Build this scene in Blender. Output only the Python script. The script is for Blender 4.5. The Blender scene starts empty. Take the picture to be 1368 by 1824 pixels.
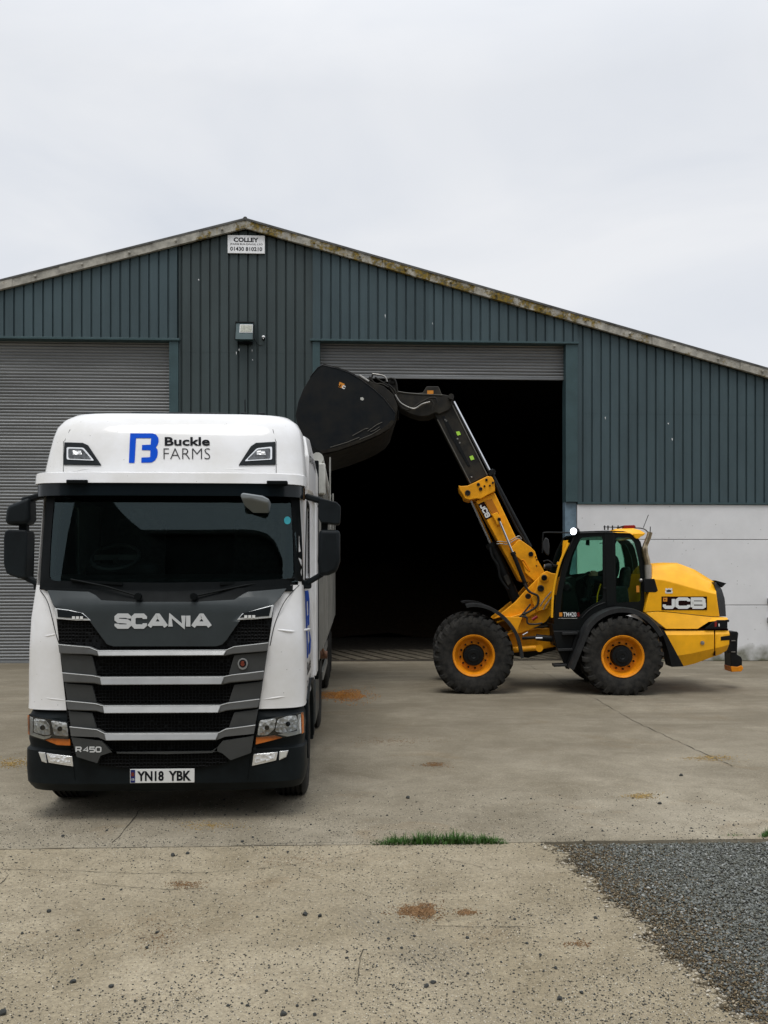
import bpy, bmesh, math, random
import numpy as np
from mathutils import Vector, Matrix, Euler
random.seed(7)
R = math.radians
SC = bpy.context.scene
COL = SC.collection

# ------------------------------------------------------------------ camera, sky, sun, exposure
YAW = R(2.4)            # the camera looks a little to the right of the yard's main axis
F, CX, HY, CZ = 1500.0, 684.0, 1030.0, 2.1
cam_d = bpy.data.cameras.new('camera')
cam = bpy.data.objects.new('camera', cam_d)
COL.objects.link(cam)
cam.location = (0, 0, CZ)
cam.rotation_euler = (R(90), 0, -YAW)
cam_d.sensor_fit = 'VERTICAL'
cam_d.sensor_height = 24.0
cam_d.lens = 24.0 * F / 1824.0
cam_d.shift_y = (HY - 912.0) / 1824.0
cam_d.clip_start = 0.05
cam_d.clip_end = 1500
SC.camera = cam

SUN_EL, SUN_AZ = R(70), R(195)      # azimuth clockwise from +Y: behind the camera
world = bpy.data.worlds.new('World')
SC.world = world
world.use_nodes = True
wn, wl = world.node_tree.nodes, world.node_tree.links
wn.clear()
w_out = wn.new('ShaderNodeOutputWorld')
sky = wn.new('ShaderNodeTexSky')
sky.sky_type = 'NISHITA'
sky.sun_disc = False
sky.sun_elevation = SUN_EL
sky.sun_rotation = SUN_AZ
bg_sky = wn.new('ShaderNodeBackground')
bg_sky.inputs['Strength'].default_value = 0.08
wl.new(sky.outputs[0], bg_sky.inputs['Color'])
w_tc = wn.new('ShaderNodeTexCoord')
w_map = wn.new('ShaderNodeMapping')
w_map.inputs['Scale'].default_value = (1.0, 1.0, 2.6)
w_map.inputs['Rotation'].default_value = (0, R(14), R(30))
wl.new(w_tc.outputs['Generated'], w_map.inputs['Vector'])
w_noise = wn.new('ShaderNodeTexNoise')
w_noise.inputs['Scale'].default_value = 2.1
w_noise.inputs['Detail'].default_value = 5
w_noise.inputs['Roughness'].default_value = 0.5
w_noise.inputs['Distortion'].default_value = 0.5
wl.new(w_map.outputs[0], w_noise.inputs['Vector'])
w_ramp = wn.new('ShaderNodeValToRGB')
w_ramp.color_ramp.elements[0].position = 0.36
w_ramp.color_ramp.elements[0].color = (0.745, 0.78, 0.84, 1)
w_ramp.color_ramp.elements[1].position = 0.64
w_ramp.color_ramp.elements[1].color = (0.89, 0.903, 0.93, 1)
wl.new(w_noise.outputs['Fac'], w_ramp.inputs[0])
w_sep = wn.new('ShaderNodeSeparateXYZ')
wl.new(w_tc.outputs['Generated'], w_sep.inputs[0])
w_el = wn.new('ShaderNodeMapRange')     # an overcast sky is brighter towards the zenith
w_el.inputs['From Min'].default_value = 0.50
w_el.inputs['From Max'].default_value = 1.0
w_el.inputs['To Min'].default_value = 0.89
w_el.inputs['To Max'].default_value = 1.6
wl.new(w_sep.outputs['Z'], w_el.inputs['Value'])
bg_cloud = wn.new('ShaderNodeBackground')
wl.new(w_ramp.outputs[0], bg_cloud.inputs['Color'])
wl.new(w_el.outputs[0], bg_cloud.inputs['Strength'])
w_mix = wn.new('ShaderNodeMixShader')
w_mix.inputs[0].default_value = 0.93
wl.new(bg_sky.outputs[0], w_mix.inputs[1])
wl.new(bg_cloud.outputs[0], w_mix.inputs[2])
wl.new(w_mix.outputs[0], w_out.inputs[0])

sun_d = bpy.data.lights.new('sun', 'SUN')
sun_d.energy = 1.5
sun_d.angle = R(28)
sun_d.color = (1.0, 0.97, 0.92)
sun = bpy.data.objects.new('sun', sun_d)
COL.objects.link(sun)
sd = Vector((math.sin(SUN_AZ) * math.cos(SUN_EL), math.cos(SUN_AZ) * math.cos(SUN_EL), math.sin(SUN_EL)))
sun.rotation_euler = sd.to_track_quat('Z', 'Y').to_euler()
sun.location = sd * 60

SC.view_settings.view_transform = 'Standard'
SC.view_settings.look = 'None'
SC.view_settings.gamma = 1.0
SC.view_settings.use_curve_mapping = False
SC.view_settings.exposure = 0.16
SC.render.engine = 'CYCLES'
SC.cycles.max_bounces = 8
SC.cycles.transparent_max_bounces = 16

# ------------------------------------------------------------------ helpers
CAMO = Vector((0, 0, CZ))
CR = Vector((math.cos(YAW), -math.sin(YAW), 0))
CF = Vector((math.sin(YAW), math.cos(YAW), 0))

def ray(px, py):
    return CF + CR * ((px - CX) / F) + Vector((0, 0, (HY - py) / F))
def P(px, py, Y):
    d = ray(px, py)
    return CAMO + d * (Y / d.y)
def G(px, py, z=0.0):
    d = ray(px, py)
    return CAMO + d * ((z - CZ) / d.z)

def lin(c):
    return tuple(((v / 255.0) / 12.92 if v / 255.0 <= 0.04045 else ((v / 255.0 + 0.055) / 1.055) ** 2.4) for v in c)

def lerp_table(t, x):
    if x <= t[0][0]: return t[0][1]
    for (a, b), (c, d) in zip(t, t[1:]):
        if x <= c: return b + (d - b) * (x - a) / (c - a)
    return t[-1][1]

def nn(m, kind): return m.node_tree.nodes.new(kind)
def mat(name, col, rough=0.5, metal=0.0, var=0.0, vscale=6.0, col2=None, bump=0.0, bscale=60.0, spec=0.25, coat=0.0, stretch=(1, 1, 1)):
    """principled surface with procedural colour wear (var / col2) and bump"""
    m = bpy.data.materials.new(name); m.use_nodes = True
    L = m.node_tree.links
    b = m.node_tree.nodes['Principled BSDF']
    b.inputs['Roughness'].default_value = rough
    b.inputs['Metallic'].default_value = metal
    b.inputs['Specular IOR Level'].default_value = spec
    b.inputs['Coat Weight'].default_value = coat
    b.inputs['Coat Roughness'].default_value = 0.08
    b.inputs['Base Color'].default_value = (*col, 1)
    tc = nn(m, 'ShaderNodeTexCoord')
    mp = nn(m, 'ShaderNodeMapping'); mp.inputs['Scale'].default_value = stretch
    L.new(tc.outputs['Object'], mp.inputs['Vector'])
    if var > 0 or col2:
        n = nn(m, 'ShaderNodeTexNoise'); n.inputs['Scale'].default_value = vscale
        n.inputs['Detail'].default_value = 6; n.inputs['Roughness'].default_value = 0.65
        L.new(mp.outputs[0], n.inputs['Vector'])
        r = nn(m, 'ShaderNodeValToRGB')
        c2 = col2 if col2 else tuple(max(0, v * (1 - var)) for v in col)
        c1 = col if col2 else tuple(min(1, v * (1 + var * 0.6)) for v in col)
        r.color_ramp.elements[0].position = 0.35; r.color_ramp.elements[0].color = (*c2, 1)
        r.color_ramp.elements[1].position = 0.62; r.color_ramp.elements[1].color = (*c1, 1)
        L.new(n.outputs['Fac'], r.inputs[0]); L.new(r.outputs[0], b.inputs['Base Color'])
        mr = nn(m, 'ShaderNodeMapRange'); mr.inputs['To Min'].default_value = min(1, rough + 0.12); mr.inputs['To Max'].default_value = max(0.03, rough - 0.05)
        L.new(n.outputs['Fac'], mr.inputs['Value']); L.new(mr.outputs[0], b.inputs['Roughness'])
    if bump > 0:
        n2 = nn(m, 'ShaderNodeTexNoise'); n2.inputs['Scale'].default_value = bscale; n2.inputs['Detail'].default_value = 4
        L.new(mp.outputs[0], n2.inputs['Vector'])
        bp = nn(m, 'ShaderNodeBump'); bp.inputs['Strength'].default_value = bump; bp.inputs['Distance'].default_value = 0.01
        L.new(n2.outputs['Fac'], bp.inputs['Height']); L.new(bp.outputs[0], b.inputs['Normal'])
    return m

def glass_mat(name, tint, refl=1.0, rough=0.02, opacity=0.0, ocol=(0.01, 0.012, 0.012), rcol=(1, 1, 1)):
    """window pane: tinted see-through plus a fresnel reflection"""
    m = bpy.data.materials.new(name); m.use_nodes = True
    N, L = m.node_tree.nodes, m.node_tree.links
    N.clear()
    out = N.new('ShaderNodeOutputMaterial')
    tr = N.new('ShaderNodeBsdfTransparent'); tr.inputs[0].default_value = (*tint, 1)
    df = N.new('ShaderNodeBsdfDiffuse'); df.inputs[0].default_value = (*ocol, 1)
    m0 = N.new('ShaderNodeMixShader'); m0.inputs[0].default_value = opacity
    L.new(tr.outputs[0], m0.inputs[1]); L.new(df.outputs[0], m0.inputs[2])
    gl = N.new('ShaderNodeBsdfGlossy'); gl.inputs['Roughness'].default_value = rough; gl.inputs['Color'].default_value = (*rcol, 1)
    fr = N.new('ShaderNodeFresnel'); fr.inputs['IOR'].default_value = 1.5
    mu = N.new('ShaderNodeMath'); mu.operation = 'MULTIPLY'; mu.inputs[1].default_value = refl
    L.new(fr.outputs[0], mu.inputs[0])
    mx = N.new('ShaderNodeMixShader')
    L.new(mu.outputs[0], mx.inputs[0]); L.new(m0.outputs[0], mx.inputs[1]); L.new(gl.outputs[0], mx.inputs[2])
    L.new(mx.outputs[0], out.inputs[0])
    return m

class MB:
    def __init__(s): s.v = []; s.f = []
    def add(s, vs, fs):
        o = len(s.v); s.v += [tuple(v) for v in vs]; s.f += [tuple(i + o for i in f) for f in fs]; return s
    def box(s, x0, x1, y0, y1, z0, z1):
        return s.add([(x0, y0, z0), (x1, y0, z0), (x1, y1, z0), (x0, y1, z0), (x0, y0, z1), (x1, y0, z1), (x1, y1, z1), (x0, y1, z1)],
                     [(0, 3, 2, 1), (4, 5, 6, 7), (0, 1, 5, 4), (1, 2, 6, 5), (2, 3, 7, 6), (3, 0, 4, 7)])
    def obox(s, c, size, M):
        vs = [Vector(c) + M @ Vector((sx * size[0] / 2, sy * size[1] / 2, sz * size[2] / 2)) for sz in (-1, 1) for sx, sy in ((-1, -1), (1, -1), (1, 1), (-1, 1))]
        return s.add(vs, [(0, 3, 2, 1), (4, 5, 6, 7), (0, 1, 5, 4), (1, 2, 6, 5), (2, 3, 7, 6), (3, 0, 4, 7)])
    def bar(s, a, b, w, h, up=(0, 1, 0)):
        a, b = Vector(a), Vector(b); d = (b - a); ln = d.length; d.normalize()
        u = Vector(up); u = (u - d * u.dot(d)).normalized(); w_ = d.cross(u)
        M = Matrix((d, u, w_)).transposed()
        return s.obox((a + b) / 2, (ln, w, h), M)
    def prism(s, pts, vec):
        n = len(pts); vec = Vector(vec)
        vs = [Vector(p) for p in pts] + [Vector(p) + vec for p in pts]
        fs = [tuple(range(n)), tuple(range(2 * n - 1, n - 1, -1))] + [(i, i + n, (i + 1) % n + n, (i + 1) % n) for i in range(n)]
        return s.add(vs, fs)
    def tube(s, pts, r, n=10, caps=True):
        pts = [Vector(p) for p in pts]; m = len(pts)
        rs = r if isinstance(r, (list, tuple)) else [r] * m
        vs = []; prev = None
        for i, p in enumerate(pts):
            d = (pts[min(i + 1, m - 1)] - pts[max(i - 1, 0)]).normalized()
            if prev is None:
                u = d.orthogonal().normalized()
            else:
                u = (prev - d * prev.dot(d)); u = u.normalized() if u.length > 1e-6 else d.orthogonal().normalized()
            prev = u; w = d.cross(u)
            for k in range(n):
                a = 2 * math.pi * k / n
                vs.append(p + (u * math.cos(a) + w * math.sin(a)) * rs[i])
        fs = [(i * n + k, i * n + (k + 1) % n, (i + 1) * n + (k + 1) % n, (i + 1) * n + k) for i in range(m - 1) for k in range(n)]
        if caps: fs += [tuple(range(n - 1, -1, -1)), tuple(range((m - 1) * n, m * n))]
        return s.add(vs, fs)
    def lathe(s, prof, o=(0, 0, 0), axis=(0, 1, 0), n=32, closed=False, caps=True):
        """prof: list of (radius, along axis)"""
        o = Vector(o); ax = Vector(axis).normalized(); u = ax.orthogonal().normalized(); w = ax.cross(u)
        vs = []; m = len(prof)
        for (r, t) in prof:
            for k in range(n):
                a = 2 * math.pi * k / n
                vs.append(o + ax * t + (u * math.cos(a) + w * math.sin(a)) * r)
        fs = [(i * n + k, i * n + (k + 1) % n, (i + 1) * n + (k + 1) % n, (i + 1) * n + k) for i in range(m - 1) for k in range(n)]
        if closed: fs += [((m - 1) * n + k, (m - 1) * n + (k + 1) % n, (k + 1) % n, k) for k in range(n)]
        elif caps:
            fs += [tuple(range(n - 1, -1, -1)), tuple(range((m - 1) * n, m * n))]
        return s.add(vs, fs)
    def loft(s, rings, closed=True, caps=True):
        n = len(rings[0]); vs = [p for r in rings for p in r]; fs = []
        for i in range(len(rings) - 1):
            for k in range(n if closed else n - 1):
                fs.append((i * n + k, i * n + (k + 1) % n, (i + 1) * n + (k + 1) % n, (i + 1) * n + k))
        if caps: fs += [tuple(range(n - 1, -1, -1)), tuple(range((len(rings) - 1) * n, len(rings) * n))]
        return s.add(vs, fs)
    def build(s, name, m, parent=None, smooth=30, bevel=0, seg=2):
        me = bpy.data.meshes.new(name); me.from_pydata(s.v, [], s.f)
        return finish(name, me, m, parent, smooth, bevel, seg)

def finish(name, me, m, parent=None, smooth=30, bevel=0, seg=2, recalc=True):
    if recalc:
        bm = bmesh.new(); bm.from_mesh(me)
        bmesh.ops.recalc_face_normals(bm, faces=bm.faces); bm.to_mesh(me); bm.free()
    if m: me.materials.append(m)
    if smooth:
        me.polygons.foreach_set('use_smooth', [True] * len(me.polygons))
        me.set_sharp_from_angle(angle=R(smooth))
    o = bpy.data.objects.new(name, me); COL.objects.link(o)
    if parent: o.parent = parent
    if bevel:
        b = o.modifiers.new('bevel', 'BEVEL'); b.width = bevel; b.segments = seg; b.limit_method = 'ANGLE'; b.angle_limit = R(35)
        b.harden_normals = False
    return o

def tag(o, label=None, cat=None, group=None, kind=None):
    if label: o['label'] = label
    if cat: o['category'] = cat
    if group: o['group'] = group
    if kind: o['kind'] = kind
    return o
def empty(name, loc=(0, 0, 0), rz=0):
    o = bpy.data.objects.new(name, None); COL.objects.link(o); o.location = loc; o.rotation_euler = (0, 0, rz); o.empty_display_size = 0.2
    return o

def smoothpath(pts, k=6):
    pts = [Vector(p) for p in pts]; out = []
    for i in range(len(pts) - 1):
        p0, p1, p2, p3 = pts[max(i - 1, 0)], pts[i], pts[i + 1], pts[min(i + 2, len(pts) - 1)]
        for j in range(k):
            t = j / k
            out.append(0.5 * ((2 * p1) + (p2 - p0) * t + (2 * p0 - 5 * p1 + 4 * p2 - p3) * t * t + (3 * p1 - p0 - 3 * p2 + p3) * t ** 3))
    out.append(pts[-1]); return out
def rounded(pts, r, k=4):
    """round the corners of a 2-D polygon"""
    out = []; n = len(pts)
    for i in range(n):
        p, a, b = Vector(pts[i][:2]), Vector(pts[i - 1][:2]), Vector(pts[(i + 1) % n][:2])
        da, db = (a - p), (b - p); ra = min(r, da.length * .45, db.length * .45)
        p0, p1 = p + da.normalized() * ra, p + db.normalized() * ra
        for j in range(k + 1):
            t = j / k; q = p0 * (1 - t) ** 2 + p * 2 * t * (1 - t) + p1 * t * t
            out.append((q.x, q.y))
    return out

def flat2d(splines, depth=0.0):
    """2-D outlines (outer and holes) filled into vertices (u, v, w) and faces"""
    cu = bpy.data.curves.new('tmp', 'CURVE'); cu.dimensions = '2D'; cu.fill_mode = 'BOTH'; cu.extrude = depth / 2
    for sp in splines:
        s = cu.splines.new('POLY'); s.points.add(len(sp) - 1); s.use_cyclic_u = True
        for q, p in zip(s.points, sp): q.co = (p[0], p[1], 0, 1)
    o = bpy.data.objects.new('tmp', cu)
    me = bpy.data.meshes.new_from_object(o)
    v = [tuple(x.co) for x in me.vertices]; f = [tuple(p.vertices) for p in me.polygons]
    bpy.data.objects.remove(o); bpy.data.curves.remove(cu); bpy.data.meshes.remove(me)
    return v, f
def plate(name, outer, holes, mapf, depth, m, parent, bevel=0.0):
    """outlines in pixels or metres mapped by mapf(u, v) -> Vector, thickened along vector depth"""
    k = 100.0
    v, f = flat2d([[(p[0] / k, p[1] / k) for p in sp] for sp in [outer] + list(holes)])
    n = len(v); d = Vector(depth)
    # merge doubles
    bm = bmesh.new(); vs = [bm.verts.new(mapf(x * k, y * k)) for x, y, _ in v]
    for q in f:
        try: bm.faces.new([vs[i] for i in q])
        except ValueError: pass
    bmesh.ops.remove_doubles(bm, verts=bm.verts, dist=1e-5)
    g = bmesh.ops.extrude_face_region(bm, geom=list(bm.faces))
    for x in g['geom']:
        if isinstance(x, bmesh.types.BMVert): x.co += d
    me = bpy.data.meshes.new(name); bm.to_mesh(me); bm.free()
    return finish(name, me, m, parent, 30, bevel)

def text_mesh(s, bold=0.0):
    cu = bpy.data.curves.new('tmp', 'FONT'); cu.body = s; cu.size = 1.0; cu.offset = bold; cu.resolution_u = 3
    o = bpy.data.objects.new('tmp', cu); COL.objects.link(o)
    bpy.context.view_layer.update()
    me = bpy.data.meshes.new_from_object(o.evaluated_get(bpy.context.evaluated_depsgraph_get()))
    v = [tuple(x.co) for x in me.vertices]; f = [tuple(p.vertices) for p in me.polygons]
    bpy.data.objects.remove(o); bpy.data.curves.remove(cu); bpy.data.meshes.remove(me)
    return v, f
def text_on(name, s, box, mapf, m, parent, bold=0.0, slant=0.0):
    """letters fitted to box (u0, v0 top, u1, v1 bottom), mapped onto a surface"""
    v, f = text_mesh(s, bold)
    x0, x1 = min(p[0] for p in v), max(p[0] for p in v); y0, y1 = min(p[1] for p in v), max(p[1] for p in v)
    u0, v0, u1, v1 = box
    vs = [mapf(u0 + (p[0] - x0) / (x1 - x0) * (u1 - u0) + slant * (p[1] - y0) / (y1 - y0), v1 + (p[1] - y0) / (y1 - y0) * (v0 - v1)) for p in v]
    me = bpy.data.meshes.new(name); me.from_pydata(vs, [], f)
    return finish(name, me, m, parent, 0, recalc=False)

GLY = {
 'S': [[(1, .74), (1, .86), (.86, 1), (.14, 1), (0, .86), (0, .66), (.14, .53), (.86, .47), (1, .36), (1, .14), (.86, 0), (.14, 0), (0, .14), (0, .26)]],
 'C': [[(1, .70), (1, .84), (.84, 1), (.18, 1), (0, .82), (0, .18), (.18, 0), (.84, 0), (1, .16), (1, .30)]],
 'A': [[(0, 0), (.46, 1), (.54, 1), (1, 0)], [(.2, .27), (.8, .27)]],
 'N': [[(0, 0), (0, 1), (1, 0), (1, 1)]],
 'I': [[(.5, 0), (.5, 1)]],
 'J': [[(1, 1), (1, .16), (.85, 0), (.15, 0), (0, .16), (0, .34)]],
 'B': [[(0, 0), (0, 1), (.84, 1), (.96, .88), (.96, .62), (.84, .52), (0, .52)], [(.84, .52), (1, .4), (1, .12), (.86, 0), (0, 0)]],
 'R': [[(0, 0), (0, 1), (.84, 1), (1, .86), (1, .58), (.84, .45), (0, .45)], [(.6, .45), (1, 0)]],
 '4': [[(.8, 0), (.8, 1), (0, .3), (1, .3)]],
 '5': [[(1, 1), (.05, 1), (0, .56), (.84, .56), (1, .42), (1, .14), (.84, 0), (0, 0)]],
 '0': [[(.18, 0), (0, .16), (0, .84), (.18, 1), (.82, 1), (1, .84), (1, .16), (.82, 0), (.18, 0)]],
}
def ribbon(pts, w):
    pts = [Vector(p) for p in pts]; n = len(pts); L_, R_ = [], []
    closed = (pts[0] - pts[-1]).length < 1e-6
    for i, p in enumerate(pts):
        a = pts[i - 1] if i else (pts[-2] if closed else None); b = pts[i + 1] if i < n - 1 else (pts[1] if closed else None)
        d0 = (p - a).normalized() if a is not None else (b - p).normalized()
        d1 = (b - p).normalized() if b is not None else d0
        n0, n1 = Vector((-d0.y, d0.x)), Vector((-d1.y, d1.x)); nm = (n0 + n1)
        nm = nm.normalized() if nm.length > 1e-6 else n0
        k = (w / 2) / max(0.72, nm.dot(n0)); L_.append(p + nm * k); R_.append(p - nm * k)
    return L_ + R_, [(i, i + 1, n + i + 1, n + i) for i in range(n - 1)]
def strokes_on(name, word, box, mapf, stroke, m, parent, widths=None, gap=0.25, depth=None):
    """bold block letters drawn as thick strokes; box in the units of mapf"""
    u0, v0, u1, v1 = box; H = v1 - v0
    ws = [(widths or {}).get(c, 1.0) for c in word]; g = stroke * (1 + gap)
    tot = (u1 - u0) - g * (len(word) - 1) - stroke
    k = tot / sum(ws); x = u0 + stroke / 2; mb = MB()
    for j, (c, w) in enumerate(zip(word, ws)):
        for si, st in enumerate(GLY[c]):
            pts = [(x + a * w * k, v1 - stroke / 2 - b * (H - stroke)) for a, b in st]
            vs, fs = ribbon(pts, stroke)
            lift = (0.0004 * si, ) if True else (0,)
            mb.add([mapf(p.x, p.y, 0.0008 * si + 0.0002 * (j % 2)) for p in vs], fs)
        x += w * k + g
    me = bpy.data.meshes.new(name); me.from_pydata(mb.v, [], mb.f)
    if depth:
        bm = bmesh.new(); bm.from_mesh(me)
        gg = bmesh.ops.extrude_face_region(bm, geom=list(bm.faces))
        for q in gg['geom']:
            if isinstance(q, bmesh.types.BMVert): q.co += Vector(depth)
        bm.to_mesh(me); bm.free()
        return finish(name, me, m, parent, 25)
    return finish(name, me, m, parent, 0, recalc=False)

# ------------------------------------------------------------------ materials
def island_mat(name, stops, rough=0.9, spec=0.2):
    m = bpy.data.materials.new(name); m.use_nodes = True
    L = m.node_tree.links; b = m.node_tree.nodes['Principled BSDF']; b.inputs['Roughness'].default_value = rough; b.inputs['Specular IOR Level'].default_value = spec
    g = nn(m, 'ShaderNodeNewGeometry'); r = nn(m, 'ShaderNodeValToRGB'); r.color_ramp.interpolation = 'LINEAR'
    e = r.color_ramp.elements
    while len(e) < len(stops): e.new(0.5)
    for q, (p, col) in zip(e, stops): q.position = p; q.color = (*col, 1)
    L.new(g.outputs['Random Per Island'], r.inputs[0]); L.new(r.outputs[0], b.inputs['Base Color']); return m
def ground_mat(name, c_lo, c_hi, chips=True, chip_scale=60.0, grain=1.0, chip_w=0.8, track=None, dirt_shade=None):
    m = bpy.data.materials.new(name); m.use_nodes = True
    L = m.node_tree.links; b = m.node_tree.nodes['Principled BSDF']
    b.inputs['Roughness'].default_value = 0.9; b.inputs['Specular IOR Level'].default_value = 0.25
    geo = nn(m, 'ShaderNodeNewGeometry')
    def noise(scale, detail=5, rough=0.6, st=(1, 1, 1), dist=0.0):
        mp = nn(m, 'ShaderNodeMapping'); mp.inputs['Scale'].default_value = st
        L.new(geo.outputs['Position'], mp.inputs['Vector'])
        n = nn(m, 'ShaderNodeTexNoise'); n.inputs['Scale'].default_value = scale; n.inputs['Detail'].default_value = detail; n.inputs['Roughness'].default_value = rough; n.inputs['Distortion'].default_value = dist
        L.new(mp.outputs[0], n.inputs['Vector']); return n.outputs['Fac']
    def ramp(x, p0, p1, c0=(0, 0, 0), c1=(1, 1, 1)):
        r = nn(m, 'ShaderNodeValToRGB'); r.color_ramp.elements[0].position = p0; r.color_ramp.elements[1].position = p1
        r.color_ramp.elements[0].color = (*c0, 1); r.color_ramp.elements[1].color = (*c1, 1); L.new(x, r.inputs[0]); return r.outputs[0]
    def mix(fac, a, bb, mode='MIX', f=None):
        x = nn(m, 'ShaderNodeMix'); x.data_type = 'RGBA'; x.blend_type = mode
        if fac is not None: L.new(fac, x.inputs[0])
        else: x.inputs[0].default_value = f
        for i, q in ((6, a), (7, bb)):
            if isinstance(q, tuple): x.inputs[i].default_value = (*q, 1)
            else: L.new(q, x.inputs[i])
        return x.outputs[2]
    def mul(a, k):
        x = nn(m, 'ShaderNodeMath'); x.operation = 'MULTIPLY'; L.new(a, x.inputs[0])
        if isinstance(k, float): x.inputs[1].default_value = k
        else: L.new(k, x.inputs[1])
        return x.outputs[0]
    base = ramp(noise(0.45, 7, 0.62, (1, 1, 1), 0.4), 0.34, 0.66, c_lo, c_hi)
    streak = ramp(noise(0.5, 6, 0.6, (0.35, 2.6, 1), 0.6), 0.42, 0.72)          # scraped and swept streaks across the yard
    base = mix(mul(streak, 0.30), base, tuple(v * 0.66 for v in c_lo))
    brown = ramp(noise(0.9, 6, 0.7, (1, 1.3, 1), 0.8), 0.56, 0.74)
    base = mix(mul(brown, 0.55), base, (0.21, 0.145, 0.075))
    fine = ramp(noise(38.0, 6, 0.75), 0.3, 0.7, (0.62, 0.62, 0.62), (1.22, 1.22, 1.22))
    base = mix(None, base, fine, 'MULTIPLY', 0.85 * grain)
    if chips:
        for sc, thr, colr, w in ((chip_scale, 0.20, (0.62, 0.56, 0.44), 0.8), (chip_scale * 0.72, 0.19, (0.05, 0.05, 0.048), 0.75), (chip_scale * 1.9, 0.26, (0.52, 0.43, 0.30), 0.7), (chip_scale * 1.5, 0.24, (0.10, 0.08, 0.06), 0.7)):
            vo = nn(m, 'ShaderNodeTexVoronoi'); vo.inputs['Scale'].default_value = sc
            mp = nn(m, 'ShaderNodeMapping'); mp.inputs['Location'].default_value = (sc * .37, sc * .11, 0)
            L.new(geo.outputs['Position'], mp.inputs['Vector']); L.new(mp.outputs[0], vo.inputs['Vector'])
            d = ramp(vo.outputs['Distance'], thr * 0.8, thr, (1, 1, 1), (0, 0, 0))
            sel = nn(m, 'ShaderNodeSeparateColor'); L.new(vo.outputs['Color'], sel.inputs[0])
            pick = ramp(sel.outputs[0], 0.70, 0.74)
            base = mix(mul(mul(d, pick), w * chip_w), base, colr)
    patch = ramp(noise(2.6, 8, 0.72, (1, 1, 1), 0.7), 0.36, 0.66, (0.80, 0.79, 0.77), (1.10, 1.10, 1.10))
    base = mix(None, base, patch, 'MULTIPLY', 0.9)
    pits = ramp(noise(120.0, 3, 0.8), 0.30, 0.42, (0.45, 0.42, 0.38), (1, 1, 1))
    base = mix(None, base, pits, 'MULTIPLY', 0.8)
    if dirt_shade:      # dirt plus painted shade of loader and shed, darker towards the door
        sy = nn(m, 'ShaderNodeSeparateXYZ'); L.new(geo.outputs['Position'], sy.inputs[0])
        my = nn(m, 'ShaderNodeMapRange'); my.inputs['From Min'].default_value = dirt_shade[0]; my.inputs['From Max'].default_value = dirt_shade[1]; L.new(sy.outputs[1], my.inputs['Value'])
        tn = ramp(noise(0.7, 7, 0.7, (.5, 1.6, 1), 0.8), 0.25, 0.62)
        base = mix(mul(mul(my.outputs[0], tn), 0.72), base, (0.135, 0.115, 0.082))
    if track:
        (tx, ty), ta, tw, tl = track       # a tyre print pressed into the dust
        mp = nn(m, 'ShaderNodeMapping'); mp.vector_type = 'TEXTURE'; mp.inputs['Location'].default_value = (tx, ty, 0); mp.inputs['Rotation'].default_value = (0, 0, ta)
        L.new(geo.outputs['Position'], mp.inputs['Vector']); sx = nn(m, 'ShaderNodeSeparateXYZ'); L.new(mp.outputs[0], sx.inputs[0])
        wv = nn(m, 'ShaderNodeTexWave'); wv.inputs['Scale'].default_value = 9.0; wv.inputs['Distortion'].default_value = 2.5; wv.inputs['Detail'].default_value = 2; wv.bands_direction = 'Y'; L.new(mp.outputs[0], wv.inputs['Vector'])
        def band(sock, half):
            ab = nn(m, 'ShaderNodeMath'); ab.operation = 'ABSOLUTE'; L.new(sock, ab.inputs[0])
            r_ = nn(m, 'ShaderNodeMapRange'); r_.inputs['From Min'].default_value = half * .6; r_.inputs['From Max'].default_value = half; r_.inputs['To Min'].default_value = 1; r_.inputs['To Max'].default_value = 0; L.new(ab.outputs[0], r_.inputs['Value']); return r_.outputs[0]
        tm = mul(mul(mul(band(sx.outputs[0], tl), band(sx.outputs[1], tw)), wv.outputs['Fac']), ramp(noise(1.8, 4), .38, .6))
        base = mix(mul(tm, 0.95), base, (0.20, 0.175, 0.13))
    L.new(base, b.inputs['Base Color'])
    h1 = noise(26.0, 8, 0.75); h2 = noise(3.0, 4, 0.5)
    ad = nn(m, 'ShaderNodeMath'); ad.operation = 'MULTIPLY_ADD'; L.new(h2, ad.inputs[0]); ad.inputs[1].default_value = 1.5; L.new(h1, ad.inputs[2])
    bp = nn(m, 'ShaderNodeBump'); bp.inputs['Strength'].default_value = 0.55; bp.inputs['Distance'].default_value = 0.012
    L.new(ad.outputs[0], bp.inputs['Height']); L.new(bp.outputs[0], b.inputs['Normal'])
    return m

M = {}
M['far_concrete'] = ground_mat('far_concrete', (0.205, 0.178, 0.128), (0.352, 0.315, 0.243), True, 42.0, 0.9, dirt_shade=(8.2, 12.0))
M['near_concrete'] = ground_mat('near_concrete', (0.245, 0.205, 0.134), (0.415, 0.362, 0.265), True, 74.0, 1.35, 0.85, ((G(760, 1700).x, G(760, 1700).y), math.atan2(G(870, 1790).y - G(650, 1620).y, G(870, 1790).x - G(650, 1620).x), 0.26, 0.95))
M['gravel_base'] = mat('gravel_base', (0.10, 0.095, 0.085), 0.95, 0, 0.4, 30, bump=0.8, bscale=50)
M['stone'] = island_mat('stone', [(0, (0.08, 0.078, 0.060)), (.35, (0.125, 0.130, 0.112)), (.75, (0.165, 0.175, 0.165)), (.94, (0.22, 0.23, 0.22)), (1, (0.38, 0.385, 0.365))])
M['dark_stone'] = mat('dark_stone', (0.055, 0.058, 0.055), 0.85, 0, 0.5, 20, bump=0.4, bscale=90)
M['pale_chip'] = mat('pale_chip', (0.55, 0.50, 0.40), 0.8, 0, 0.4, 20)
M['earth'] = mat('earth', (0.12, 0.10, 0.07), 0.95, 0, 0.4, 2)
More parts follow.
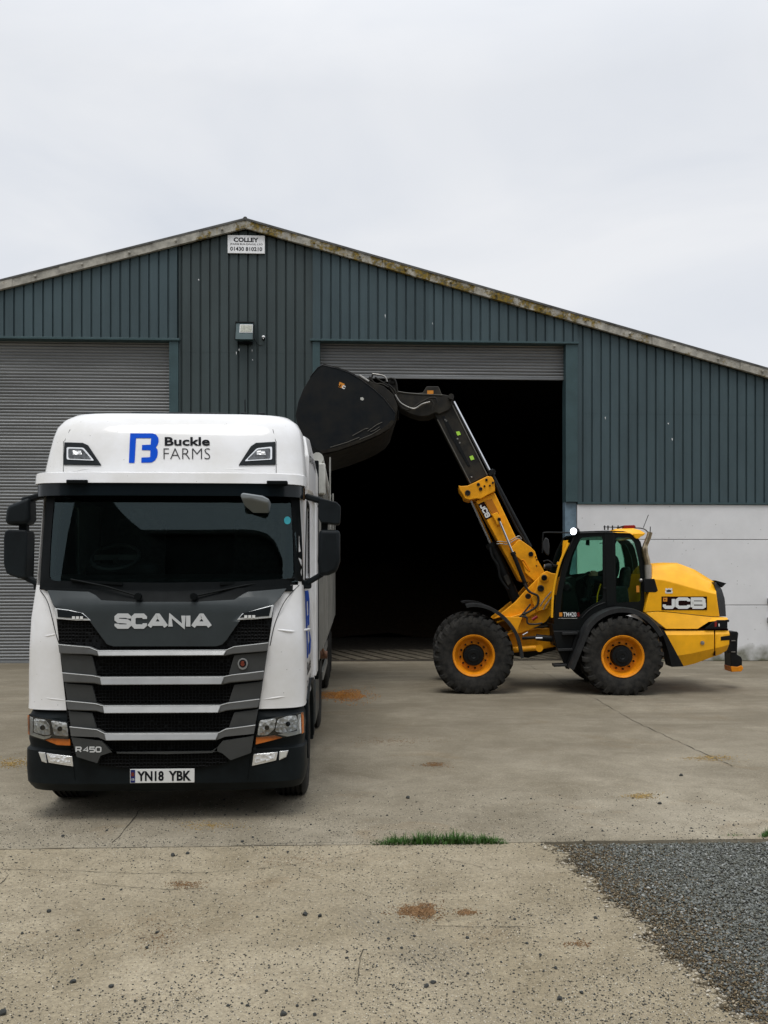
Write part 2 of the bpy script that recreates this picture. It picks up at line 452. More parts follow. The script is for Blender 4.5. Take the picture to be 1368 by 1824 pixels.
M['crack'] = mat('crack', (0.045, 0.04, 0.03), 0.95, 0, 0.4, 30)
M['grain'] = island_mat('grain', [(0, (.20, .08, .02)), (.5, (.42, .17, .04)), (1, (.58, .30, .09))])
M['brown_dust'] = island_mat('brown_dust', [(0, (.10, .055, .025)), (.5, (.20, .11, .05)), (1, (.30, .19, .10))])
M['yellow_dust'] = island_mat('yellow_dust', [(0, (.20, .13, .05)), (.5, (.34, .23, .08)), (1, (.48, .35, .14))])
M['grass'] = mat('grass', (0.055, 0.13, 0.022), 0.6, 0, 0.45, 12, col2=(0.03, 0.075, 0.015))
M['cladding'] = mat('cladding', (0.050, 0.078, 0.088), 0.5, 0, 0.14, 1.1, bump=0.05, bscale=3, stretch=(1, 1, 0.35))
M['cladding_grey'] = mat('cladding_grey', (0.048, 0.066, 0.068), 0.5, 0, 0.14, 1.1, bump=0.05, bscale=3, stretch=(1, 1, 0.35))
M['flashing'] = mat('flashing', (0.044, 0.078, 0.085), 0.45, 0, 0.14, 2.0)
M['shutter'] = mat('shutter', (0.215, 0.222, 0.225), 0.5, 0.35, 0.14, 0.8, bump=0.03, bscale=20, stretch=(0.4, 1, 3))
M['steel_column'] = mat('steel_column', (0.13, 0.19, 0.235), 0.6, 0, 0.3, 3)
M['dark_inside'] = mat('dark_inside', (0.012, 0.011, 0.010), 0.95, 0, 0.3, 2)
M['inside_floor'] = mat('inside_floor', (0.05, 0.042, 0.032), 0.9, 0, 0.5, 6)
M['plank'] = mat('plank', (0.11, 0.095, 0.07), 0.85, 0, 0.4, 5)
M['black'] = mat('black', (0.005, 0.0065, 0.0072), 0.5, 0, 0.2, 8, spec=.08)
M['rubber'] = mat('rubber', (0.012, 0.012, 0.0115), 0.85, 0, 0.6, 9, col2=(0.034, 0.032, 0.028), bump=0.25, bscale=60)
M['white_sign'] = mat('white_sign', (0.86, 0.87, 0.88), 0.5, 0, 0.08, 8)
M['ink'] = mat('ink', (0.008, 0.009, 0.012), 0.6, spec=.1)
M['glass'] = glass_mat('glass', (0.28, 0.36, 0.33))

def sheet_tone(m, axis=0, width=1.0, amt=0.09, streak=0.07):
    L = m.node_tree.links; b = m.node_tree.nodes['Principled BSDF']; base = b.inputs['Base Color'].links[0].from_socket
    geo = nn(m, 'ShaderNodeNewGeometry'); sp = nn(m, 'ShaderNodeSeparateXYZ'); L.new(geo.outputs['Position'], sp.inputs[0])
    sn = nn(m, 'ShaderNodeMath'); sn.operation = 'SNAP'; sn.inputs[1].default_value = width; L.new(sp.outputs[axis], sn.inputs[0])
    wnz = nn(m, 'ShaderNodeTexWhiteNoise'); wnz.noise_dimensions = '1D'; L.new(sn.outputs[0], wnz.inputs['W'])
    mp = nn(m, 'ShaderNodeMapping'); mp.inputs['Scale'].default_value = (9, 1, 0.35) if axis == 0 else (0.3, 1, 6); L.new(geo.outputs['Position'], mp.inputs['Vector'])
    ns = nn(m, 'ShaderNodeTexNoise'); ns.inputs['Scale'].default_value = 1.0; ns.inputs['Detail'].default_value = 6; ns.inputs['Roughness'].default_value = .7; L.new(mp.outputs[0], ns.inputs['Vector'])
    m1 = nn(m, 'ShaderNodeMapRange'); m1.inputs['To Min'].default_value = 1 - amt; m1.inputs['To Max'].default_value = 1 + amt; L.new(wnz.outputs['Value'], m1.inputs['Value'])
    m2 = nn(m, 'ShaderNodeMapRange'); m2.inputs['From Min'].default_value = .3; m2.inputs['From Max'].default_value = .7; m2.inputs['To Min'].default_value = 1 - streak; m2.inputs['To Max'].default_value = 1 + streak; L.new(ns.outputs['Fac'], m2.inputs['Value'])
    mu = nn(m, 'ShaderNodeMath'); mu.operation = 'MULTIPLY'; L.new(m1.outputs[0], mu.inputs[0]); L.new(m2.outputs[0], mu.inputs[1])
    v = nn(m, 'ShaderNodeVectorMath'); v.operation = 'SCALE'; L.new(base, v.inputs[0]); L.new(mu.outputs[0], v.inputs['Scale']); L.new(v.outputs[0], b.inputs['Base Color'])
for k_ in ('cladding', 'cladding_grey'): sheet_tone(M[k_])
sheet_tone(M['shutter'], 2, 0.0795, 0.07, 0.16)
def roof_edge_mat():
    m = mat('verge', (0.36, 0.345, 0.30), 0.9, 0, 0.35, 5, bump=0.4, bscale=30)
    L = m.node_tree.links; b = m.node_tree.nodes['Principled BSDF']
    base = b.inputs['Base Color'].links[0].from_socket
    geo = nn(m, 'ShaderNodeNewGeometry'); sp = nn(m, 'ShaderNodeSeparateXYZ'); L.new(geo.outputs['Position'], sp.inputs[0])
    n = nn(m, 'ShaderNodeTexNoise'); n.inputs['Scale'].default_value = 2.6; n.inputs['Detail'].default_value = 9; n.inputs['Roughness'].default_value = 0.72
    L.new(geo.outputs['Position'], n.inputs['Vector'])
    # lichen grows mostly on the slope right of the ridge
    mr = nn(m, 'ShaderNodeMapRange'); mr.inputs['From Min'].default_value = -5.2; mr.inputs['From Max'].default_value = -2.6; mr.inputs['To Min'].default_value = -0.16; mr.inputs['To Max'].default_value = 0.07
    L.new(sp.outputs[0], mr.inputs['Value'])
    mr2 = nn(m, 'ShaderNodeMapRange'); mr2.inputs['From Min'].default_value = 4.5; mr2.inputs['From Max'].default_value = 8.0; mr2.inputs['To Min'].default_value = 0.0; mr2.inputs['To Max'].default_value = -0.14
    L.new(sp.outputs[0], mr2.inputs['Value'])
    a = nn(m, 'ShaderNodeMath'); L.new(n.outputs['Fac'], a.inputs[0]); L.new(mr.outputs[0], a.inputs[1])
    a2 = nn(m, 'ShaderNodeMath'); L.new(a.outputs[0], a2.inputs[0]); L.new(mr2.outputs[0], a2.inputs[1])
    r = nn(m, 'ShaderNodeValToRGB'); r.color_ramp.elements[0].position = 0.5; r.color_ramp.elements[1].position = 0.58
    L.new(a2.outputs[0], r.inputs[0])
    n3 = nn(m, 'ShaderNodeTexNoise'); n3.inputs['Scale'].default_value = 14; L.new(geo.outputs['Position'], n3.inputs['Vector'])
    r3 = nn(m, 'ShaderNodeValToRGB'); r3.color_ramp.elements[0].position = .4; r3.color_ramp.elements[1].position = .6
    r3.color_ramp.elements[0].color = (0.22, 0.15, 0.025, 1); r3.color_ramp.elements[1].color = (0.10, 0.085, 0.045, 1); L.new(n3.outputs['Fac'], r3.inputs[0])
    x = nn(m, 'ShaderNodeMix'); x.data_type = 'RGBA'; L.new(r.outputs[0], x.inputs[0]); L.new(base, x.inputs[6]); L.new(r3.outputs[0], x.inputs[7])
    L.new(x.outputs[2], b.inputs['Base Color'])
    return m
M['verge'] = roof_edge_mat()

def concrete_wall_mat():
    m = mat('wall_concrete', (0.70, 0.705, 0.715), 0.85, 0, 0.05, 1.3, bump=0.12, bscale=25)
    L = m.node_tree.links; b = m.node_tree.nodes['Principled BSDF']; base = b.inputs['Base Color'].links[0].from_socket
    geo = nn(m, 'ShaderNodeNewGeometry'); sp = nn(m, 'ShaderNodeSeparateXYZ'); L.new(geo.outputs['Position'], sp.inputs[0])
    n = nn(m, 'ShaderNodeTexNoise'); n.inputs['Scale'].default_value = 2.2; n.inputs['Detail'].default_value = 6; L.new(geo.outputs['Position'], n.inputs['Vector'])
    # splash dirt along the foot of the wall
    mr = nn(m, 'ShaderNodeMapRange'); mr.inputs['From Min'].default_value = 0.0; mr.inputs['From Max'].default_value = 0.75; mr.inputs['To Min'].default_value = 0.40; mr.inputs['To Max'].default_value = -0.15
    L.new(sp.outputs[2], mr.inputs['Value'])
    a = nn(m, 'ShaderNodeMath'); L.new(n.outputs['Fac'], a.inputs[0]); L.new(mr.outputs[0], a.inputs[1])
    r = nn(m, 'ShaderNodeValToRGB'); r.color_ramp.elements[0].position = 0.58; r.color_ramp.elements[1].position = 0.95; L.new(a.outputs[0], r.inputs[0])
    x = nn(m, 'ShaderNodeMix'); x.data_type = 'RGBA'; L.new(r.outputs[0], x.inputs[0]); L.new(base, x.inputs[6]); x.inputs[7].default_value = (0.14, 0.14, 0.095, 1)
    vo = nn(m, 'ShaderNodeTexVoronoi'); vo.inputs['Scale'].default_value = 5.5; L.new(geo.outputs['Position'], vo.inputs['Vector'])
    r2 = nn(m, 'ShaderNodeValToRGB'); r2.color_ramp.elements[0].position = 0.05; r2.color_ramp.elements[1].position = 0.09
    r2.color_ramp.elements[0].color = (0.6, 0.6, 0.58, 1); r2.color_ramp.elements[1].color = (1, 1, 1, 1); L.new(vo.outputs['Distance'], r2.inputs[0])
    y = nn(m, 'ShaderNodeMix'); y.data_type = 'RGBA'; y.blend_type = 'MULTIPLY'; y.inputs[0].default_value = 1; L.new(x.outputs[2], y.inputs[6]); L.new(r2.outputs[0], y.inputs[7])
    L.new(y.outputs[2], b.inputs['Base Color'])
    return m
M['wall_concrete'] = concrete_wall_mat()
# ------------------------------------------------------------------ the shed (front face at Y = 21)
YS = 21.0
def S(px, py): 
    p = P(px, py, YS); return p.x, p.z
shed = empty('grain_shed', (0, YS, 0))
tag(shed, 'big dark green farm shed with corrugated cladding, roller doors and a lichened gable edge', 'shed')
RX, RZ = S(438, 410)                 # underside of the verge at the ridge
xr, zr = S(1368, 676)
SL = (RZ - zr) / (xr - RX)
def roofz(x): return RZ - abs(x - RX) * SL
HALF = 15.5
XL, XR = RX - HALF, RX + HALF
D_SHED = 34.0
dl1, dz = S(302, 604)[0], S(302, 604)[1]           # left door: right edge, lintel height
dl0 = dl1 - 6.2
dr0, dr1 = S(570, 607)[0], S(1007, 611)[0]
dzr = S(790, 608)[1]
jl = S(318, 605)[0]; jr0 = S(557, 607)[0]; jr1 = S(1028, 611)[0]
zc = S(1190, 895)[1]                                # bottom of the cladding over the concrete wall

def ribbed(x0, x1, zb, y, pitch=0.2335, gw=0.050, gd=0.045, ph=0.0, ztop=roofz):
    """sheet cladding: flat pans parted by narrow recessed grooves, cut to the roof line"""
    mb = MB(); xs = []
    k = math.floor((x0 - ph) / pitch)
    cur = [(x0, 0.0)]
    x = ph + k * pitch
    while x < x1 + pitch:
        for dx, d in ((pitch - gw, 0.0), (pitch - gw * 0.72, gd), (pitch - gw * 0.28, gd), (pitch, 0.0)):
            if x0 + 1e-3 < x + dx < x1 - 1e-3: cur.append((x + dx, d))
        x += pitch
    cur.append((x1, 0.0))
    cols = [((a, y + d, zb), (a, y + d, ztop(a))) for a, d in cur]
    if x0 < RX < x1 and ztop is roofz:
        pass
    vs = [p for c in cols for p in c]
    mb.add(vs, [(2 * i, 2 * i + 2, 2 * i + 3, 2 * i + 1) for i in range(len(cols) - 1)])
    return mb

ribbed(dl0 - 6, jl, dz, -0.045, ph=0.02).build('cladding_sheet', M['cladding'], shed, smooth=0)
zl2 = S(438, 628)[1]
ribbed(jl, jr0, zl2, 0.001, ph=0.10).build('cladding_sheet', M['cladding_grey'], shed, smooth=0)
ribbed(jl, jr0, 0.0, 0.004, ph=0.10, ztop=lambda x: zl2 + .1).build('cladding_sheet', M['cladding_grey'], shed, smooth=0)
ribbed(jr0, jr1, dzr, -0.045, ph=0.05).build('cladding_sheet', M['cladding'], shed, smooth=0)
zl = S(1190, 738)[1]
ribbed(jr1, XR, zl, -0.001, ph=0.08).build('cladding_sheet', M['cladding'], shed, smooth=0)
ribbed(jr1, XR, zc, 0.002, ph=0.08, ztop=lambda x: min(roofz(x), zl + .1)).build('cladding_sheet', M['cladding'], shed, smooth=0)
# drip flashings over the doors and jamb flashings
f = MB(); f.box(dl0 - 6, jl + 0.04, -0.10, 0.16, dz - 0.06, dz); f.build('lintel_flashing', M['flashing'], shed, bevel=0.008)
f = MB(); f.box(jr0 - 0.06, jr1 + 0.02, -0.10, 0.16, dzr - 0.05, dzr); f.build('lintel_flashing', M['flashing'], shed, bevel=0.008)
ribbed(XL, dl0 - 0.3, zc, 0.0, ph=0.03, ztop=lambda x: min(roofz(x), dz + .02) if x > dl0 - 6 else roofz(x)).build('cladding_sheet', M['cladding'], shed, smooth=0)
f = MB(); f.box(XL, dl0 - 0.3, -0.02, 0.2, 0, zc - 0.05); f.build('concrete_panel', M['wall_concrete'], shed, bevel=.008)
f = MB(); f.box(dl0 - 0.3, dl0, -0.055, 0.30, 0, dz - 0.062); f.build('jamb_flashing', M['flashing'], shed, bevel=0.01)
f = MB(); f.box(dl1, jl, -0.055, 0.30, 0, dz - 0.062); f.build('jamb_flashing', M['flashing'], shed, bevel=0.01)
f = MB(); f.box(jr0, dr0, -0.055, 0.30, 0, dzr - 0.052); f.build('jamb_flashing', M['flashing'], shed, bevel=0.01)
f = MB(); f.box(dr1, jr1, -0.055, 0.30, zc + 0.002, dzr - 0.052)
for i in range(9): f.box(dr1 + 0.13, dr1 + 0.15, -0.058, -0.05, zc + 0.2 + i * 0.45, zc + 0.22 + i * 0.45)
f.build('jamb_flashing', M['flashing'], shed, bevel=0.01)
f = MB(); f.box(jr1 + 0.003, XR, -0.06, 0.0, zc - 0.05, zc - 0.002); f.build('base_flashing', M['flashing'], shed)
# steel column beside the opening, below the cladding
f = MB(); f.box(dr1 + 0.002, jr1 - 0.012, 0.02, 0.28, 0, zc); f.build('steel_column', M['steel_column'], shed, bevel=0.006)
# concrete wall panels on the right
px_z = [0.0, S(1190, 1078)[1], S(1190, 961)[1], zc - 0.05]
for a, b in zip(px_z, px_z[1:]):
    f = MB(); f.box(jr1, XR, -0.02, 0.20, a + 0.007, b - 0.007); f.build('concrete_panel', M['wall_concrete'], shed, bevel=0.008)
f = MB(); f.box(jr1 + 0.01, XR, 0.0, 0.18, 0, zc - 0.05); f.build('panel_joint', M['dark_inside'], shed)
for py in (1070, 1104):
    bx, bz = S(1366, py); br = MB(); br.box(bx, bx + 0.12, -0.10, -0.021, bz - 0.08, bz + 0.06); br.box(bx, bx + 0.02, -0.16, -0.10, bz - 0.02, bz + 0.09)
    br.build('wall_bracket', M['shutter'], shed, bevel=0.004)
# roller shutters
def shutter(x0, x1, z0, z1, y, pitch=0.0795):
    t = MB(); prof = []
    z = z1
    while z > z0:
        for dz_, d in ((0, 0.0), (0.10, -0.012), (0.30, -0.021), (0.55, -0.017), (0.80, -0.004), (0.90, 0.006)):
            if z - dz_ * pitch > z0: prof.append((z - dz_ * pitch, d))
        z -= pitch
    prof.append((z0, 0.0))
    vs = [q for (zz, d) in prof for q in ((x0, y + d, zz), (x1, y + d, zz))]
    t.add(vs, [(2 * i, 2 * i + 1, 2 * i + 3, 2 * i + 2) for i in range(len(prof) - 1)])
    return t
def shutter_with_bar(name, x0, x1, z0, z1, y, lab):
    t = shutter(x0, x1, z0, z1, y).build('roller_shutter', M['shutter'], shed, smooth=0)
    t['label'] = lab
    b = MB(); b.box(x0, x1, y - 0.035, y + 0.02, z0 - 0.06, z0); b.build('bottom_bar', M['shutter'], t, bevel=0.006)
    return t
shutter_with_bar('s', dl0, dl1, 0.06, dz, 0.2, 'closed grey roller shutter')
zs = S(790, 668)[1]
shutter_with_bar('s', dr0, dr1, zs, dzr, 0.2, 'rolled up grey roller shutter')
# gable verge, roof
f = MB()
th = 0.215 / math.cos(math.atan(SL))
def verge(xa, xb, z0=0.0):
    m_ = MB(); n = 14
    for i in range(n):
        a = xa + (xb - xa) * i / n; b = xa + (xb - xa) * (i + 1) / n
        g = 0.006 if i else 0
        za, zb = roofz(a + g), roofz(b)
        jog = 0.012 * (i % 2)
        m_.add([(a + g, -0.14 - jog, za), (b, -0.14 - jog, zb), (b, -0.14 - jog, zb + th), (a + g, -0.14 - jog, za + th), (a + g, -0.06, za), (b, -0.06, zb), (b, -0.06, zb + th), (a + g, -0.06, za + th)],
               [(0, 1, 2, 3), (7, 6, 5, 4), (0, 4, 5, 1), (3, 2, 6, 7), (0, 3, 7, 4), (1, 5, 6, 2)])
        mx_ = (a + b) / 2
        m_.lathe([(0.03, 0), (0.03, 0.03), (0.012, 0.04)], (mx_, -0.15 - jog, roofz(mx_) + th * 0.45), (0, -1, 0), 8)
    return m_
v = verge(RX, XR + 0.3); v2 = verge(RX, XL - 0.3); v.add(v2.v, v2.f)
v.build('verge_trim', M['verge'], shed, smooth=0)
M['roof'] = mat('roof_sheet', (0.10, 0.10, 0.095), 0.9, 0, 0.4, 2, bump=0.3, bscale=20)
for sgn in (-1, 1):
    rf = MB(); n = 60; xe = HALF + 0.3
    vs = []; fs = []
    ny = 160
    for j in range(ny + 1):
        y = -0.16 + (D_SHED + 0.3) * j / ny
        for k in range(2):
            x = RX + sgn * (0.0 if k == 0 else xe)
            vs.append((x, y, roofz(x) + th + 0.02 + (0.03 if j % 2 else 0)))
    for j in range(ny): fs.append((2 * j, 2 * j + 1, 2 * j + 3, 2 * j + 2))
    rf.add(vs, fs); vs2 = [(x, y, roofz(x) + th - 0.03) for x, y, z in vs[:2] + vs[-2:]]
    rf.add(vs2, [(0, 1, 3, 2)])
    rf.add([vs[0], vs[1], vs2[1], vs2[0]], [(0, 1, 2, 3)])
    rf.build('roof', M['roof'], shed, smooth=0)
f = MB(); f.tube([(RX, -0.15, RZ + th - 0.0), (RX, D_SHED, RZ + th - 0.0)], 0.055, 10); f.build('ridge_cap', M['roof'], shed)
# side walls, rear wall and the unlit inside
f = MB(); f.box(XL, XL + 0.2, 0.06, D_SHED, 0, roofz(XL)); f.build('side_wall', M['cladding'], shed)
f = MB(); f.box(XR - 0.2, XR, 0.21, D_SHED, 0, roofz(XR)); f.build('side_wall', M['cladding'], shed)
f = MB(); f.prism([(XL + .2, D_SHED - 0.2, 0), (XR - .2, D_SHED - 0.2, 0), (XR - .2, D_SHED - 0.2, roofz(XR - .2)), (RX, D_SHED - 0.2, RZ), (XL + .2, D_SHED - 0.2, roofz(XL + .2))], (0, 0.2, 0)); f.build('rear_wall', M['cladding'], shed)
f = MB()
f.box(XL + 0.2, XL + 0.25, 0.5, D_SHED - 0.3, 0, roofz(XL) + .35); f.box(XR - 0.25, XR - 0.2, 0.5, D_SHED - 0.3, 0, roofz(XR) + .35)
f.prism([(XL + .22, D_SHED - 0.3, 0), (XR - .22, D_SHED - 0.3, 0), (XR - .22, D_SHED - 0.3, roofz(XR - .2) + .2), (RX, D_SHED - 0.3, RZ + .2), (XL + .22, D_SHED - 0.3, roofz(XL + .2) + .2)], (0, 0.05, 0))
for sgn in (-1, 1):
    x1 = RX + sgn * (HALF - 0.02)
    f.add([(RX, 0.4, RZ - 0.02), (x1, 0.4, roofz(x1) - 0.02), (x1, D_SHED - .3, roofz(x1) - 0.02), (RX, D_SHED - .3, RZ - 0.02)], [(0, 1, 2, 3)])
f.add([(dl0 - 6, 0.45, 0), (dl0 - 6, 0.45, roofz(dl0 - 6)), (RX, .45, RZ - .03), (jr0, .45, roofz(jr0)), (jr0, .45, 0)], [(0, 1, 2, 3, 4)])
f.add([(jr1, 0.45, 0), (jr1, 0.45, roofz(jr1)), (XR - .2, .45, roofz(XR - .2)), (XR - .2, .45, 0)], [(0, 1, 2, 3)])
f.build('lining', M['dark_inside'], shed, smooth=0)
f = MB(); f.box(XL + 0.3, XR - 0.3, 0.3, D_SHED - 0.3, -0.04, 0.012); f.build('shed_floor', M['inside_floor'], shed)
# slatted drying floor just inside the door: boards with dark gaps, running inwards at a slant
f = MB(); k = 0
x = dr0 - 1.2
while x < dr1 + 2.0:
    w = 0.30
    f.add([(x, 0.5, 0.03), (x + w, 0.5, 0.03), (x + w - 1.0, 3.4, 0.03), (x - 1.0, 3.4, 0.03), (x, 0.5, 0.013), (x + w, 0.5, 0.013), (x + w - 1.0, 3.4, 0.013), (x - 1.0, 3.4, 0.013)],
          [(0, 1, 2, 3), (0, 4, 5, 1), (1, 5, 6, 2), (2, 6, 7, 3), (3, 7, 4, 0)])
    x += 0.42
f.build('floor_boards', M['plank'], shed, smooth=0)
# grain heap deep in the dark shed
hp = MB(); nx, ny = 30, 14
def hz(x, y): return max(0.013, 4.2 * (1 - math.exp(-max(0, y - 9.0) / 6.0)) - 0.25 * max(0, abs(x - 2.4) - 9) + 0.25 * math.sin(x * 1.3) * math.sin(y))
vs = [(XL + 0.5 + (HALF * 2 - 1.0) * i / nx, 8.5 + (D_SHED - 9.2) * j / ny, 0) for j in range(ny + 1) for i in range(nx + 1)]
vs = [(a, b, hz(a, b)) for a, b, _ in vs]
hp.add(vs, [(j * (nx + 1) + i, j * (nx + 1) + i + 1, (j + 1) * (nx + 1) + i + 1, (j + 1) * (nx + 1) + i) for j in range(ny) for i in range(nx)])
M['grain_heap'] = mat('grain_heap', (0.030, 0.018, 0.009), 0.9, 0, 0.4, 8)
o = hp.build('grain_heap', M['grain_heap'], None, smooth=60); o.location = (0, YS, 0)
tag(o, 'brown heap of grain deep inside the dark shed', 'grain heap', kind='stuff')
# bird droppings and scuffs on the cladding
for px, py, w, h in ((354, 497, .03, .05), (421, 626, .02, .09), (426, 621, .025, .07), (449, 622, .015, .08), (450, 640, .02, .04), (1190, 753, .03, .05), (1197, 780, .03, .08), (1078, 742, .02, .08), (676, 470, .015, .1), (686, 560, .015, .12), (770, 575, .012, .07)):
    x_, z_ = S(px, py); y_ = -0.051 if py < 600 and not 330 < px < 550 else -0.010
    f = MB(); f.add([(x_, y_, z_), (x_ + w * .5, y_, z_ - h * .4), (x_ + w * .2, y_, z_ - h), (x_ - w * .5, y_, z_ - h * .3)], [(0, 1, 2, 3)]); f.build('bird_dropping', M['white_sign'], shed, smooth=0)

# sign board on the gable
sx0, sz0 = S(406, 420); sx1, sz1 = S(472, 453)
sgn = empty('sign_board', ((sx0 + sx1) / 2, YS - 0.02, (sz0 + sz1) / 2), 0)
tag(sgn, 'white rectangular sign with dark lettering and a phone number under the gable peak', 'sign')
w2, h2 = (sx1 - sx0) / 2, (sz0 - sz1) / 2
b = MB(); b.box(-w2, w2, -0.03, 0.0, -h2, h2); b.build('panel', M['white_sign'], sgn, bevel=0.003)
def sgm(u, v): return Vector((u * w2, -0.0335, v * h2))
text_on('lettering', 'COLLEY', (-.68, .74, .66, .24), sgm, M['ink'], sgn, 0.035)
text_on('lettering', '(FARM BUILDINGS) LTD', (-.86, .10, .88, -.14), sgm, M['ink'], sgn, 0.005)
text_on('lettering', '01430 810210', (-.86, -.30, .86, -.74), sgm, M['ink'], sgn, 0.02)
# floodlight
fx, fz = S(437, 593)
fl = empty('floodlight', (fx, YS, fz)); tag(fl, 'square unlit floodlight in a teal casing on the middle of the gable wall', 'floodlight')
fs_ = 16 / 71.4
b = MB(); b.prism([(-fs_, -0.10, fs_ * 1.05), (fs_, -0.10, fs_ * 1.05), (fs_, -0.26, -fs_ * 1.05), (-fs_, -0.26, -fs_ * 1.05)], (0, 0.14, 0.0)); b.build('casing', M['flashing'], fl, bevel=0.012)
def flm(u, v, o=0.0): return Vector((u * fs_, -0.18 + 0.08 * v - 0.004 - o, v * fs_ * 1.05))
b = MB(); b.prism([flm(-.52, .72), flm(.88, .72), flm(.88, -.22), flm(-.52, -.22)], (0, -0.006, 0)); b.build('lens', M['white_sign'], fl)
M['lamp_refl'] = mat('lamp_reflector', (0.27, 0.28, 0.24), 0.3, 0.1, 0.35, 30)
b = MB(); b.prism([flm(-.46, .66, .008), flm(.84, .66, .008), flm(.84, -.16, .008), flm(-.46, -.16, .008)], (0, -0.004, 0)); b.build('glass', M['lamp_refl'], fl)
b = MB(); b.prism([flm(-1.04, 1.04), flm(1.04, 1.04), flm(1.04, .94), flm(-1.04, .94)], (0, -0.02, 0)); b.prism([flm(.94, .94), flm(1.04, .94), flm(1.04, -1.04), flm(.94, -1.04)], (0, -0.02, 0)); b.prism([flm(-1.04, .94), flm(-.97, .94), flm(-.97, -1.04), flm(-1.04, -1.04)], (0, -0.02, 0)); b.build('frame', M['black'], fl)
b = MB(); b.box(-fs_ * .8, fs_ * .8, -0.12, 0.0, -fs_ * 1.3, -fs_ * 1.12); b.box(-.05, .05, -.10, 0, -.2, .2); b.build('bracket', M['black'], fl)
b = MB(); b.tube(smoothpath([(fs_, -.05, -fs_ * .7), (fs_ * 1.4, -.02, -fs_ * 1.3), (fs_ * 1.9, -.02, -fs_ * 1.35)]), 0.008, 6); b.build('cable', M['black'], fl)
cx_, cz_ = S(470, 604)
sc_ = empty('motion_sensor', (cx_, YS, cz_)); tag(sc_, 'small black and white round motion sensor beside the floodlight', 'sensor')
b = MB(); b.lathe([(0.02, -0.06), (0.038, -0.04), (0.038, 0.03), (0.02, 0.045)], (0, -0.09, 0), (0, 0, 1), 14); b.box(-.015, .015, -.09, 0, -.02, .02); b.build('body', M['black'], sc_)
b = MB(); b.lathe([(0.041, 0.012), (0.043, 0.03), (0.03, 0.055), (0.008, 0.062)], (0, -0.09, 0), (0, 0, 1), 14); b.build('cap', M['white_sign'], sc_)
b = MB(); b.lathe([(0.012, 0), (0.012, 0.01), (0.004, 0.014)], (0, -0.125, -0.02), (0, -1, 0), 10); b.build('lens', M['white_sign'], sc_)

# ------------------------------------------------------------------ ground
def struct(name, mb, m, **k):
    o = mb.build(name, m, None, **k); o['kind'] = 'structure'; return o
g = MB(); g.add([(-500, -500, -0.09), (500, -500, -0.09), (500, 500, -0.09), (-500, 500, -0.09)], [(0, 1, 2, 3)]); struct('ground', g, M['earth'], smooth=0)
Y1 = G(684, 1503).y                          # joint between near and far slabs
yg = G(1150, 1494).y
def edge(xa, xb, n, y, amp, seed):
    rnd = random.Random(seed); return [(xa + (xb - xa) * i / n, y + amp * (rnd.random() - .5)) for i in range(n + 1)]
far = MB()
far.prism([(-45, YS + 0.3, 0)] + [(x, y, 0) for x, y in edge(-45, -3, 6, Y1, 0, 1)] + [(x, y, 0) for x, y in edge(-2.9, 6, 60, Y1 + 0.0, 0.02, 2)] + [(45, Y1, 0), (45, YS + 0.3, 0)], (0, 0, -0.085))
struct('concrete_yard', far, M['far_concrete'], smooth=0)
bnd_px = [(962, 1503), (985, 1508), (1010, 1530), (1030, 1545), (1046, 1566), (1070, 1586), (1095, 1606), (1120, 1628), (1140, 1650), (1165, 1672), (1195, 1702), (1225, 1728), (1260, 1758), (1300, 1784), (1335, 1812), (1375, 1850), (1420, 1900)]
bnd = []
rnd = random.Random(5)
for (a, b_), (c, d) in zip(bnd_px, bnd_px[1:]):
    for i in range(5):
        t = i / 5; q = G(a + (c - a) * t, b_ + (d - b_) * t)
        bnd.append((q.x + rnd.uniform(-.05, .04) + .025 * math.sin(q.y * 9) + .02 * math.sin(q.y * 23), min(q.y, Y1 - 0.012)))
near = MB()
near.prism([(-45, -40, -0.004), (-45, Y1 - 0.008, -0.004)] + [(x, y, -0.004) for x, y in edge(-44.9, bnd[0][0] - .02, 60, Y1 - 0.008, 0.006, 3)] + [(x, y, -0.004) for x, y in bnd] + [(bnd[-1][0] + .5, -40, -0.004)], (0, 0, -0.08))
struct('concrete_apron', near, M['near_concrete'], smooth=0)
gb = MB(); nx, ny = 70, 60; rnd = random.Random(9)
vs = [(0.2 + 9.8 * i / nx, -3 + (Y1 + 3.0) * j / ny, -0.034 + rnd.uniform(-.010, .010)) for j in range(ny + 1) for i in range(nx + 1)]
gb.add(vs, [(j * (nx + 1) + i, j * (nx + 1) + i + 1, (j + 1) * (nx + 1) + i + 1, (j + 1) * (nx + 1) + i) for j in range(ny) for i in range(nx)])
struct('gravel_bed', gb, M['gravel_base'], smooth=60)

def bx_at(y):
    for (xa, ya), (xb, yb) in zip(bnd, bnd[1:]):
        if min(ya, yb) <= y <= max(ya, yb) and abs(ya - yb) > 1e-6: return xa + (xb - xa) * (y - ya) / (yb - ya)
    return bnd[0][0] if y > bnd[0][1] else bnd[-1][0]

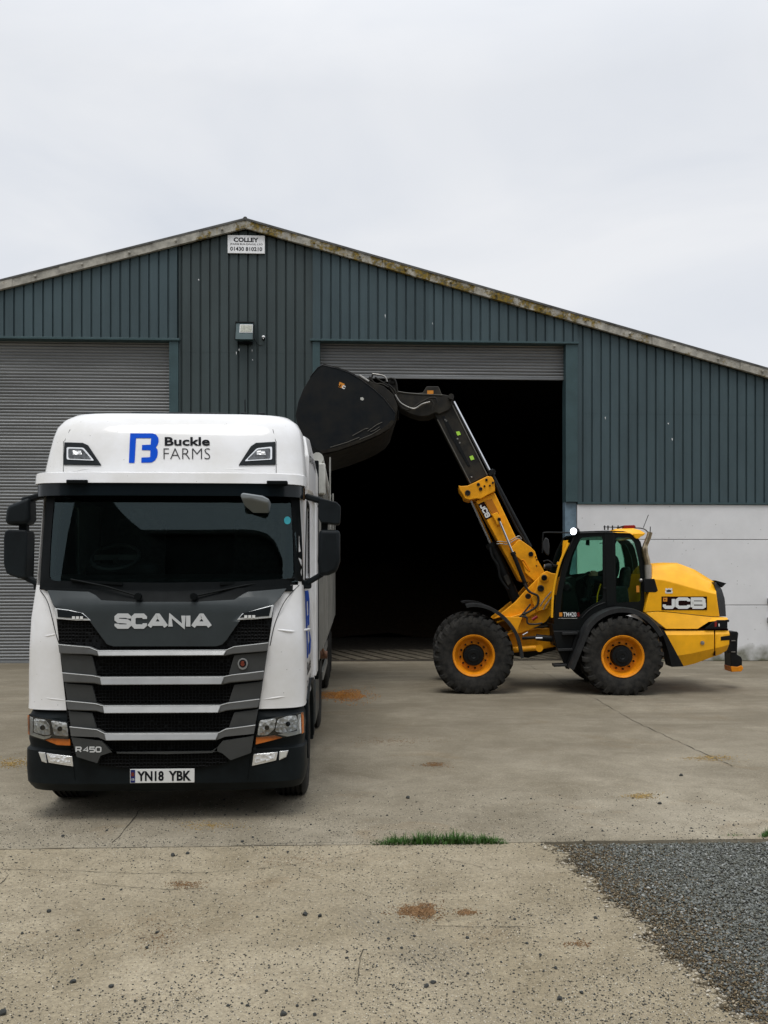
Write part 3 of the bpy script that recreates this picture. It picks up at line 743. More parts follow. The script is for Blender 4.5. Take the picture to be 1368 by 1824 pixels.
ICO_V = []
ICO_F = []
_b = bmesh.new(); bmesh.ops.create_icosphere(_b, subdivisions=1, radius=1)
_b.verts.ensure_lookup_table(); ICO_V = np.array([v.co[:] for v in _b.verts]); ICO_F = np.array([[v.index for v in f.verts] for f in _b.faces]); _b.free()
OCT_V = np.array([(1, 0, 0), (0, 1, 0), (-1, 0, 0), (0, -1, 0), (0, 0, 1), (0, 0, -1)], float)
OCT_F = np.array([(0, 1, 4), (1, 2, 4), (2, 3, 4), (3, 0, 4), (1, 0, 5), (2, 1, 5), (3, 2, 5), (0, 3, 5)])
NPR = np.random.default_rng(3)
def scatter(name, pts, sizes, m, base='oct', flat=0.6, jitter=0.3, smooth=0):
    BV, BF = (OCT_V, OCT_F) if base == 'oct' else (ICO_V, ICO_F)
    n = len(pts); k = len(BV)
    V = np.repeat(BV[None], n, 0) * (1 + NPR.uniform(-jitter, jitter, (n, k, 1)))
    V *= NPR.uniform(0.65, 1.25, (n, 1, 3)) * np.array([1, 1, flat])
    a = NPR.uniform(0, 6.283, n); c, s_ = np.cos(a), np.sin(a)
    tl = NPR.uniform(-.5, .5, n); ct, st = np.cos(tl), np.sin(tl)
    x, y, z = V[..., 0].copy(), V[..., 1].copy(), V[..., 2].copy()
    y, z = y * ct[:, None] - z * st[:, None], y * st[:, None] + z * ct[:, None]
    V = np.stack([x * c[:, None] - y * s_[:, None], x * s_[:, None] + y * c[:, None], z], -1)
    V = V * np.asarray(sizes)[:, None, None] + np.asarray(pts)[:, None, :]
    FF = (BF[None] + (np.arange(n) * k)[:, None, None]).reshape(-1, 3)
    me = bpy.data.meshes.new(name)
    me.vertices.add(n * k); me.vertices.foreach_set('co', V.reshape(-1))
    me.loops.add(FF.size); me.loops.foreach_set('vertex_index', FF.reshape(-1).astype(np.int32))
    me.polygons.add(len(FF)); me.polygons.foreach_set('loop_start', (np.arange(len(FF)) * 3).astype(np.int32)); me.polygons.foreach_set('loop_total', np.full(len(FF), 3, np.int32))
    me.update(); me.validate()
    return finish(name, me, m, None, smooth, recalc=False)

# gravel: many small stones
pts, sz = [], []
rnd = random.Random(11)
while len(pts) < 64000:
    y = rnd.uniform(2.9, Y1 - 0.02) ; x = rnd.uniform(0.6, 5.2)
    e = bx_at(y)
    dd = x - e
    if dd < 0.0: continue
    if x > 0.56 * y + 1.4 or (x > 0.56 * y + 0.3 and rnd.random() < .5): continue
    if dd < 0.5 and rnd.random() > 0.12 + 1.5 * dd: continue
    s = rnd.choice((.0042, .0055, .007, .009, .013)) * rnd.uniform(.75, 1.2)
    pts.append((x, y, -0.031 + s * 0.35 + rnd.uniform(0, .010))); sz.append(s)
tag(scatter('gravel', pts, sz, M['stone'], 'oct', 0.6), kind='stuff')
pts2, sz2 = [], []
while len(pts2) < 20000:
    y = rnd.uniform(2.9, Y1 - 0.02); x = bx_at(y) + abs(rnd.gauss(0, .36)) - .06; s = rnd.uniform(.003, .008)
    pts2.append((x, y, -0.027 + rnd.uniform(0, .012))); sz2.append(s)
tag(scatter('brown_gravel', pts2, sz2, island_mat('brown_grit', [(0, (.05, .042, .028)), (.5, (.13, .10, .06)), (.85, (.22, .165, .095)), (1, (.42, .37, .28))]), 'oct', 0.8), kind='stuff')

# fine loose chippings over the concrete, pale and dark
def yard_pts(n, smin, smax, near_w=0.7, seed=1):
    rr = random.Random(seed); P_, S_ = [], []
    while len(P_) < n:
        if rr.random() < near_w:
            py = rr.uniform(1500, 1830); px = rr.uniform(-10, 1380)
        else:
            py = 1400 + 110 * rr.random() ** 0.6; px = rr.uniform(-10, 1380)
        q = G(px, py)
        if q.y < Y1 and q.x > bx_at(q.y) - 0.01: continue
        cl = .5 + .5 * math.sin(q.x * 2.3 + 1.7 * math.sin(q.y * 1.9)) * math.sin(q.y * 2.9 + 1.3 * math.sin(q.x * 3.1))
        if rr.random() > .4 + .8 * cl * cl: continue
        s = smin + (smax - smin) * rr.random() ** 1.8; P_.append((q.x, q.y, (0 if q.y > Y1 else -0.004) + s * .3)); S_.append(s)
    return P_, S_
tag(scatter('pale_chippings', *yard_pts(17000, .0018, .0058, .82, 21), M['pale_chip'], 'oct', 0.6), kind='stuff')
tag(scatter('dark_chippings', *yard_pts(15000, .002, .0068, .74, 22), M['dark_stone'], 'oct', 0.7), kind='stuff')

# the larger dark stones lying on the concrete: each one its own object
rnd = random.Random(31)
bm_ = bmesh.new(); protos = []
for k in range(6):
    bb = bmesh.new(); bmesh.ops.create_icosphere(bb, subdivisions=2, radius=1)
    for v in bb.verts:
        nse = 1 + rnd.uniform(-.12, .12); v.co *= nse; v.co.z *= .72; v.co.x *= 1.15
    for _ in range(5):
        nrm = Vector((rnd.uniform(-1, 1), rnd.uniform(-1, 1), rnd.uniform(-.4, 1))).normalized()
        for v in bb.verts:
            dd = v.co.dot(nrm) - .62
            if dd > 0: v.co -= nrm * dd
    me = bpy.data.meshes.new('stone'); bb.to_mesh(me); bb.free(); me.materials.append(M['dark_stone'])
    protos.append(me)
bm_.free()
big = [(543, 1629, 9), (569, 1632, 7), (505, 1807, 10), (560, 1807, 7), (996, 1779, 9), (759, 1756, 8), (772, 1750, 8), (4, 1806, 13), (130, 1749, 9), (198, 1757, 8), (308, 1524, 8), (334, 1520, 6), (112, 1490, 5),
       (87, 1624, 7), (832, 1670, 6), (738, 1667, 5), (715, 1688, 5), (1061, 1635, 6), (990, 1724, 6), (1036, 1768, 7), (1175, 1432, 6), (727, 1422, 7), (1213, 1382, 6), (716, 1700, 4), (618, 1706, 5), (262, 1688, 6), (280, 1660, 5), (432, 1500, 5), (450, 1492, 4), (190, 1480, 4)]
big += [(None, None, None)] * 150
gs = 'dark stones scattered over the concrete yard'
for i, (px, py, w) in enumerate(big):
    if px is None:
        while True:
            py = 1415 + 405 * rnd.random() ** 1.1; px = rnd.uniform(0, 1360)
            if rnd.random() < .4: py = rnd.uniform(1415, 1500); px = rnd.uniform(330, 1330)
            q = G(px, py)
            if not (q.y < Y1 and q.x > bx_at(q.y)): break
        w = rnd.choice((3, 3.5, 4, 5)) * (0.6 + 0.5 * (py - 1400) / 400)
    q = G(px, py); r = w * q.y / F * 0.62
    o = bpy.data.objects.new('stone', protos[i % 6]); COL.objects.link(o)
    o.location = (q.x, q.y, (0 if q.y > Y1 else -0.004) + r * .42); o.scale = (r, r, r); o.rotation_euler = (rnd.uniform(-.2, .2), rnd.uniform(-.2, .2), rnd.uniform(0, 6))
    tag(o, 'small dark stone lying loose on the pale concrete yard', 'stone', gs)

# cracks and joints in the concrete, thin dirt-filled lines
def crack(px_pts, w0, seed, z=0.004, wob=4):
    rr = random.Random(seed); line = []
    for (a, b_), (c, d) in zip(px_pts, px_pts[1:]):
        n = max(2, int(math.hypot(c - a, d - b_) / 7))
        for i in range(n):
            t = i / n; q = G(a + (c - a) * t + rr.uniform(-wob, wob) * .5, b_ + (d - b_) * t + rr.uniform(-1, 1) * .5); line.append((q.x, q.y))
    vs = []
    for i, p in enumerate(line):
        a = Vector(line[max(i - 1, 0)]); b_ = Vector(line[min(i + 1, len(line) - 1)]); d = (b_ - a).normalized(); w = w0 * rr.uniform(.15, .8)
        zz = z if p[1] > Y1 else z - .004
        vs += [(p[0] - d.y * w, p[1] + d.x * w, zz), (p[0] + d.y * w, p[1] - d.x * w, zz)]
    return MB().add(vs, [(2 * i, 2 * i + 1, 2 * i + 3, 2 * i + 2) for i in range(len(line) - 1)])
cracks = MB()
for pp, w, sd_ in (([(905, 1172), (938, 1184), (985, 1206), (1020, 1228), (1062, 1246), (1128, 1284), (1200, 1318), (1312, 1368)], .009, 1), ([(252, 1440), (232, 1466), (196, 1508)], .009, 2),
                ([(0, 1548), (120, 1550), (250, 1556), (360, 1554), (450, 1548), (520, 1540), (640, 1520), (662, 1512)], .0035, 3), ([(165, 1574), (235, 1580), (300, 1584), (370, 1582)], .004, 4),
                ([(770, 1648), (850, 1651), (930, 1650), (962, 1653)], .004, 5), ([(646, 1690), (640, 1720), (635, 1762)], .004, 6),
                ([(740, 1518), (850, 1542), (900, 1552)], .003, 9), ([(415, 1506), (520, 1502), (660, 1500)], .004, 10), ([(0, 1574), (22, 1552)], .005, 11)):
    c_ = crack(pp, w, sd_); cracks.add(c_.v, c_.f)
o = cracks.build('concrete_cracks', M['crack'], None, smooth=0); o['kind'] = 'structure'

# spills of grain and brown dust
def spill(name, px, py, rx, ry, n, m, lab, s=(.003, .006), mound=0.0):
    rr = random.Random(int(px * 7 + py)); P_, S_ = [], []
    for _ in range(n):
        a = rr.uniform(0, 6.283); q_ = rr.random() ** .8 * (1.0 if rr.random() < .8 else 1.7)
        w = 1 + .22 * math.sin(a * 3 + px) + .15 * math.sin(a * 5 + py)
        u, v = px + rx * q_ * w * math.cos(a), py + ry * q_ * w * math.sin(a)
        if v < 1180: continue
        g_ = G(u, v); sc = rr.uniform(*s)
        P_.append((g_.x, g_.y, (0 if g_.y > Y1 else -.004) + sc * .3 + mound * max(0, 1 - q_) * rr.random())); S_.append(sc)
    o = scatter(name, P_, S_, m, 'oct', .6)
    tag(o, lab, 'spilled grain', kind='stuff'); return o
spill('spilled_grain', 608, 1239, 46, 9, 4200, M['grain'], 'orange grain spilled on the concrete beside the lorry', (.005, .010), .02)
spill('spilled_grain', 746, 1622, 34, 12, 2300, M['brown_dust'], 'reddish brown spill on the bare concrete apron', (.003, .006), .006)
spill('spilled_grain', 830, 1624, 17, 5, 420, M['brown_dust'], 'small brown spill beside the bigger reddish one', (.003, .006))
spill('spilled_grain', 1142, 1418, 28, 5, 520, M['yellow_dust'], 'yellow dusting of grain in front of the gravel', (.003, .007))
spill('spilled_grain', 772, 1362, 22, 4, 380, M['brown_dust'], 'faint brown spill in the middle of the yard', (.004, .008))
spill('spilled_grain', 372, 1470, 50, 8, 420, M['yellow_dust'], 'thin ochre scatter of grain in front of the lorry bumper', (.003, .006))
spill('spilled_grain', 330, 1575, 34, 7, 420, M['brown_dust'], 'brown smear of dust below the lorry on the near apron', (.003, .005))
spill('spilled_grain', 1268, 1350, 40, 5, 520, M['yellow_dust'], 'brownish spill near the far end of the loader', (.004, .008))
spill('spilled_grain', 18, 1360, 36, 8, 700, M['yellow_dust'], 'ochre grain scatter beside the lorry bumper at the picture edge', (.004, .008))
spill('spilled_grain', 1030, 1680, 26, 6, 260, M['brown_dust'], 'thin dark smear of dust beside the gravel edge', (.002, .005))

spill('spilled_grain', 285, 1668, 60, 34, 700, M['brown_dust'], 'broad thin scatter of brown grit on the near concrete apron', (.0015, .004))
spill('spilled_grain', 540, 1530, 70, 12, 420, M['brown_dust'], 'thin brown grit between the slab joint and the near apron', (.0015, .004))
spill('spilled_grain', 700, 1320, 90, 7, 500, M['brown_dust'], 'long faint streak of brown grit across the middle of the yard', (.003, .006))
# tyre tread prints pressed in dust on the apron: low ridges of dirt
# grass growing in the joint
def grass_patch(name, px0, px1, py, n, hmin, hmax, seed, spread, lab):
    rr = random.Random(seed); mb = MB()
    for _ in range(n):
        px = rr.uniform(px0, px1); t = (px - px0) / (px1 - px0)
        env = (0.4 + 0.6 * min(1, 3 * t, 3.5 * (1 - t))) * (0.85 + .15 * math.sin(px * .11))
        q = G(px, py + rr.uniform(-spread, spread) - 2 * t)
        h = rr.uniform(hmin, hmax) * env * (1.5 if rr.random() < .07 else 1); w = rr.uniform(.0035, .009); a = rr.uniform(0, 6.28); ln = rr.uniform(.1, 1.1) * h
        dx, dy = math.cos(a), math.sin(a); b0 = Vector((q.x, q.y, -0.02))
        sidev = Vector((-dy, dx, 0)) * w; prev = None; ids = []
        pts = [b0 + Vector((dx, dy, 0)) * ln * (k / 4) ** 2 + Vector((0, 0, h * (k / 4) * (1 - .25 * (k / 4) * (ln / h)))) for k in range(5)]
        vs = []
        for k, p in enumerate(pts): vs += [p - sidev * (1 - k / 4.2), p + sidev * (1 - k / 4.2)]
        mb.add(vs, [(2 * k, 2 * k + 1, 2 * k + 3, 2 * k + 2) for k in range(4)])
    o = mb.build(name, M['grass'], None, smooth=0); tag(o, lab, 'grass', kind='stuff'); return o
grass_patch('grass', 660, 905, 1501, 1900, .03, .125, 41, 4.0, 'strip of green grass growing in the concrete joint')
grass_patch('grass', 1275, 1330, 1489, 140, .02, .05, 42, 2.0, 'thin grass at the edge of the gravel')
grass_patch('grass', 1352, 1380, 1490, 160, .04, .09, 43, 3.0, 'grass tuft at the far edge of the gravel')
grass_patch('grass', 900, 960, 1500, 90, .015, .03, 44, 2.0, 'sparse short grass along the slab joint')

# unseen building added behind the viewer, height and gable shaped for the windscreen's reflection
M['barn_wall'] = mat('barn_wall', (0.05, 0.055, 0.052), 0.8, 0, 0.3, 1)
barn = empty('unseen_building', (-9, -15, 0)); tag(barn, 'tall dark unseen building added across the yard, shaped for the lorry windscreen reflection', 'building')
f = MB(); f.box(-9, 24, -12, 0, 0, 13.2); f.build('wall', M['barn_wall'], barn)
f = MB(); f.prism([(2.2, 0.4, 12.6), (-5.0, 0.4, 17.6), (-12.2, 0.4, 12.6), (-12.2, .4, 0), (2.2, .4, 0)], (0, -11, 0)); f.build('gable_wall', M['barn_wall'], barn)
f = MB(); f.prism([(-9.3, 0.3, 13.21), (24.3, 0.3, 13.21), (24.3, -6, 14.6), (-9.3, -6, 14.6)], (0, 0, .15)); f.build('roof', M['roof'], barn)

# broken lumps of concrete and grit along the ragged slab edge
pe, se = [], []
rnd = random.Random(77)
for _ in range(1500):
    y = rnd.uniform(3.2, Y1 - .03); x = bx_at(y) + rnd.gauss(0, .045); s = rnd.choice((.004, .006, .009, .014)) * rnd.uniform(.7, 1.2)
    inside = x < bx_at(y); pe.append((x, y, (-.004 if inside else -.026) + s * .25)); se.append(s)
tag(scatter('edge_rubble', pe, se, island_mat('edge_rubble', [(0, (.12, .10, .07)), (.5, (.30, .26, .19)), (1, (.52, .48, .40))]), 'oct', .6), kind='stuff')
# ------------------------------------------------------------------ the lorry (local: x across, y backwards from the front, z up)
YT = 7.3
XT = P(298, 1030, 7.5).x
M['white_paint'] = mat('white_paint', (0.80, 0.805, 0.82), 0.32, 0, 0.04, 1.5, coat=0.5, col2=(.70, .695, .68))
def bug_specks(m):
    L = m.node_tree.links; b = m.node_tree.nodes['Principled BSDF']; base = b.inputs['Base Color'].links[0].from_socket
    tc = nn(m, 'ShaderNodeTexCoord'); vo = nn(m, 'ShaderNodeTexVoronoi'); vo.inputs['Scale'].default_value = 13; L.new(tc.outputs['Object'], vo.inputs['Vector'])
    r = nn(m, 'ShaderNodeValToRGB'); r.color_ramp.elements[0].position = .035; r.color_ramp.elements[1].position = .06; r.color_ramp.elements[0].color = (.25, .24, .22, 1); L.new(vo.outputs['Distance'], r.inputs[0])
    x = nn(m, 'ShaderNodeMix'); x.data_type = 'RGBA'; x.blend_type = 'MULTIPLY'; x.inputs[0].default_value = .8; L.new(base, x.inputs[6]); L.new(r.outputs[0], x.inputs[7]); L.new(x.outputs[2], b.inputs['Base Color'])
bug_specks(M['white_paint'])
M['dark_plastic'] = mat('dark_plastic', (0.010, 0.0135, 0.016), 0.5, 0, 0.25, 5, spec=.14, bump=0.06, bscale=250)
M['bumper_plastic'] = mat('bumper_plastic', (0.0065, 0.0095, 0.011), 0.5, 0, 0.35, 3.5, spec=.14, bump=0.05, bscale=250)
M['grey_paint'] = mat('grey_paint', (0.036, 0.044, 0.047), 0.45, 0.1, 0.12, 3, coat=0.12)
M['bar_paint'] = mat('bar_paint', (0.27, 0.275, 0.275), 0.38, 0.25, 0.12, 4, coat=0.3)
M['bar_shaded'] = mat('bar_shaded', (0.115, 0.118, 0.118), 0.42, 0.2, 0.12, 4)  # bar ends: darker copy of the bar paint, shading put into the colour
M['block_paint'] = mat('block_paint', (0.055, 0.058, 0.058), 0.45, 0.2, 0.12, 4)
M['chrome'] = mat('chrome', (0.75, 0.76, 0.77), 0.15, .6)
M['alu'] = mat('alu', (0.29, 0.285, 0.262), 0.5, 0.4, 0.25, 2.5, stretch=(1, 1, .4))
M['badge'] = mat('badge', (0.60, 0.62, 0.63), 0.35, 0.15)
M['lamp_silver'] = mat('lamp_silver', (0.66, 0.68, 0.69), 0.25, 0.2)
M['amber'] = mat('amber', (0.50, 0.13, 0.015), 0.25, 0, 0.2, 20, coat=0.5)
M['blue'] = mat('blue', (0.004, 0.075, 0.56), 0.5, spec=.05)
M['blue_side'] = mat('blue_side', (0.01, 0.055, 0.30), 0.5, spec=.05)
M['plate_white'] = mat('plate_white', (0.72, 0.73, 0.72), 0.4)
M['plate_blue'] = mat('plate_blue', (0.01, 0.02, 0.12), 0.4)
M['lens_clear'] = glass_mat('lens_clear', (0.86, 0.88, 0.88), 1.2)
M['windscreen'] = glass_mat('windscreen', (0.46, 0.58, 0.56), 1.05, 0.01, rcol=(.72, .95, .97))
M['side_glass'] = glass_mat('side_glass', (0.12, 0.15, 0.15), 1.0)
M['cab_inside'] = mat('cab_inside', (0.020, 0.023, 0.024), 0.7, 0, 0.3, 6)
M['seat_cloth'] = mat('seat_cloth', (0.06, 0.064, 0.068), 0.9, 0, 0.3, 20)
M['cream'] = mat('cream', (0.50, 0.50, 0.46), 0.6, 0, 0.25, 3)
def grille_mat():
    m = mat('grille_mesh', (0.012, 0.013, 0.014), 0.5, spec=.06)
    L = m.node_tree.links; b = m.node_tree.nodes['Principled BSDF']
    tc = nn(m, 'ShaderNodeTexCoord'); vo = nn(m, 'ShaderNodeTexVoronoi'); vo.feature = 'DISTANCE_TO_EDGE'; vo.inputs['Scale'].default_value = 34; vo.inputs['Randomness'].default_value = 0.25
    L.new(tc.outputs['Object'], vo.inputs['Vector'])
    r = nn(m, 'ShaderNodeValToRGB'); r.color_ramp.elements[0].position = .04; r.color_ramp.elements[1].position = .12
    r.color_ramp.elements[0].color = (.010, .011, .012, 1); r.color_ramp.elements[1].color = (.001, .001, .001, 1); L.new(vo.outputs['Distance'], r.inputs[0]); L.new(r.outputs[0], b.inputs['Base Color'])
    bp = nn(m, 'ShaderNodeBump'); bp.inputs['Strength'].default_value = 1; bp.inputs['Distance'].default_value = .02; bp.invert = True; L.new(vo.outputs['Distance'], bp.inputs['Height']); L.new(bp.outputs[0], b.inputs['Normal'])
    return m
M['grille_mesh'] = grille_mat()
def reflector_mat():
    m = mat('reflector', (0.80, 0.81, 0.82), 0.2, 0.3)
    L = m.node_tree.links; b = m.node_tree.nodes['Principled BSDF']
    tc = nn(m, 'ShaderNodeTexCoord'); vo = nn(m, 'ShaderNodeTexVoronoi'); vo.inputs['Scale'].default_value = 26; vo.inputs['Randomness'].default_value = .8; L.new(tc.outputs['Object'], vo.inputs['Vector'])
    bp = nn(m, 'ShaderNodeBump'); bp.inputs['Strength'].default_value = .9; bp.inputs['Distance'].default_value = .02; L.new(vo.outputs['Distance'], bp.inputs['Height']); L.new(bp.outputs[0], b.inputs['Normal'])
    return m
M['reflector'] = reflector_mat()
M['lamp_dark'] = mat('lamp_dark', (.10, .105, .11), .2, .6, .5, 30)

W_T = [(0.26, 1.18), (0.32, 1.21), (0.45, 1.222), (0.92, 1.218), (1.0, 1.212), (1.48, 1.215), (1.53, 1.200), (1.9, 1.198), (2.0, 1.19), (2.9, 1.19), (3.0, 1.20), (3.15, 1.195), (3.4, 1.165), (3.52, 1.145), (3.61, 1.09), (3.66, 1.01), (3.69, 0.89)]
Y_T = [(0.26, 0.07), (0.34, 0.0), (0.92, 0.0), (1.0, 0.015), (1.5, 0.02), (1.88, 0.04), (1.955, 0.09), (1.985, 0.105), (2.93, 0.295), (3.02, 0.32), (3.4, 0.44), (3.55, 0.52), (3.64, 0.66), (3.69, 0.95)]
D_T = [(0.26, .40), (1.9, .42), (2.1, .45), (3.0, .48), (3.4, .55), (3.69, .6)]
PW = 5.0
def front_y(x, z):
    W, D = lerp_table(W_T, z), lerp_table(D_T, z); t = min(1.0, abs(x) / W)
    return lerp_table(Y_T, z) + D * (1 - max(0.0, 1 - t ** PW) ** (1 / PW))
def T(px, py):
    y = 0.1
    for _ in range(14):
        p = P(px, py, YT + y); x, z = p.x - XT, p.z
        y = 0.5 * y + 0.5 * front_y(x, z)
    return x, z
def TS(px, py, off=0.0):
    x, z = T(px, py); return Vector((x, front_y(x, z) - off, z))
lorry = empty('lorry', (XT, YT, 0))
tag(lorry, 'white lorry with a high roofed cab and grey grille, facing the viewer', 'lorry')

def ring(z, yb, W=None, y0=None, n=36, inset=0.0, D=None):
    W = (W or lerp_table(W_T, z)) - inset; y0 = lerp_table(Y_T, z) + inset if y0 is None else y0; D = D or lerp_table(D_T, z)
    out = [(W, yb, z)]
    for k in range(n + 1):
        t = math.pi * k / n; c, s_ = math.cos(t), math.sin(t)
        out.append((W * math.copysign(abs(c) ** (2 / PW), c), y0 + D - D * abs(s_) ** (2 / PW), z))
    out.append((-W, yb, z)); return out
def panel(name, pts, off, thick, m, parent, cut=0.09, bevel=0.0, pix=True, smooth=30):
    q = [T(*p) for p in pts] if pix else pts
    bm = bmesh.new(); vs = [bm.verts.new((x, 0, z)) for x, z in q]; bm.faces.new(vs)
    xs = [x for x, _ in q]; zs = [z for _, z in q]
    for lo, hi, nrm in ((min(xs), max(xs), (1, 0, 0)), (min(zs), max(zs), (0, 0, 1))):
        n = int((hi - lo) / cut)
        for i in range(1, n + 1):
            t = lo + (hi - lo) * i / (n + 1)
            co = (t, 0, 0) if nrm[0] else (0, 0, t)
            bmesh.ops.bisect_plane(bm, geom=bm.verts[:] + bm.edges[:] + bm.faces[:], plane_co=co, plane_no=nrm, dist=1e-5)
    for v in bm.verts: v.co.y = front_y(v.co.x, v.co.z) - (off(v.co.x, v.co.z) if callable(off) else off)
    if thick:
        g = bmesh.ops.extrude_face_region(bm, geom=list(bm.faces))
        for v in g['geom']:
            if isinstance(v, bmesh.types.BMVert): v.co.y += thick
    me = bpy.data.meshes.new(name); bm.to_mesh(me); bm.free()
    return finish(name, me, m, parent, smooth, bevel)
def mirror_px(pts): return [(2 * 298.5 - x, y) for x, y in pts][::-1]

# cab lower shell
sh = MB(); sh.loft([ring(z, 2.2) for z in (0.97, 1.03, 1.25, 1.5, 1.75, 1.98, 2.04)])
sh.build('cab', M['white_paint'], lorry, smooth=40)
# raised lower edge on the corner panels
# roof
rf = MB(); zs_ = (2.93, 3.0, 3.02, 3.1, 3.25, 3.4, 3.5, 3.58, 3.64, 3.675, 3.69)
rf.loft([ring(z, 2.2) for z in zs_] + [ring(3.70, 2.15, 0.6, 1.25)])
roof = rf.build('roof', M['white_paint'], lorry, smooth=40)
# raised rear spoiler step on the roof sides
for s in (-1, 1):
    b = MB(); b.loft([[(s * 1.205, 0.95, z), (s * 1.235, 1.2, z), (s * 1.235, 2.75, z), (s * 1.15, 2.75, z), (s * 1.15, 0.95, z)] for z in (2.95, 3.3)] + [[(s * 1.15, 1.3, 3.55), (s * 1.19, 1.5, 3.55), (s * 1.17, 2.75, 3.6), (s * 1.08, 2.75, 3.6), (s * 1.08, 1.3, 3.55)]])
    b.build('roof_side_fairing', M['white_paint'], lorry, smooth=50, bevel=0.02)
    b = MB(); b.box(s * 1.20 - .035, s * 1.20 + .035, 2.2, 2.72, 1.0, 2.95); b.build('side_collar', M['white_paint'], lorry, bevel=0.015)
    b = MB(); b.box(s * 1.20 - .04, s * 1.20 + .042, 2.725, 2.80, 0.9, 3.5); b.build('collar_edge', M['black'], lorry, bevel=0.01)
# side walls with windows, between waist and roof
for s in (-1, 1):
    def sm(u, v, s=s): return Vector((s * (lerp_table(W_T, v)), u, v))
    outer = [(0.44, 2.035), (0.75, 2.935), (2.2, 2.935), (2.2, 2.035)]
    hole = rounded([(0.62, 2.10), (0.88, 2.82), (1.38, 2.82), (1.40, 2.10)], .05)
    plate('door', outer, [hole], sm, (-s * 0.05, 0, 0), M['white_paint'], lorry)
    frame_o = rounded([(0.58, 2.06), (0.85, 2.86), (1.42, 2.86), (1.44, 2.06)], .06)
    plate('window_frame', frame_o, [hole], lambda u, v, s=s: sm(u, v) + Vector((s * .006, 0, 0)), (-s * .02, 0, 0), M['black'], lorry)
    w_ = MB(); w_.prism([sm(u, v) + Vector((-s * .03, 0, 0)) for u, v in hole], (-s * .006, 0, 0)); w_.build('side_window', M['side_glass'], lorry)
    # A pillar: white strip and black rubber
    mbp = MB(); rings = []
    for z in (2.03, 2.25, 2.5, 2.75, 2.94):
        W = lerp_table(W_T, z); y0 = lerp_table(Y_T, z); xs = (W * .965, W * .985, W * 1.0)
        pts = [(s * x_, front_y(x_, z) + .006, z) for x_ in xs] + [(s * W, y0 + .50, z), (s * (W - .06), y0 + .50, z), (s * (W - .06), front_y(W * .965, z) + .06, z)]
        rings.append(pts)
    mbp.loft(rings); mbp.build('windscreen_pillar', M['white_paint'], lorry, smooth=30)
# back wall and roof lining of the cab, dash, seats, wheel (seen through the glass)
b = MB(); b.box(-1.14, 1.14, 2.12, 2.19, 2.04, 2.93); b.build('cab_rear_wall', M['cab_inside'], lorry)
b = MB(); b.box(-1.12, 1.12, 0.55, 2.1, 2.88, 2.925); b.build('headlining', M['cab_inside'], lorry)
db = MB(); db.loft([[(x, front_y(x, 2.04) + .02, 2.045) for x in np.linspace(-1.12, 1.12, 17)] + [(1.12, 1.0, 2.045), (-1.12, 1.0, 2.045)], [(x, front_y(x, 2.1) + .06, 2.10) for x in np.linspace(-1.12, 1.12, 17)] + [(1.12, 0.85, 2.14), (-1.12, 0.85, 2.14)]])
db.build('dashboard', M['cab_inside'], lorry, smooth=30)
b = MB(); b.box(-0.9, -0.2, .75, 1.0, 2.12, 2.24); b.build('instrument_hood', M['cab_inside'], lorry, bevel=.04)
sw = MB(); c_ = Vector((-0.62, 0.82, 2.30)); ax = Vector((0, -.55, .83)); u_ = Vector((1, 0, 0)); w_ = ax.cross(u_)
sw.tube([c_ + (u_ * math.cos(a) + w_ * math.sin(a)) * .22 for a in np.linspace(0, 2 * math.pi, 33)], .018, 8, False)
sw.tube([c_ - ax * .2, c_], .03, 8); sw.bar(c_ - u_ * .21, c_ + u_ * .21, .02, .05)
M['wheel_rim'] = mat('wheel_rim', (0.07, 0.075, 0.075), 0.4)
sw.build('steering_wheel', M['wheel_rim'], lorry, smooth=50)
for x in (-0.62, 0.62):
    b = MB(); b.box(x - .27, x + .27, 1.25, 1.85, 2.05, 2.15); b.obox((x, 1.82, 2.42), (.5, .16, .62), Euler((R(-8), 0, 0)).to_matrix()); b.obox((x, 1.88, 2.78), (.28, .1, .16), Euler((R(-8), 0, 0)).to_matrix())
    b.build('seat', M['seat_cloth'], lorry, bevel=.04, seg=3)
# windscreen
ws = [(90, 880), (200, 877), (400, 877), (520, 880), (528, 960), (531, 1036), (420, 1046), (298, 1048), (170, 1046), (77, 1042), (82, 960)]
panel('windscreen', ws, 0.004, 0, M['windscreen'], lorry, cut=.07, smooth=60)
# black border of the glass (frit) as a frame
def frame_panel(name, outer, inner, off, thick, m, parent, cut=0.12):
    q = [T(*p) for p in outer]; h = [T(*p) for p in inner]
    v, f = flat2d([[(x, z) for x, z in q], [(x, z) for x, z in h]])
    bm = bmesh.new(); vs = [bm.verts.new((x, 0, z)) for x, z, _ in v]
    for t in f:
        try: bm.faces.new([vs[i] for i in t])
        except ValueError: pass
    bmesh.ops.remove_doubles(bm, verts=bm.verts, dist=1e-5)
    for nrm, lo, hi in (((1, 0, 0), min(a for a, _ in q), max(a for a, _ in q)), ((0, 0, 1), min(a for _, a in q), max(a for _, a in q))):
        n = int((hi - lo) / cut)
        for i in range(1, n + 1):
            t = lo + (hi - lo) * i / (n + 1)
            bmesh.ops.bisect_plane(bm, geom=bm.verts[:] + bm.edges[:] + bm.faces[:], plane_co=(t, 0, 0) if nrm[0] else (0, 0, t), plane_no=nrm, dist=1e-5)
    for w in bm.verts: w.co.y = front_y(w.co.x, w.co.z) - off
    g = bmesh.ops.extrude_face_region(bm, geom=list(bm.faces))
    for w in g['geom']:
        if isinstance(w, bmesh.types.BMVert): w.co.y += thick
    me = bpy.data.meshes.new(name); bm.to_mesh(me); bm.free()
    return finish(name, me, m, parent, 30)
ws_in = rounded([(98, 884), (518, 884), (523, 960), (525, 1030), (420, 1036), (298, 1038), (170, 1037), (88, 1034), (91, 960)], 12)
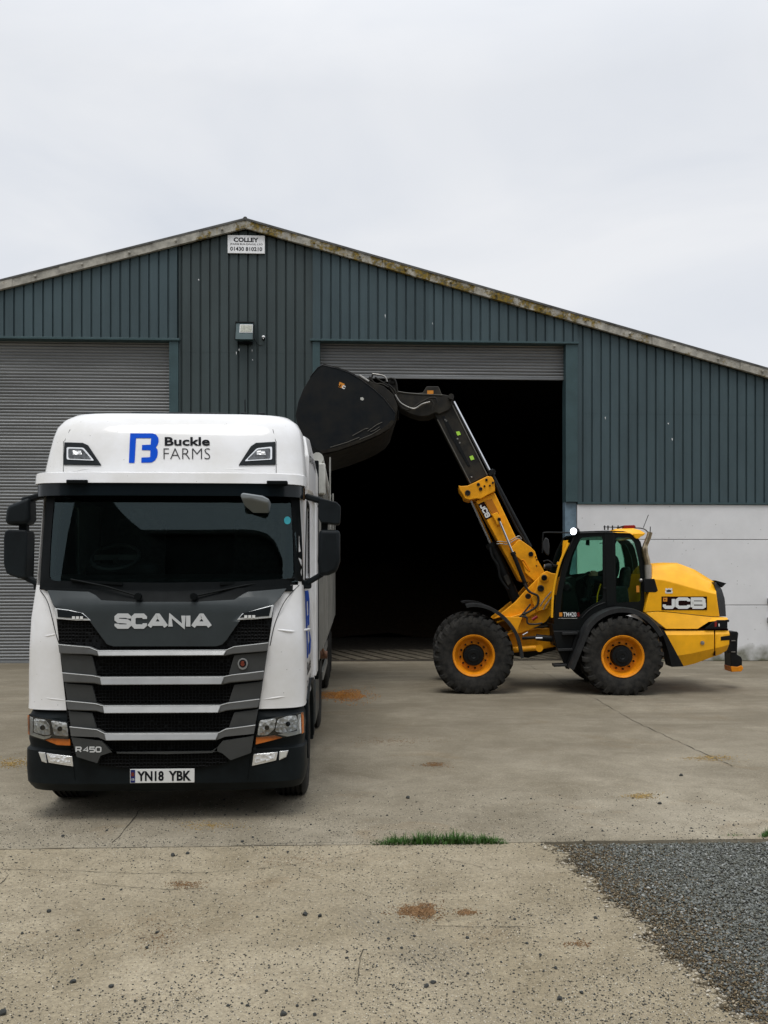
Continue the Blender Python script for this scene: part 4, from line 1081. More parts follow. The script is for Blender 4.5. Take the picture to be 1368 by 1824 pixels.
frame_panel('windscreen_surround', [(84, 874), (533, 872), (538, 960), (541, 1044), (420, 1056), (298, 1058), (170, 1056), (71, 1050), (77, 960)], ws_in, 0.010, 0.012, M['black'], lorry)
# sun visor: white lip over a smoked band
def visor_ring(z, y_off, W, n=24):
    return [(W * math.sin(t), 0.03 + y_off + 0.42 * (1 - max(0, 1 - abs(math.sin(t)) ** PW) ** (1 / PW)), z) for t in np.linspace(-math.pi / 2, math.pi / 2, n)]
def visor(z0, z1, ya, yb, W, m, name, th=0.03):
    a, b_ = visor_ring(z0, ya, W), visor_ring(z1, yb, W)
    a2 = [(x, y + th, z) for x, y, z in a]; b2 = [(x, y + th, z) for x, y, z in b_]
    mbv = MB(); n = len(a)
    mbv.loft([a + a2[::-1], b_ + b2[::-1]])
    return mbv.build(name, m, lorry, smooth=40, bevel=0.006)
zv0, zv1, zv2 = 2.825, 2.937, 3.025
M['smoke'] = mat('smoke', (0.006, 0.010, 0.013), 0.22, 0, 0, coat=0.1)
visor(zv0, zv1, 0.13, 0.135, 1.192, M['smoke'], 'sun_visor', .012)
lip = MB()
r1, r2, r3 = visor_ring(zv1 - .002, 0.115, 1.208), visor_ring(zv2, 0.14, 1.21), visor_ring(zv2 + .015, 0.19, 1.205)
back = [(x, y + .22, z + .01) for x, y, z in r3]
lip.loft([[(x, y + .05, z) for x, y, z in r1], r1, r2, r3, back], closed=False, caps=False); lip.build('visor_lip', M['white_paint'], lorry, smooth=35)
for px in (118, 478):
    b = MB(); p = P(px, 861, YT + .07); x = p.x - XT; b.box(x - .02, x + .16, 0.125, .24, zv1 - .012, zv1 + .02); b.build('visor_hinge', M['black'], lorry, bevel=.005)
# roof lamps
def lamp_group(out, lens, nm):
    panel(nm + '_housing' if nm else 'housing', out, 0.012, 0.04, M['dark_plastic'], lorry, bevel=.006)
for out, lens in (([(115, 788), (148, 789), (157, 793), (181, 829), (113, 828)], [(120, 797), (150, 798), (169, 821), (120, 819)]),
                  ([(491, 787), (491, 828), (425, 829), (447, 795), (456, 789)], [(485, 796), (485, 819), (436, 822), (458, 799)])):
    h = panel('roof_lamp', out, 0.014, 0.04, M['dark_plastic'], lorry, bevel=.006)
    panel('lens_frame', rounded(lens, 3), 0.020, 0.01, M['chrome'], h, cut=.05)
    lc = (sum(p[0] for p in lens) / 4, sum(p[1] for p in lens) / 4); panel('lens', rounded([(p[0] * .84 + lc[0] * .16, p[1] * .78 + lc[1] * .22) for p in lens], 3), 0.026, 0.008, M['lamp_dark'], h, cut=.05)
    cx0, cy0 = sum(p[0] for p in lens) / 4, sum(p[1] for p in lens) / 4
    panel('bulb', [(cx0 - 8, cy0 - 5), (cx0 + 6, cy0 - 5), (cx0 + 8, cy0 + 2), (cx0 - 8, cy0 + 2)], 0.029, 0.004, M['reflector'], h, cut=.05)
# roof logo
lg = MB()
def logo_panel(poly, nm, m, off=.004): return panel(nm, poly, off, 0.002, m, lorry, cut=.08, smooth=0)
z_ = 6.84
def lz(x, y): return (200 + x / z_, 750 + y / z_)
B1 = [lz(*p) for p in ((220, 150), (490, 150), (535, 165), (562, 205), (566, 245), (555, 285), (532, 320), (552, 350), (556, 385), (546, 440), (520, 480), (480, 505), (355, 508), (356, 445), (462, 440), (466, 356), (362, 353), (364, 292), (468, 288), (474, 208), (290, 208), (272, 510), (203, 510))]
logo_panel(B1, 'blue_emblem', M['blue'])
text_on('lettering', 'Buckle', (293.5, 778.5, 374, 794), lambda u, v: TS(u, v, .005), M['ink'], lorry, 0.028)
text_on('lettering', 'FARMS', (291.5, 798.5, 374.5, 818), lambda u, v: TS(u, v, .005), M['ink'], lorry, -0.018)
# crease lines in the roof moulding
for pts in ([(113, 786), (113, 842)], [(492, 786), (492, 842)], [(115, 786), (125, 765)], [(491, 786), (486, 765)]):
    q = [TS(*p, .001) for p in pts]; b = MB(); b.tube([q[0], q[1]], .0025, 6); b.build('panel_gap', M['dark_plastic'], roof)
b = MB(); pp = [(118, 842), (150, 836), (430, 836), (488, 842)]
b.tube([TS(*p, -.002) for p in pp], .006, 8); b.build('roof_bead', M['white_paint'], roof, smooth=60)
# roof hatch, marker lights
for px0, px1, py, m in ((238, 408, 739, 'dark_plastic'), (158, 172, 740, 'dark_plastic'), (430, 444, 740, 'dark_plastic'), (462, 474, 740, 'dark_plastic')):
    a, b_ = P(px0, py, YT + 1.1), P(px1, py, YT + 1.1); bb = MB(); bb.box(a.x - XT, b_.x - XT, 1.0, 1.3 if px1 - px0 > 60 else 1.08, 3.66, a.z + .012); bb.build('roof_hatch' if px1 - px0 > 60 else 'marker_light', M[m], lorry, bevel=.012)
ae = P(437, 738, YT + 1.2); b = MB(); b.tube([(ae.x - XT, 1.2, 3.68), (ae.x - XT - .01, 1.25, 3.9)], .006, 6); b.build('aerial', M['black'], lorry)

# grey upper fascia
fas = [(86, 1051), (160, 1054), (172, 1060), (182, 1069), (240, 1072), (345, 1072), (418, 1068), (432, 1059), (442, 1054), (511, 1048), (498, 1066), (487, 1077), (432, 1100), (404, 1140), (396, 1148), (386, 1151), (203, 1151), (192, 1147), (160, 1104), (99, 1081)]
fa = panel('upper_grille_panel', fas, 0.030, 0.05, M['grey_paint'], lorry, cut=.08, bevel=.008)
# cowl below the glass with wipers
panel('cowl', [(71, 1046), (298, 1054), (541, 1041), (520, 1053), (440, 1056), (420, 1069), (345, 1074), (240, 1074), (180, 1071), (163, 1056), (84, 1053)], 0.022, 0.02, M['black'], lorry, cut=.1)
for a, b_ in (((250, 1062), (128, 1032)), ((348, 1062), (525, 1030))):
    p0, p1 = TS(*a, .05), TS(*b_, .03); w_ = MB(); w_.tube([p0, p0 * .5 + p1 * .5 + Vector((0, -.01, .015)), p1], .008, 6); bl0, bl1 = TS(a[0] * .75 + b_[0] * .25, 1040, .022), TS(b_[0], b_[1] + 2, .022); w_.bar(bl0, bl1, .014, .022)
    w_.lathe([(.03, 0), (.03, .05)], p0, (0, -1, 0), 12)
    w_.build('wiper', M['black'], lorry)
# black area under the fascia and the corner daylight lamps
panel('grille_backing', [(99, 1080), (298, 1100), (488, 1076), (484, 1110), (478, 1150), (462, 1256), (450, 1342), (128, 1346), (118, 1256), (106, 1150)], 0.006, 0.02, M['grille_mesh'], lorry, cut=.1)
for out in ([(100, 1083), (124, 1086), (150, 1092), (164, 1105), (138, 1105), (102, 1102)], [(488, 1077), (484, 1100), (452, 1103), (423, 1104), (432, 1093), (462, 1084)]):
    h = panel('daylight_lamp', out, 0.034, 0.04, M['lamp_silver'], lorry, cut=.07, bevel=.004)
    c0, c1 = sum(p[0] for p in out) / len(out), sum(p[1] for p in out) / len(out)
    sg_ = 1 if c0 > 298 else -1
    panel('dark_lens', [(p[0] * .86 + c0 * .14 - 0, p[1] * .72 + c1 * .28 - 1.5) for p in out], 0.038, 0.006, M['dark_plastic'], h, cut=.07)
    for k in range(3):
        xx = c0 - sg_ * (10 + k * 7) + sg_ * 6; panel('led_window', [(xx - 2.6, c1 + 2), (xx + 2.6, c1 + 2), (xx + 2.6, c1 + 7), (xx - 2.6, c1 + 7)], 0.042, 0.004, M['plate_white'], h)
# maker's name in wide letters
strokes_on('lettering', 'SCANIA', (206, 1092.5, 379, 1119.5), lambda u, v, w: TS(u, v, .036 + w), 7.7, M['badge'], lorry, {'I': .06, 'S': .9, 'C': .85, 'A': 1.25, 'N': .95}, 0.02, depth=(0, .012, 0))
# grille bars: pale bars with dropped centre, end blocks, four mesh openings
def lerp_px(a, b, t): return (a[0] + (b[0] - a[0]) * t, a[1] + (b[1] - a[1]) * t)
LB = [(107, 1146), (136, 1350)]; RB = [(480, 1142), (449, 1336)]
def xl(y): return LB[0][0] + (y - LB[0][1]) / (LB[1][1] - LB[0][1]) * (LB[1][0] - LB[0][0])
def xr_(y): return RB[0][0] + (y - RB[0][1]) / (RB[1][1] - RB[0][1]) * (RB[1][0] - RB[0][0])
blocks = [(1163, 1200), (1216, 1248), (1265, 1294)]
for ya, yb in blocks:
    panel('end_block', [(xl(ya), ya), (166, ya + 4), (174, yb + 3), (xl(yb), yb)], 0.030, 0.03, M['block_paint'], lorry, bevel=.005)
    panel('end_block', [(418, ya + 3), (xr_(ya), ya - 3), (xr_(yb), yb - 4), (408, yb + 2)], 0.030, 0.03, M['block_paint'], lorry, bevel=.005)
def grille_bar(yt, yb, drop, xc0, xc1, sl=14, bot=5):
    """yt: top at the outer ends, drop: how far the centre sits lower"""
    up = [(xl(yt), yt), (xc0, yt + 5), (xc0 + sl, yt + drop), (xc1 - sl, yt + drop - 1), (xc1, yt + 4), (xr_(yt), yt - 3)]
    lo = [(xr_(yb), yb - 4), (xc1 - 2, yb + 1), (xc1 - sl - 2, yb + bot - 1), (xc0 + sl + 2, yb + bot), (xc0 + 2, yb + 2), (xl(yb), yb)]
    gbar = panel('grille_bar', up + lo, 0.056, 0.06, M['bar_shaded'], lorry, cut=.08, bevel=.010)
    cen = [(xc0 + sl - 1, yt + drop + 1), (xc1 - sl + 1, yt + drop), (xc1 - sl - 3, yb + bot - 2), (xc0 + sl + 3, yb + bot - 1)]
    zt_, zb_ = T(298, yt + drop)[1], T(298, yb + bot)[1]
    panel('bar_centre', cen, lambda x, z: .058 + .030 * max(0, min(1, (zt_ - z) / (zt_ - zb_))), 0.04, M['bar_paint'], gbar, cut=.1, bevel=.006)  # pale copy: light on its upward slope put into the colour
    t_ = MB(); t_.tube([TS(u, v + .8, .056) for u, v in up], .0035, 6); t_.build('edge_highlight', M['badge'], gbar, smooth=60)  # pale line painting the highlight along the bar's top edge
    return gbar
grille_bar(1146.5, 1163, 11, 163, 418, bot=5)
grille_bar(1196.5, 1214, 8, 168, 414, bot=5)
grille_bar(1246, 1263, 9, 173, 408, bot=6)
grille_bar(1292, 1309, 12, 176, 404, bot=8)
# lower grille panel with the number badge
panel('lower_grille_panel', [(130, 1311), (184, 1318), (205, 1340), (300, 1341), (380, 1339), (398, 1318), (453, 1309), (448, 1339), (412, 1352), (398, 1340), (388, 1336), (200, 1338), (182, 1344), (176, 1357), (140, 1346)], 0.050, 0.05, M['block_paint'], lorry, cut=.08, bevel=.006)
panel('lower_intake', [(182, 1344), (206, 1337), (385, 1336), (402, 1342), (406, 1358), (352, 1367), (225, 1367), (178, 1362)], 0.020, 0.01, M['grille_mesh'], lorry, cut=.08)
strokes_on('number_badge', 'R', (138, 1327.5, 149, 1338), lambda u, v, w: TS(u, v, .053 + w), 2.4, M['badge'], lorry, None, .1)
strokes_on('number_badge', '450', (151, 1327.5, 184, 1338), lambda u, v, w: TS(u, v, .053 + w), 2.4, M['badge'], lorry, None, .1)
# round griffin-style shield badge
ec = (433.5, 1181)
badge = panel('crest_badge', [(ec[0] + 9 * math.sin(a) * (1 if abs(a) < 9 else 1), ec[1] - 9.5 * math.cos(a) + (1.5 if math.cos(a) < -.5 else 0)) for a in np.linspace(0, 2 * math.pi, 20)[:-1]], 0.044, 0.012, M['bar_paint'], lorry, bevel=.003)
M['badge_red'] = mat('badge_red', (0.16, 0.035, 0.02), 0.35, 0, 0.6, 90)
panel('crest_field', [(ec[0] + 6.5 * math.sin(a), ec[1] - 7 * math.cos(a)) for a in np.linspace(0, 2 * math.pi, 16)[:-1]], 0.047, 0.004, M['ink'], badge)
panel('crest_figure', [(ec[0] + dx, ec[1] + dy) for dx, dy in ((-4, 2), (-3.5, -3), (-1, -5), (3.5, -4), (2, -1.5), (4, 1), (1.5, 4.5), (-1.5, 5))], 0.049, 0.002, M['badge_red'], badge)

# bumper
bp_ = MB(); bp_.loft([ring(z, 0.70) for z in (0.262, 0.30, 0.34, 0.45, 0.62)] + [ring(0.64, 0.7, inset=.018), ring(0.655, .7, inset=.02), ring(0.70, .7, inset=.012), ring(0.90, .7, inset=.012), ring(0.945, .7, inset=.03), ring(0.968, .7, inset=.06)])
bump = bp_.build('bumper', M['bumper_plastic'], lorry, smooth=28)
b = MB(); 
b = MB(); b.loft([ring(z, .6, inset=i_) for z, i_ in ((.955, .07), (1.0, .05))]); b.build('bumper_gap', M['black'], lorry)
# headlamps
def headlamp(mir):
    f_ = (lambda p: p) if not mir else (lambda p: (p[0], p[1]))
    if not mir:
        body = [(462, 1284), (500, 1275), (541, 1266), (545, 1283), (543, 1302), (520, 1309), (506, 1312), (489, 1312), (457, 1312)]
        l1, l2 = [(463, 1283), (492, 1279), (489, 1298), (476, 1309), (459, 1309)], [(495, 1281), (512, 1275), (528, 1274), (531, 1285), (529, 1299), (507, 1306), (490, 1302)]
        am = [(457, 1313), (488, 1309), (503, 1313), (488, 1317), (456, 1325)]; st = [(537, 1269), (541, 1268), (542, 1304), (538, 1306)]
        wh = [(531, 1273), (536, 1271), (537, 1305), (512, 1311), (495, 1307), (529, 1301)]
    else:
        body = [(52, 1272), (90, 1280), (122, 1287), (125, 1316), (94, 1314), (82, 1317), (54, 1309), (50, 1290)]
        l1, l2 = [(92, 1283), (120, 1287), (123, 1311), (98, 1309)], [(62, 1279), (82, 1282), (89, 1291), (91, 1308), (80, 1309), (61, 1303)]
        am = [(82, 1317), (95, 1314), (126, 1316), (127, 1327), (104, 1326)]; st = [(51, 1273), (54, 1273), (55, 1309), (52, 1306)]
        wh = [(55, 1276), (60, 1278), (60, 1304), (80, 1311), (94, 1309), (90, 1313), (80, 1316), (55, 1308)]
    h = panel('headlamp', body, 0.012, 0.04, M['dark_plastic'], lorry, cut=.06, bevel=.006)
    for q in (l1, l2):
        panel('reflector', rounded(q, 3), 0.018, 0.012, M['reflector'], h, cut=.05)
        c0, c1 = sum(p[0] for p in q) / len(q), sum(p[1] for p in q) / len(q); c = TS(c0, c1, .02)
        lb = MB(); lb.lathe([(.022, 0), (.020, .010), (.012, .014)], c, (0, -1, 0), 12); lb.build('bulb_cap', M['dark_plastic'], h)
    panel('trim', wh, 0.024, 0.01, M['lamp_silver'], h, cut=.06)
    panel('indicator', am, 0.026, 0.02, M['amber'], h, cut=.06)
    panel('side_marker', st, 0.027, 0.01, M['amber'], h, cut=.06)
    panel('lens', body, 0.036, 0, M['lens_clear'], h, cut=.06)
headlamp(False); headlamp(True)
for fo, co_ in (([(83, 1341), (129, 1347), (131, 1365), (87, 1358)], [(69, 1339), (81, 1340), (84, 1359), (75, 1356)]),
               ([(452, 1343), (495, 1339), (492, 1354), (449, 1364)], [(498, 1338), (514, 1336), (510, 1348), (497, 1354)])):
    h = panel('fog_lamp', fo, 0.010, 0.02, M['chrome'], lorry, cut=.06, bevel=.003)
    c0, c1 = sum(p[0] for p in fo) / 4, sum(p[1] for p in fo) / 4
    panel('lens', [(p[0] * .82 + c0 * .18, p[1] * .7 + c1 * .3 - 1.2) for p in fo], 0.014, 0.006, M['reflector'], h, cut=.05)
    c_ = panel('cornering_lamp', co_, 0.010, 0.02, M['chrome'], lorry, cut=.06, bevel=.003)
    c0, c1 = sum(p[0] for p in co_) / 4, sum(p[1] for p in co_) / 4
    panel('lens', [(p[0] * .7 + c0 * .3, p[1] * .75 + c1 * .25) for p in co_], 0.014, 0.006, M['cream'], c_, cut=.05)
# thin gap lines of the bumper centre
for a, b_ in (((128, 1335), (134, 1392)), ((448, 1335), (440, 1392))):
    q = [TS(a[0] + (b_[0] - a[0]) * t, a[1] + (b_[1] - a[1]) * t, .0005) for t in (0, .33, .66, .95)]; b = MB(); b.tube(q, .003, 5); b.build('panel_gap', M['black'], bump)
# number plate
pl_c = P(289, 1382, YT - .02); hw = (345 - 233) / 2 / F * (YT); hh = 12.2 / F * YT
pl = MB(); px_, pz_ = pl_c.x - XT, pl_c.z; yp = min(front_y(px_, pz_ + hh), front_y(px_, pz_ - hh)) - .022
pl.box(px_ - hw, px_ + hw, yp, yp + .02, pz_ - hh, pz_ + hh); pl = pl.build('number_plate', M['plate_white'], lorry, bevel=.003)
def plm(u, v): return Vector((px_ + u * hw, yp - .002, pz_ + v * hh))
text_on('lettering', 'YN18', (-.775, .72, .05, -.72), plm, M['ink'], pl, 0.035)
text_on('lettering', 'YBK', (.20, .72, .90, -.72), plm, M['ink'], pl, 0.035)
b = MB(); b.prism([plm(-.98, .92), plm(-.84, .92), plm(-.84, -.92), plm(-.98, -.92)], (0, -.001, 0)); bb_ = b.build('blue_band', M['plate_blue'], pl)
text_on('lettering', 'GB', (-.955, -.3, -.86, -.6), lambda u, v: plm(u, v) + Vector((0, -.002, 0)), M['plate_white'], bb_, 0.0)
b = MB(); b.prism([plm(-.955, .55) + Vector((0, -.0012, 0)), plm(-.865, .55) + Vector((0, -.0012, 0)), plm(-.865, .0) + Vector((0, -.0012, 0)), plm(-.955, .0) + Vector((0, -.0012, 0))], (0, -.0008, 0)); b.build('flag', M['badge_red'], bb_)

# mirrors: two stacked dark heads on arms each side
def blobbox(pts, y0, y1, m, name, parent, bevel=.035):
    b_ = MB(); b_.prism([(x, y0, z) for x, z in pts], (0, y1 - y0, 0)); return b_.build(name, m, parent, smooth=50, bevel=bevel, seg=4)
YM = 0.42
def mp(px, py):
    p = P(px, py, YT + YM); return (p.x - XT, p.z)
mr = empty('mirror_arm'); bpy.data.objects.remove(mr)
for side, up, lo, neck, arm1, arm2 in ((1, [(569, 888), (600, 896), (607, 903), (606, 932), (603, 935), (572, 932), (567, 922)], [(569, 944), (606, 945), (606, 1000), (600, 1018), (585, 1025), (569, 1026), (566, 1000)], [(572, 930), (584, 930), (584, 948), (572, 948)],
                                          ((544, 884), (575, 893)), ((546, 1039), (575, 1022))),
                               (-1, [(58, 887), (20, 901), (17, 910), (14, 933), (24, 936), (54, 935), (59, 925)], [(15, 948), (20, 944), (52, 945), (55, 952), (53, 1030), (38, 1030), (18, 1022), (13, 1005), (13, 960)], [(35, 934), (49, 934), (49, 947), (35, 947)],
                                          ((78, 881), (40, 893)), ((70, 1041), (38, 1024)))):
    hd = blobbox([mp(*p) for p in up], YM - .09, YM + .11, M['dark_plastic'], 'mirror', lorry)
    blobbox([mp(*p) for p in lo], YM - .09, YM + .11, M['dark_plastic'], 'mirror', lorry)
    blobbox([mp(*p) for p in neck], YM - .03, YM + .05, M['black'], 'mirror_bracket', lorry, .01)
    for k, (a, b_) in enumerate((arm1, arm2)):
        pa, pb = mp(*a), mp(*b_); w_ = MB(); w_.bar((pa[0], YM + .02, pa[1]), (pb[0], YM, pb[1]), .09, .055 if k == 0 else .05); w_.build('mirror_arm', M['dark_plastic'], lorry, bevel=.015)
    ma = mp(*arm2[0]); w_ = MB(); w_.box(ma[0] - .05, ma[0] + .04, YM - .02, YM + .15, ma[1] - .05, ma[1] + .03); w_.build('mirror_foot', M['dark_plastic'], lorry, bevel=.015)
# front view mirror at the top of the windscreen
fm = P(455, 893, YT + .02); b = MB(); b.loft([[(fm.x - XT + dx, .0 + dy, fm.z + dz) for dx, dy, dz in r_] for r_ in ([(-.13, 0.02, .06), (-.11, .02, .075), (.06, .02, .05), (.12, .02, .02), (.11, .02, -.02), (-.04, .02, .02), (-.12, .02, .02)], [(-.13, .22, .05), (-.11, .22, .07), (.06, .22, .05), (.12, .22, .0), (.10, .22, -.09), (-.04, .22, -.09), (-.12, .22, -.02)])])
M['mirror_grey'] = mat('mirror_grey', (.20, .22, .23), .5)
b.build('front_mirror', M['mirror_grey'], lorry, smooth=40, bevel=.02); 
b = MB(); b.tube([(fm.x - XT + .02, .18, fm.z + .05), (fm.x - XT + .06, .3, fm.z + .13)], .02, 8); b.build('front_mirror_arm', M['black'], lorry)
# tax disc on the glass
M['disc_blue'] = mat('disc_blue', (0.05, 0.42, 0.50), .4)
panel('windscreen_sticker', [(512 + 6 * math.cos(a), 927 + 7 * math.sin(a)) for a in np.linspace(0, 6.28, 18)[:-1]], .008, .003, M['disc_blue'], lorry)

for pts in ([(55, 1128), (80, 1133), (106, 1128)], [(553, 1120), (525, 1125), (489, 1121)], [(54, 1238), (85, 1244), (120, 1248)], [(541, 1233), (505, 1241), (463, 1247)]):
    q = smoothpath([TS(*p, -.010) for p in pts], 5); b = MB(); b.tube(q, [.004] + [.0115] * (len(q) - 2) + [.004], 10); b.build('moulded_crease', M['white_paint'], lorry, smooth=60)
for pts in ([(72, 1052), (86, 1075), (100, 1130), (107, 1150)], [(533, 1042), (508, 1070), (490, 1110), (481, 1150)]):
    q = smoothpath([TS(*p, .002) for p in pts], 5); b = MB(); b.tube(q, .0035, 6); b.build('panel_gap', M['black'], lorry, smooth=60)
# side lettering on the door, right hand side (x positive)
xs_ = lambda z: lerp_table(W_T, z) + .004
def side(u, v): return Vector((xs_(v), u, v))
k_ = 0.62
def sd(x, y): return (0.50 + (x - 200) / 366 * .75, 1.98 - (y - 150) / 360 * .62)
plate('blue_emblem', [sd(*p) for p in ((220, 150), (490, 150), (535, 165), (562, 205), (566, 245), (555, 285), (532, 320), (552, 350), (556, 385), (546, 440), (520, 480), (480, 505), (355, 508), (356, 445), (462, 440), (466, 356), (362, 353), (364, 292), (468, 288), (474, 208), (290, 208), (272, 510), (203, 510))], [], side, (-.003, 0, 0), M['blue_side'], lorry)
text_on('lettering', 'Buckle', (.52, 1.32, 1.2, 1.2), lambda u, v: side(u, v), M['ink'], lorry, .02)
text_on('lettering', 'FARMS', (.52, 1.15, 1.2, 1.02), lambda u, v: side(u, v), M['ink'], lorry, 0)
text_on('lettering', 'bucklefarms', (1.0, 3.34, 1.9, 3.24), lambda u, v: Vector((1.2405 if u > 1.2 else 1.2405 - (1.2 - u) * .11, u, v)), M['ink'], roof, .01)
for s in (-1, 1):
    # dark wheel-arch fairing, step and front wheel
    arch = MB(); n = 14; rr_ = []
    for i in range(n + 1):
        a = math.pi * i / n; rr_.append((1.02 - .62 * math.cos(a), .52 + .56 * math.sin(a)))
    op = [(0.55, 1.0), (0.5, .5)] 
    prof = [(s * 1.232, y, z) for y, z in [(0.40, .45), (0.40, 1.0), (1.02, 1.12), (1.66, 1.05), (1.70, .42)]] + [(s * 1.232, y, z) for y, z in rr_[::-1]]
    arch.prism(prof, (-s * .12, 0, 0)); arch.build('wheel_arch', M['dark_plastic'], lorry, bevel=.01)
    st = MB(); st.box(s * 1.05 - .17, s * 1.05 + .17, 1.72, 2.15, .38, .44); st.box(s * 1.05 - .17, s * 1.05 + .17, 1.72, 2.15, .72, .78); st.box(s * 1.02 - .17, s * 1.05 + .15, 2.1, 2.15, .36, 1.0); st.build('cab_step', M['dark_plastic'], lorry, bevel=.01)

def truck_wheel(name, x, y, r=0.5, w=0.31, parent=None, dual=False, s=1):
    o = MB()
    prof = [(r * .56, w * .40), (r * .64, w * .5), (r * .86, w * .5), (r * .96, w * .44), (r, w * .36)]
    for k in range(5):
        xk = w * (.30 - k * .15); prof += [(r, xk + .012), (r - .014, xk + .010), (r - .014, xk - .010), (r, xk - .012)]
    prof += [(r, -w * .36), (r * .96, -w * .44), (r * .86, -w * .5), (r * .64, -w * .5), (r * .56, -w * .40)]
    o.lathe(prof, (x, y, r - .02), (s, 0, 0), 40, closed=True)
    t = o.build(name, M['rubber'], parent, smooth=35)
    h = MB(); h.lathe([(r * .57, -w * .38), (r * .57, w * .36), (r * .5, w * .40), (r * .44, w * .1), (r * .30, w * .12), (r * .26, w * .34), (r * .15, w * .38)], (x, y, r - .02), (s, 0, 0), 28, caps=False)
    h.build('rim', M['alu'], t, smooth=35); return t
for s in (-1, 1):
    truck_wheel('wheel', s * 1.045, 1.03, .5, .31, lorry, s=s)
    truck_wheel('wheel', s * 1.05, 4.7, .5, .30, lorry, s=s)
    truck_wheel('wheel', s * .72, 4.7, .5, .30, lorry, s=s)
ch = MB(); ch.box(-.45, -.37, .8, 5.8, .62, .9); ch.box(.37, .45, .8, 5.8, .62, .9); ch.box(-.9, .9, .98, 1.08, .4, .55); ch.box(-.9, .9, 4.65, 4.75, .42, .58); ch.box(-.6, .6, .7, 2.3, .5, .98); ch.build('chassis', M['black'], lorry)
tk = MB(); tk.box(.62, 1.17, 2.35, 3.9, .40, 1.0); tk = tk.build('fuel_tank', M['alu'], lorry, bevel=.09, seg=3)
tk2 = MB(); tk2.box(-1.17, -.62, 2.35, 3.9, .40, 1.0); tk2.build('fuel_tank', M['alu'], lorry, bevel=.09, seg=3)
b = MB(); b.box(1.15, 1.20, 2.85, 4.05, .34, 1.05); b.build('side_skirt', M['grey_paint'], lorry, bevel=.02)
b = MB(); b.box(-1.20, -1.15, 2.85, 4.05, .34, 1.05); b.build('side_skirt', M['grey_paint'], lorry, bevel=.02)
for s in (-1, 1):
    g_ = MB(); n = 12; o_ = [(s * .55, 4.7 + .58 * math.cos(a), .48 + .58 * math.sin(a)) for a in np.linspace(.15, math.pi - .15, n)]; i_ = [(x, 4.7 + (y - 4.7) * .95, .48 + (z - .48) * .95) for x, y, z in o_]
    g_.prism(o_ + i_[::-1], (s * .65, 0, 0)); g_.build('mudguard', M['black'], lorry)
b = MB(); b.lathe([(.08, 0), (.08, .35)], (1.10, 2.55, 1.06), (0, 0, 1), 16); b.tube([(1.0, 2.5, 1.3), (1.16, 2.62, 1.35), (1.18, 2.75, 1.2)], .02, 8); b.build('air_canister', M['alu'], lorry)

# ------------------------------------------------------------------ the tipping trailer behind the cab
trailer = empty('tipping_trailer', (XT, YT + 3.0, 0))
tag(trailer, 'pale aluminium bulk tipping trailer coupled behind the white cab', 'trailer')
LT = 9.4
b = MB()
x1, zt, zb2 = 1.235, 3.42, 1.22
for s in (-1, 1):
    b.box(s * x1 - .03, s * x1 + .03, 0.0, LT, zb2, zt)
b.box(-x1, x1, 0, .06, zb2, zt); b.box(-x1, x1, LT - .06, LT, zb2, zt); b.box(-x1, x1, 0, LT, zb2, zb2 + .08)
b.build('body', M['alu'], trailer)
for s in (-1, 1):
    for i in range(16):
        b = MB(); y = .05 + i * (LT - .1) / 15; b.box(s * x1 + s * .03 - .022, s * x1 + s * .03 + .022, y - .04, y + .04, zb2 + .02, zt - .05); b.build('side_rib', M['alu'], trailer)
for s in (-1, 1):
    b = MB(); b.box(s * x1 - .05, s * x1 + .06, -.02, LT + .02, zt - .05, zt + .05); b.build('top_rail', M['alu'], trailer, bevel=.015)
    b = MB(); b.box(s * (x1 - .1), s * (x1 - .0), -.02, LT, zb2 - .14, zb2); b.build('bottom_rail', M['alu'], trailer, bevel=.01)
b = MB(); b.tube([(x1 - .02, .05, zt + .15), (x1 - .02, LT * .5, zt + .13)], .075, 12); b.build('rolled_sheet', M['cream'], trailer)
b = MB(); b.box(x1 - .1, x1 + .08, -.06, .05, zt - .3, zt + .08); b.build('front_post', M['cream'], trailer, bevel=.02)
for y, h in ((2.0, .45), (4.3, .15), (6.4, .2)):
    b = MB(); b.tube([(x1 + .09, y, zt - .6), (x1 + .09, y + .05, zt + h)], .012, 6); b.build('sheet_handle', M['alu'], trailer)
b = MB(); b.box(-.5, -.4, 1.2, LT, .95, 1.2); b.box(.4, .5, 1.2, LT, .95, 1.2); b.box(-1.1, 1.1, 5.4, 9.2, .85, .95); b.build('chassis', M['black'], trailer)
for s in (-1, 1):
    b = MB(); b.box(s * 1.18 - .02, s * 1.18 + .02, 3.0, 5.6, .5, .62); b.box(s * 1.18 - .02, s * 1.18 + .02, 3.0, 5.6, .82, .94); b.box(s * 1.18 - .02, s * 1.15 + .02, 3.1, 3.2, .45, 1.1); b.box(s * 1.18 - .02, s * 1.15 + .02, 5.3, 5.4, .45, 1.1); b.build('side_guard', M['alu'], trailer)
    b = MB(); b.box(s * .9 - .1, s * .9 + .1, 2.55, 2.75, .12, 1.1); b.box(s * .9 - .16, s * .9 + .16, 2.5, 2.8, .02, .12); b.build('landing_leg', M['black'], trailer)
    for y in (6.0, 7.25, 8.5): truck_wheel('wheel', s * 1.02, y, .5, .38, trailer, s=s)
    g_ = MB(); g_.box(s * 1.02 - .2, s * 1.02 + .2, 5.4, 9.1, 1.02, 1.05); g_.build('mudguard', M['black'], trailer)
b = MB(); b.lathe([(.05, 0), (.05, .12)], (x1 - .03, .5, 1.12), (1, 0, 0), 10); b.tube(smoothpath([(x1 - .02, .2, 1.35), (x1 + .05, .4, 1.15), (x1 + .03, .8, 1.1), (x1 - .1, 1.1, 1.2)]), .02, 6)
M['brown_hose'] = mat('brown_hose', (.16, .08, .05), .6); b.build('air_lines', M['brown_hose'], trailer)
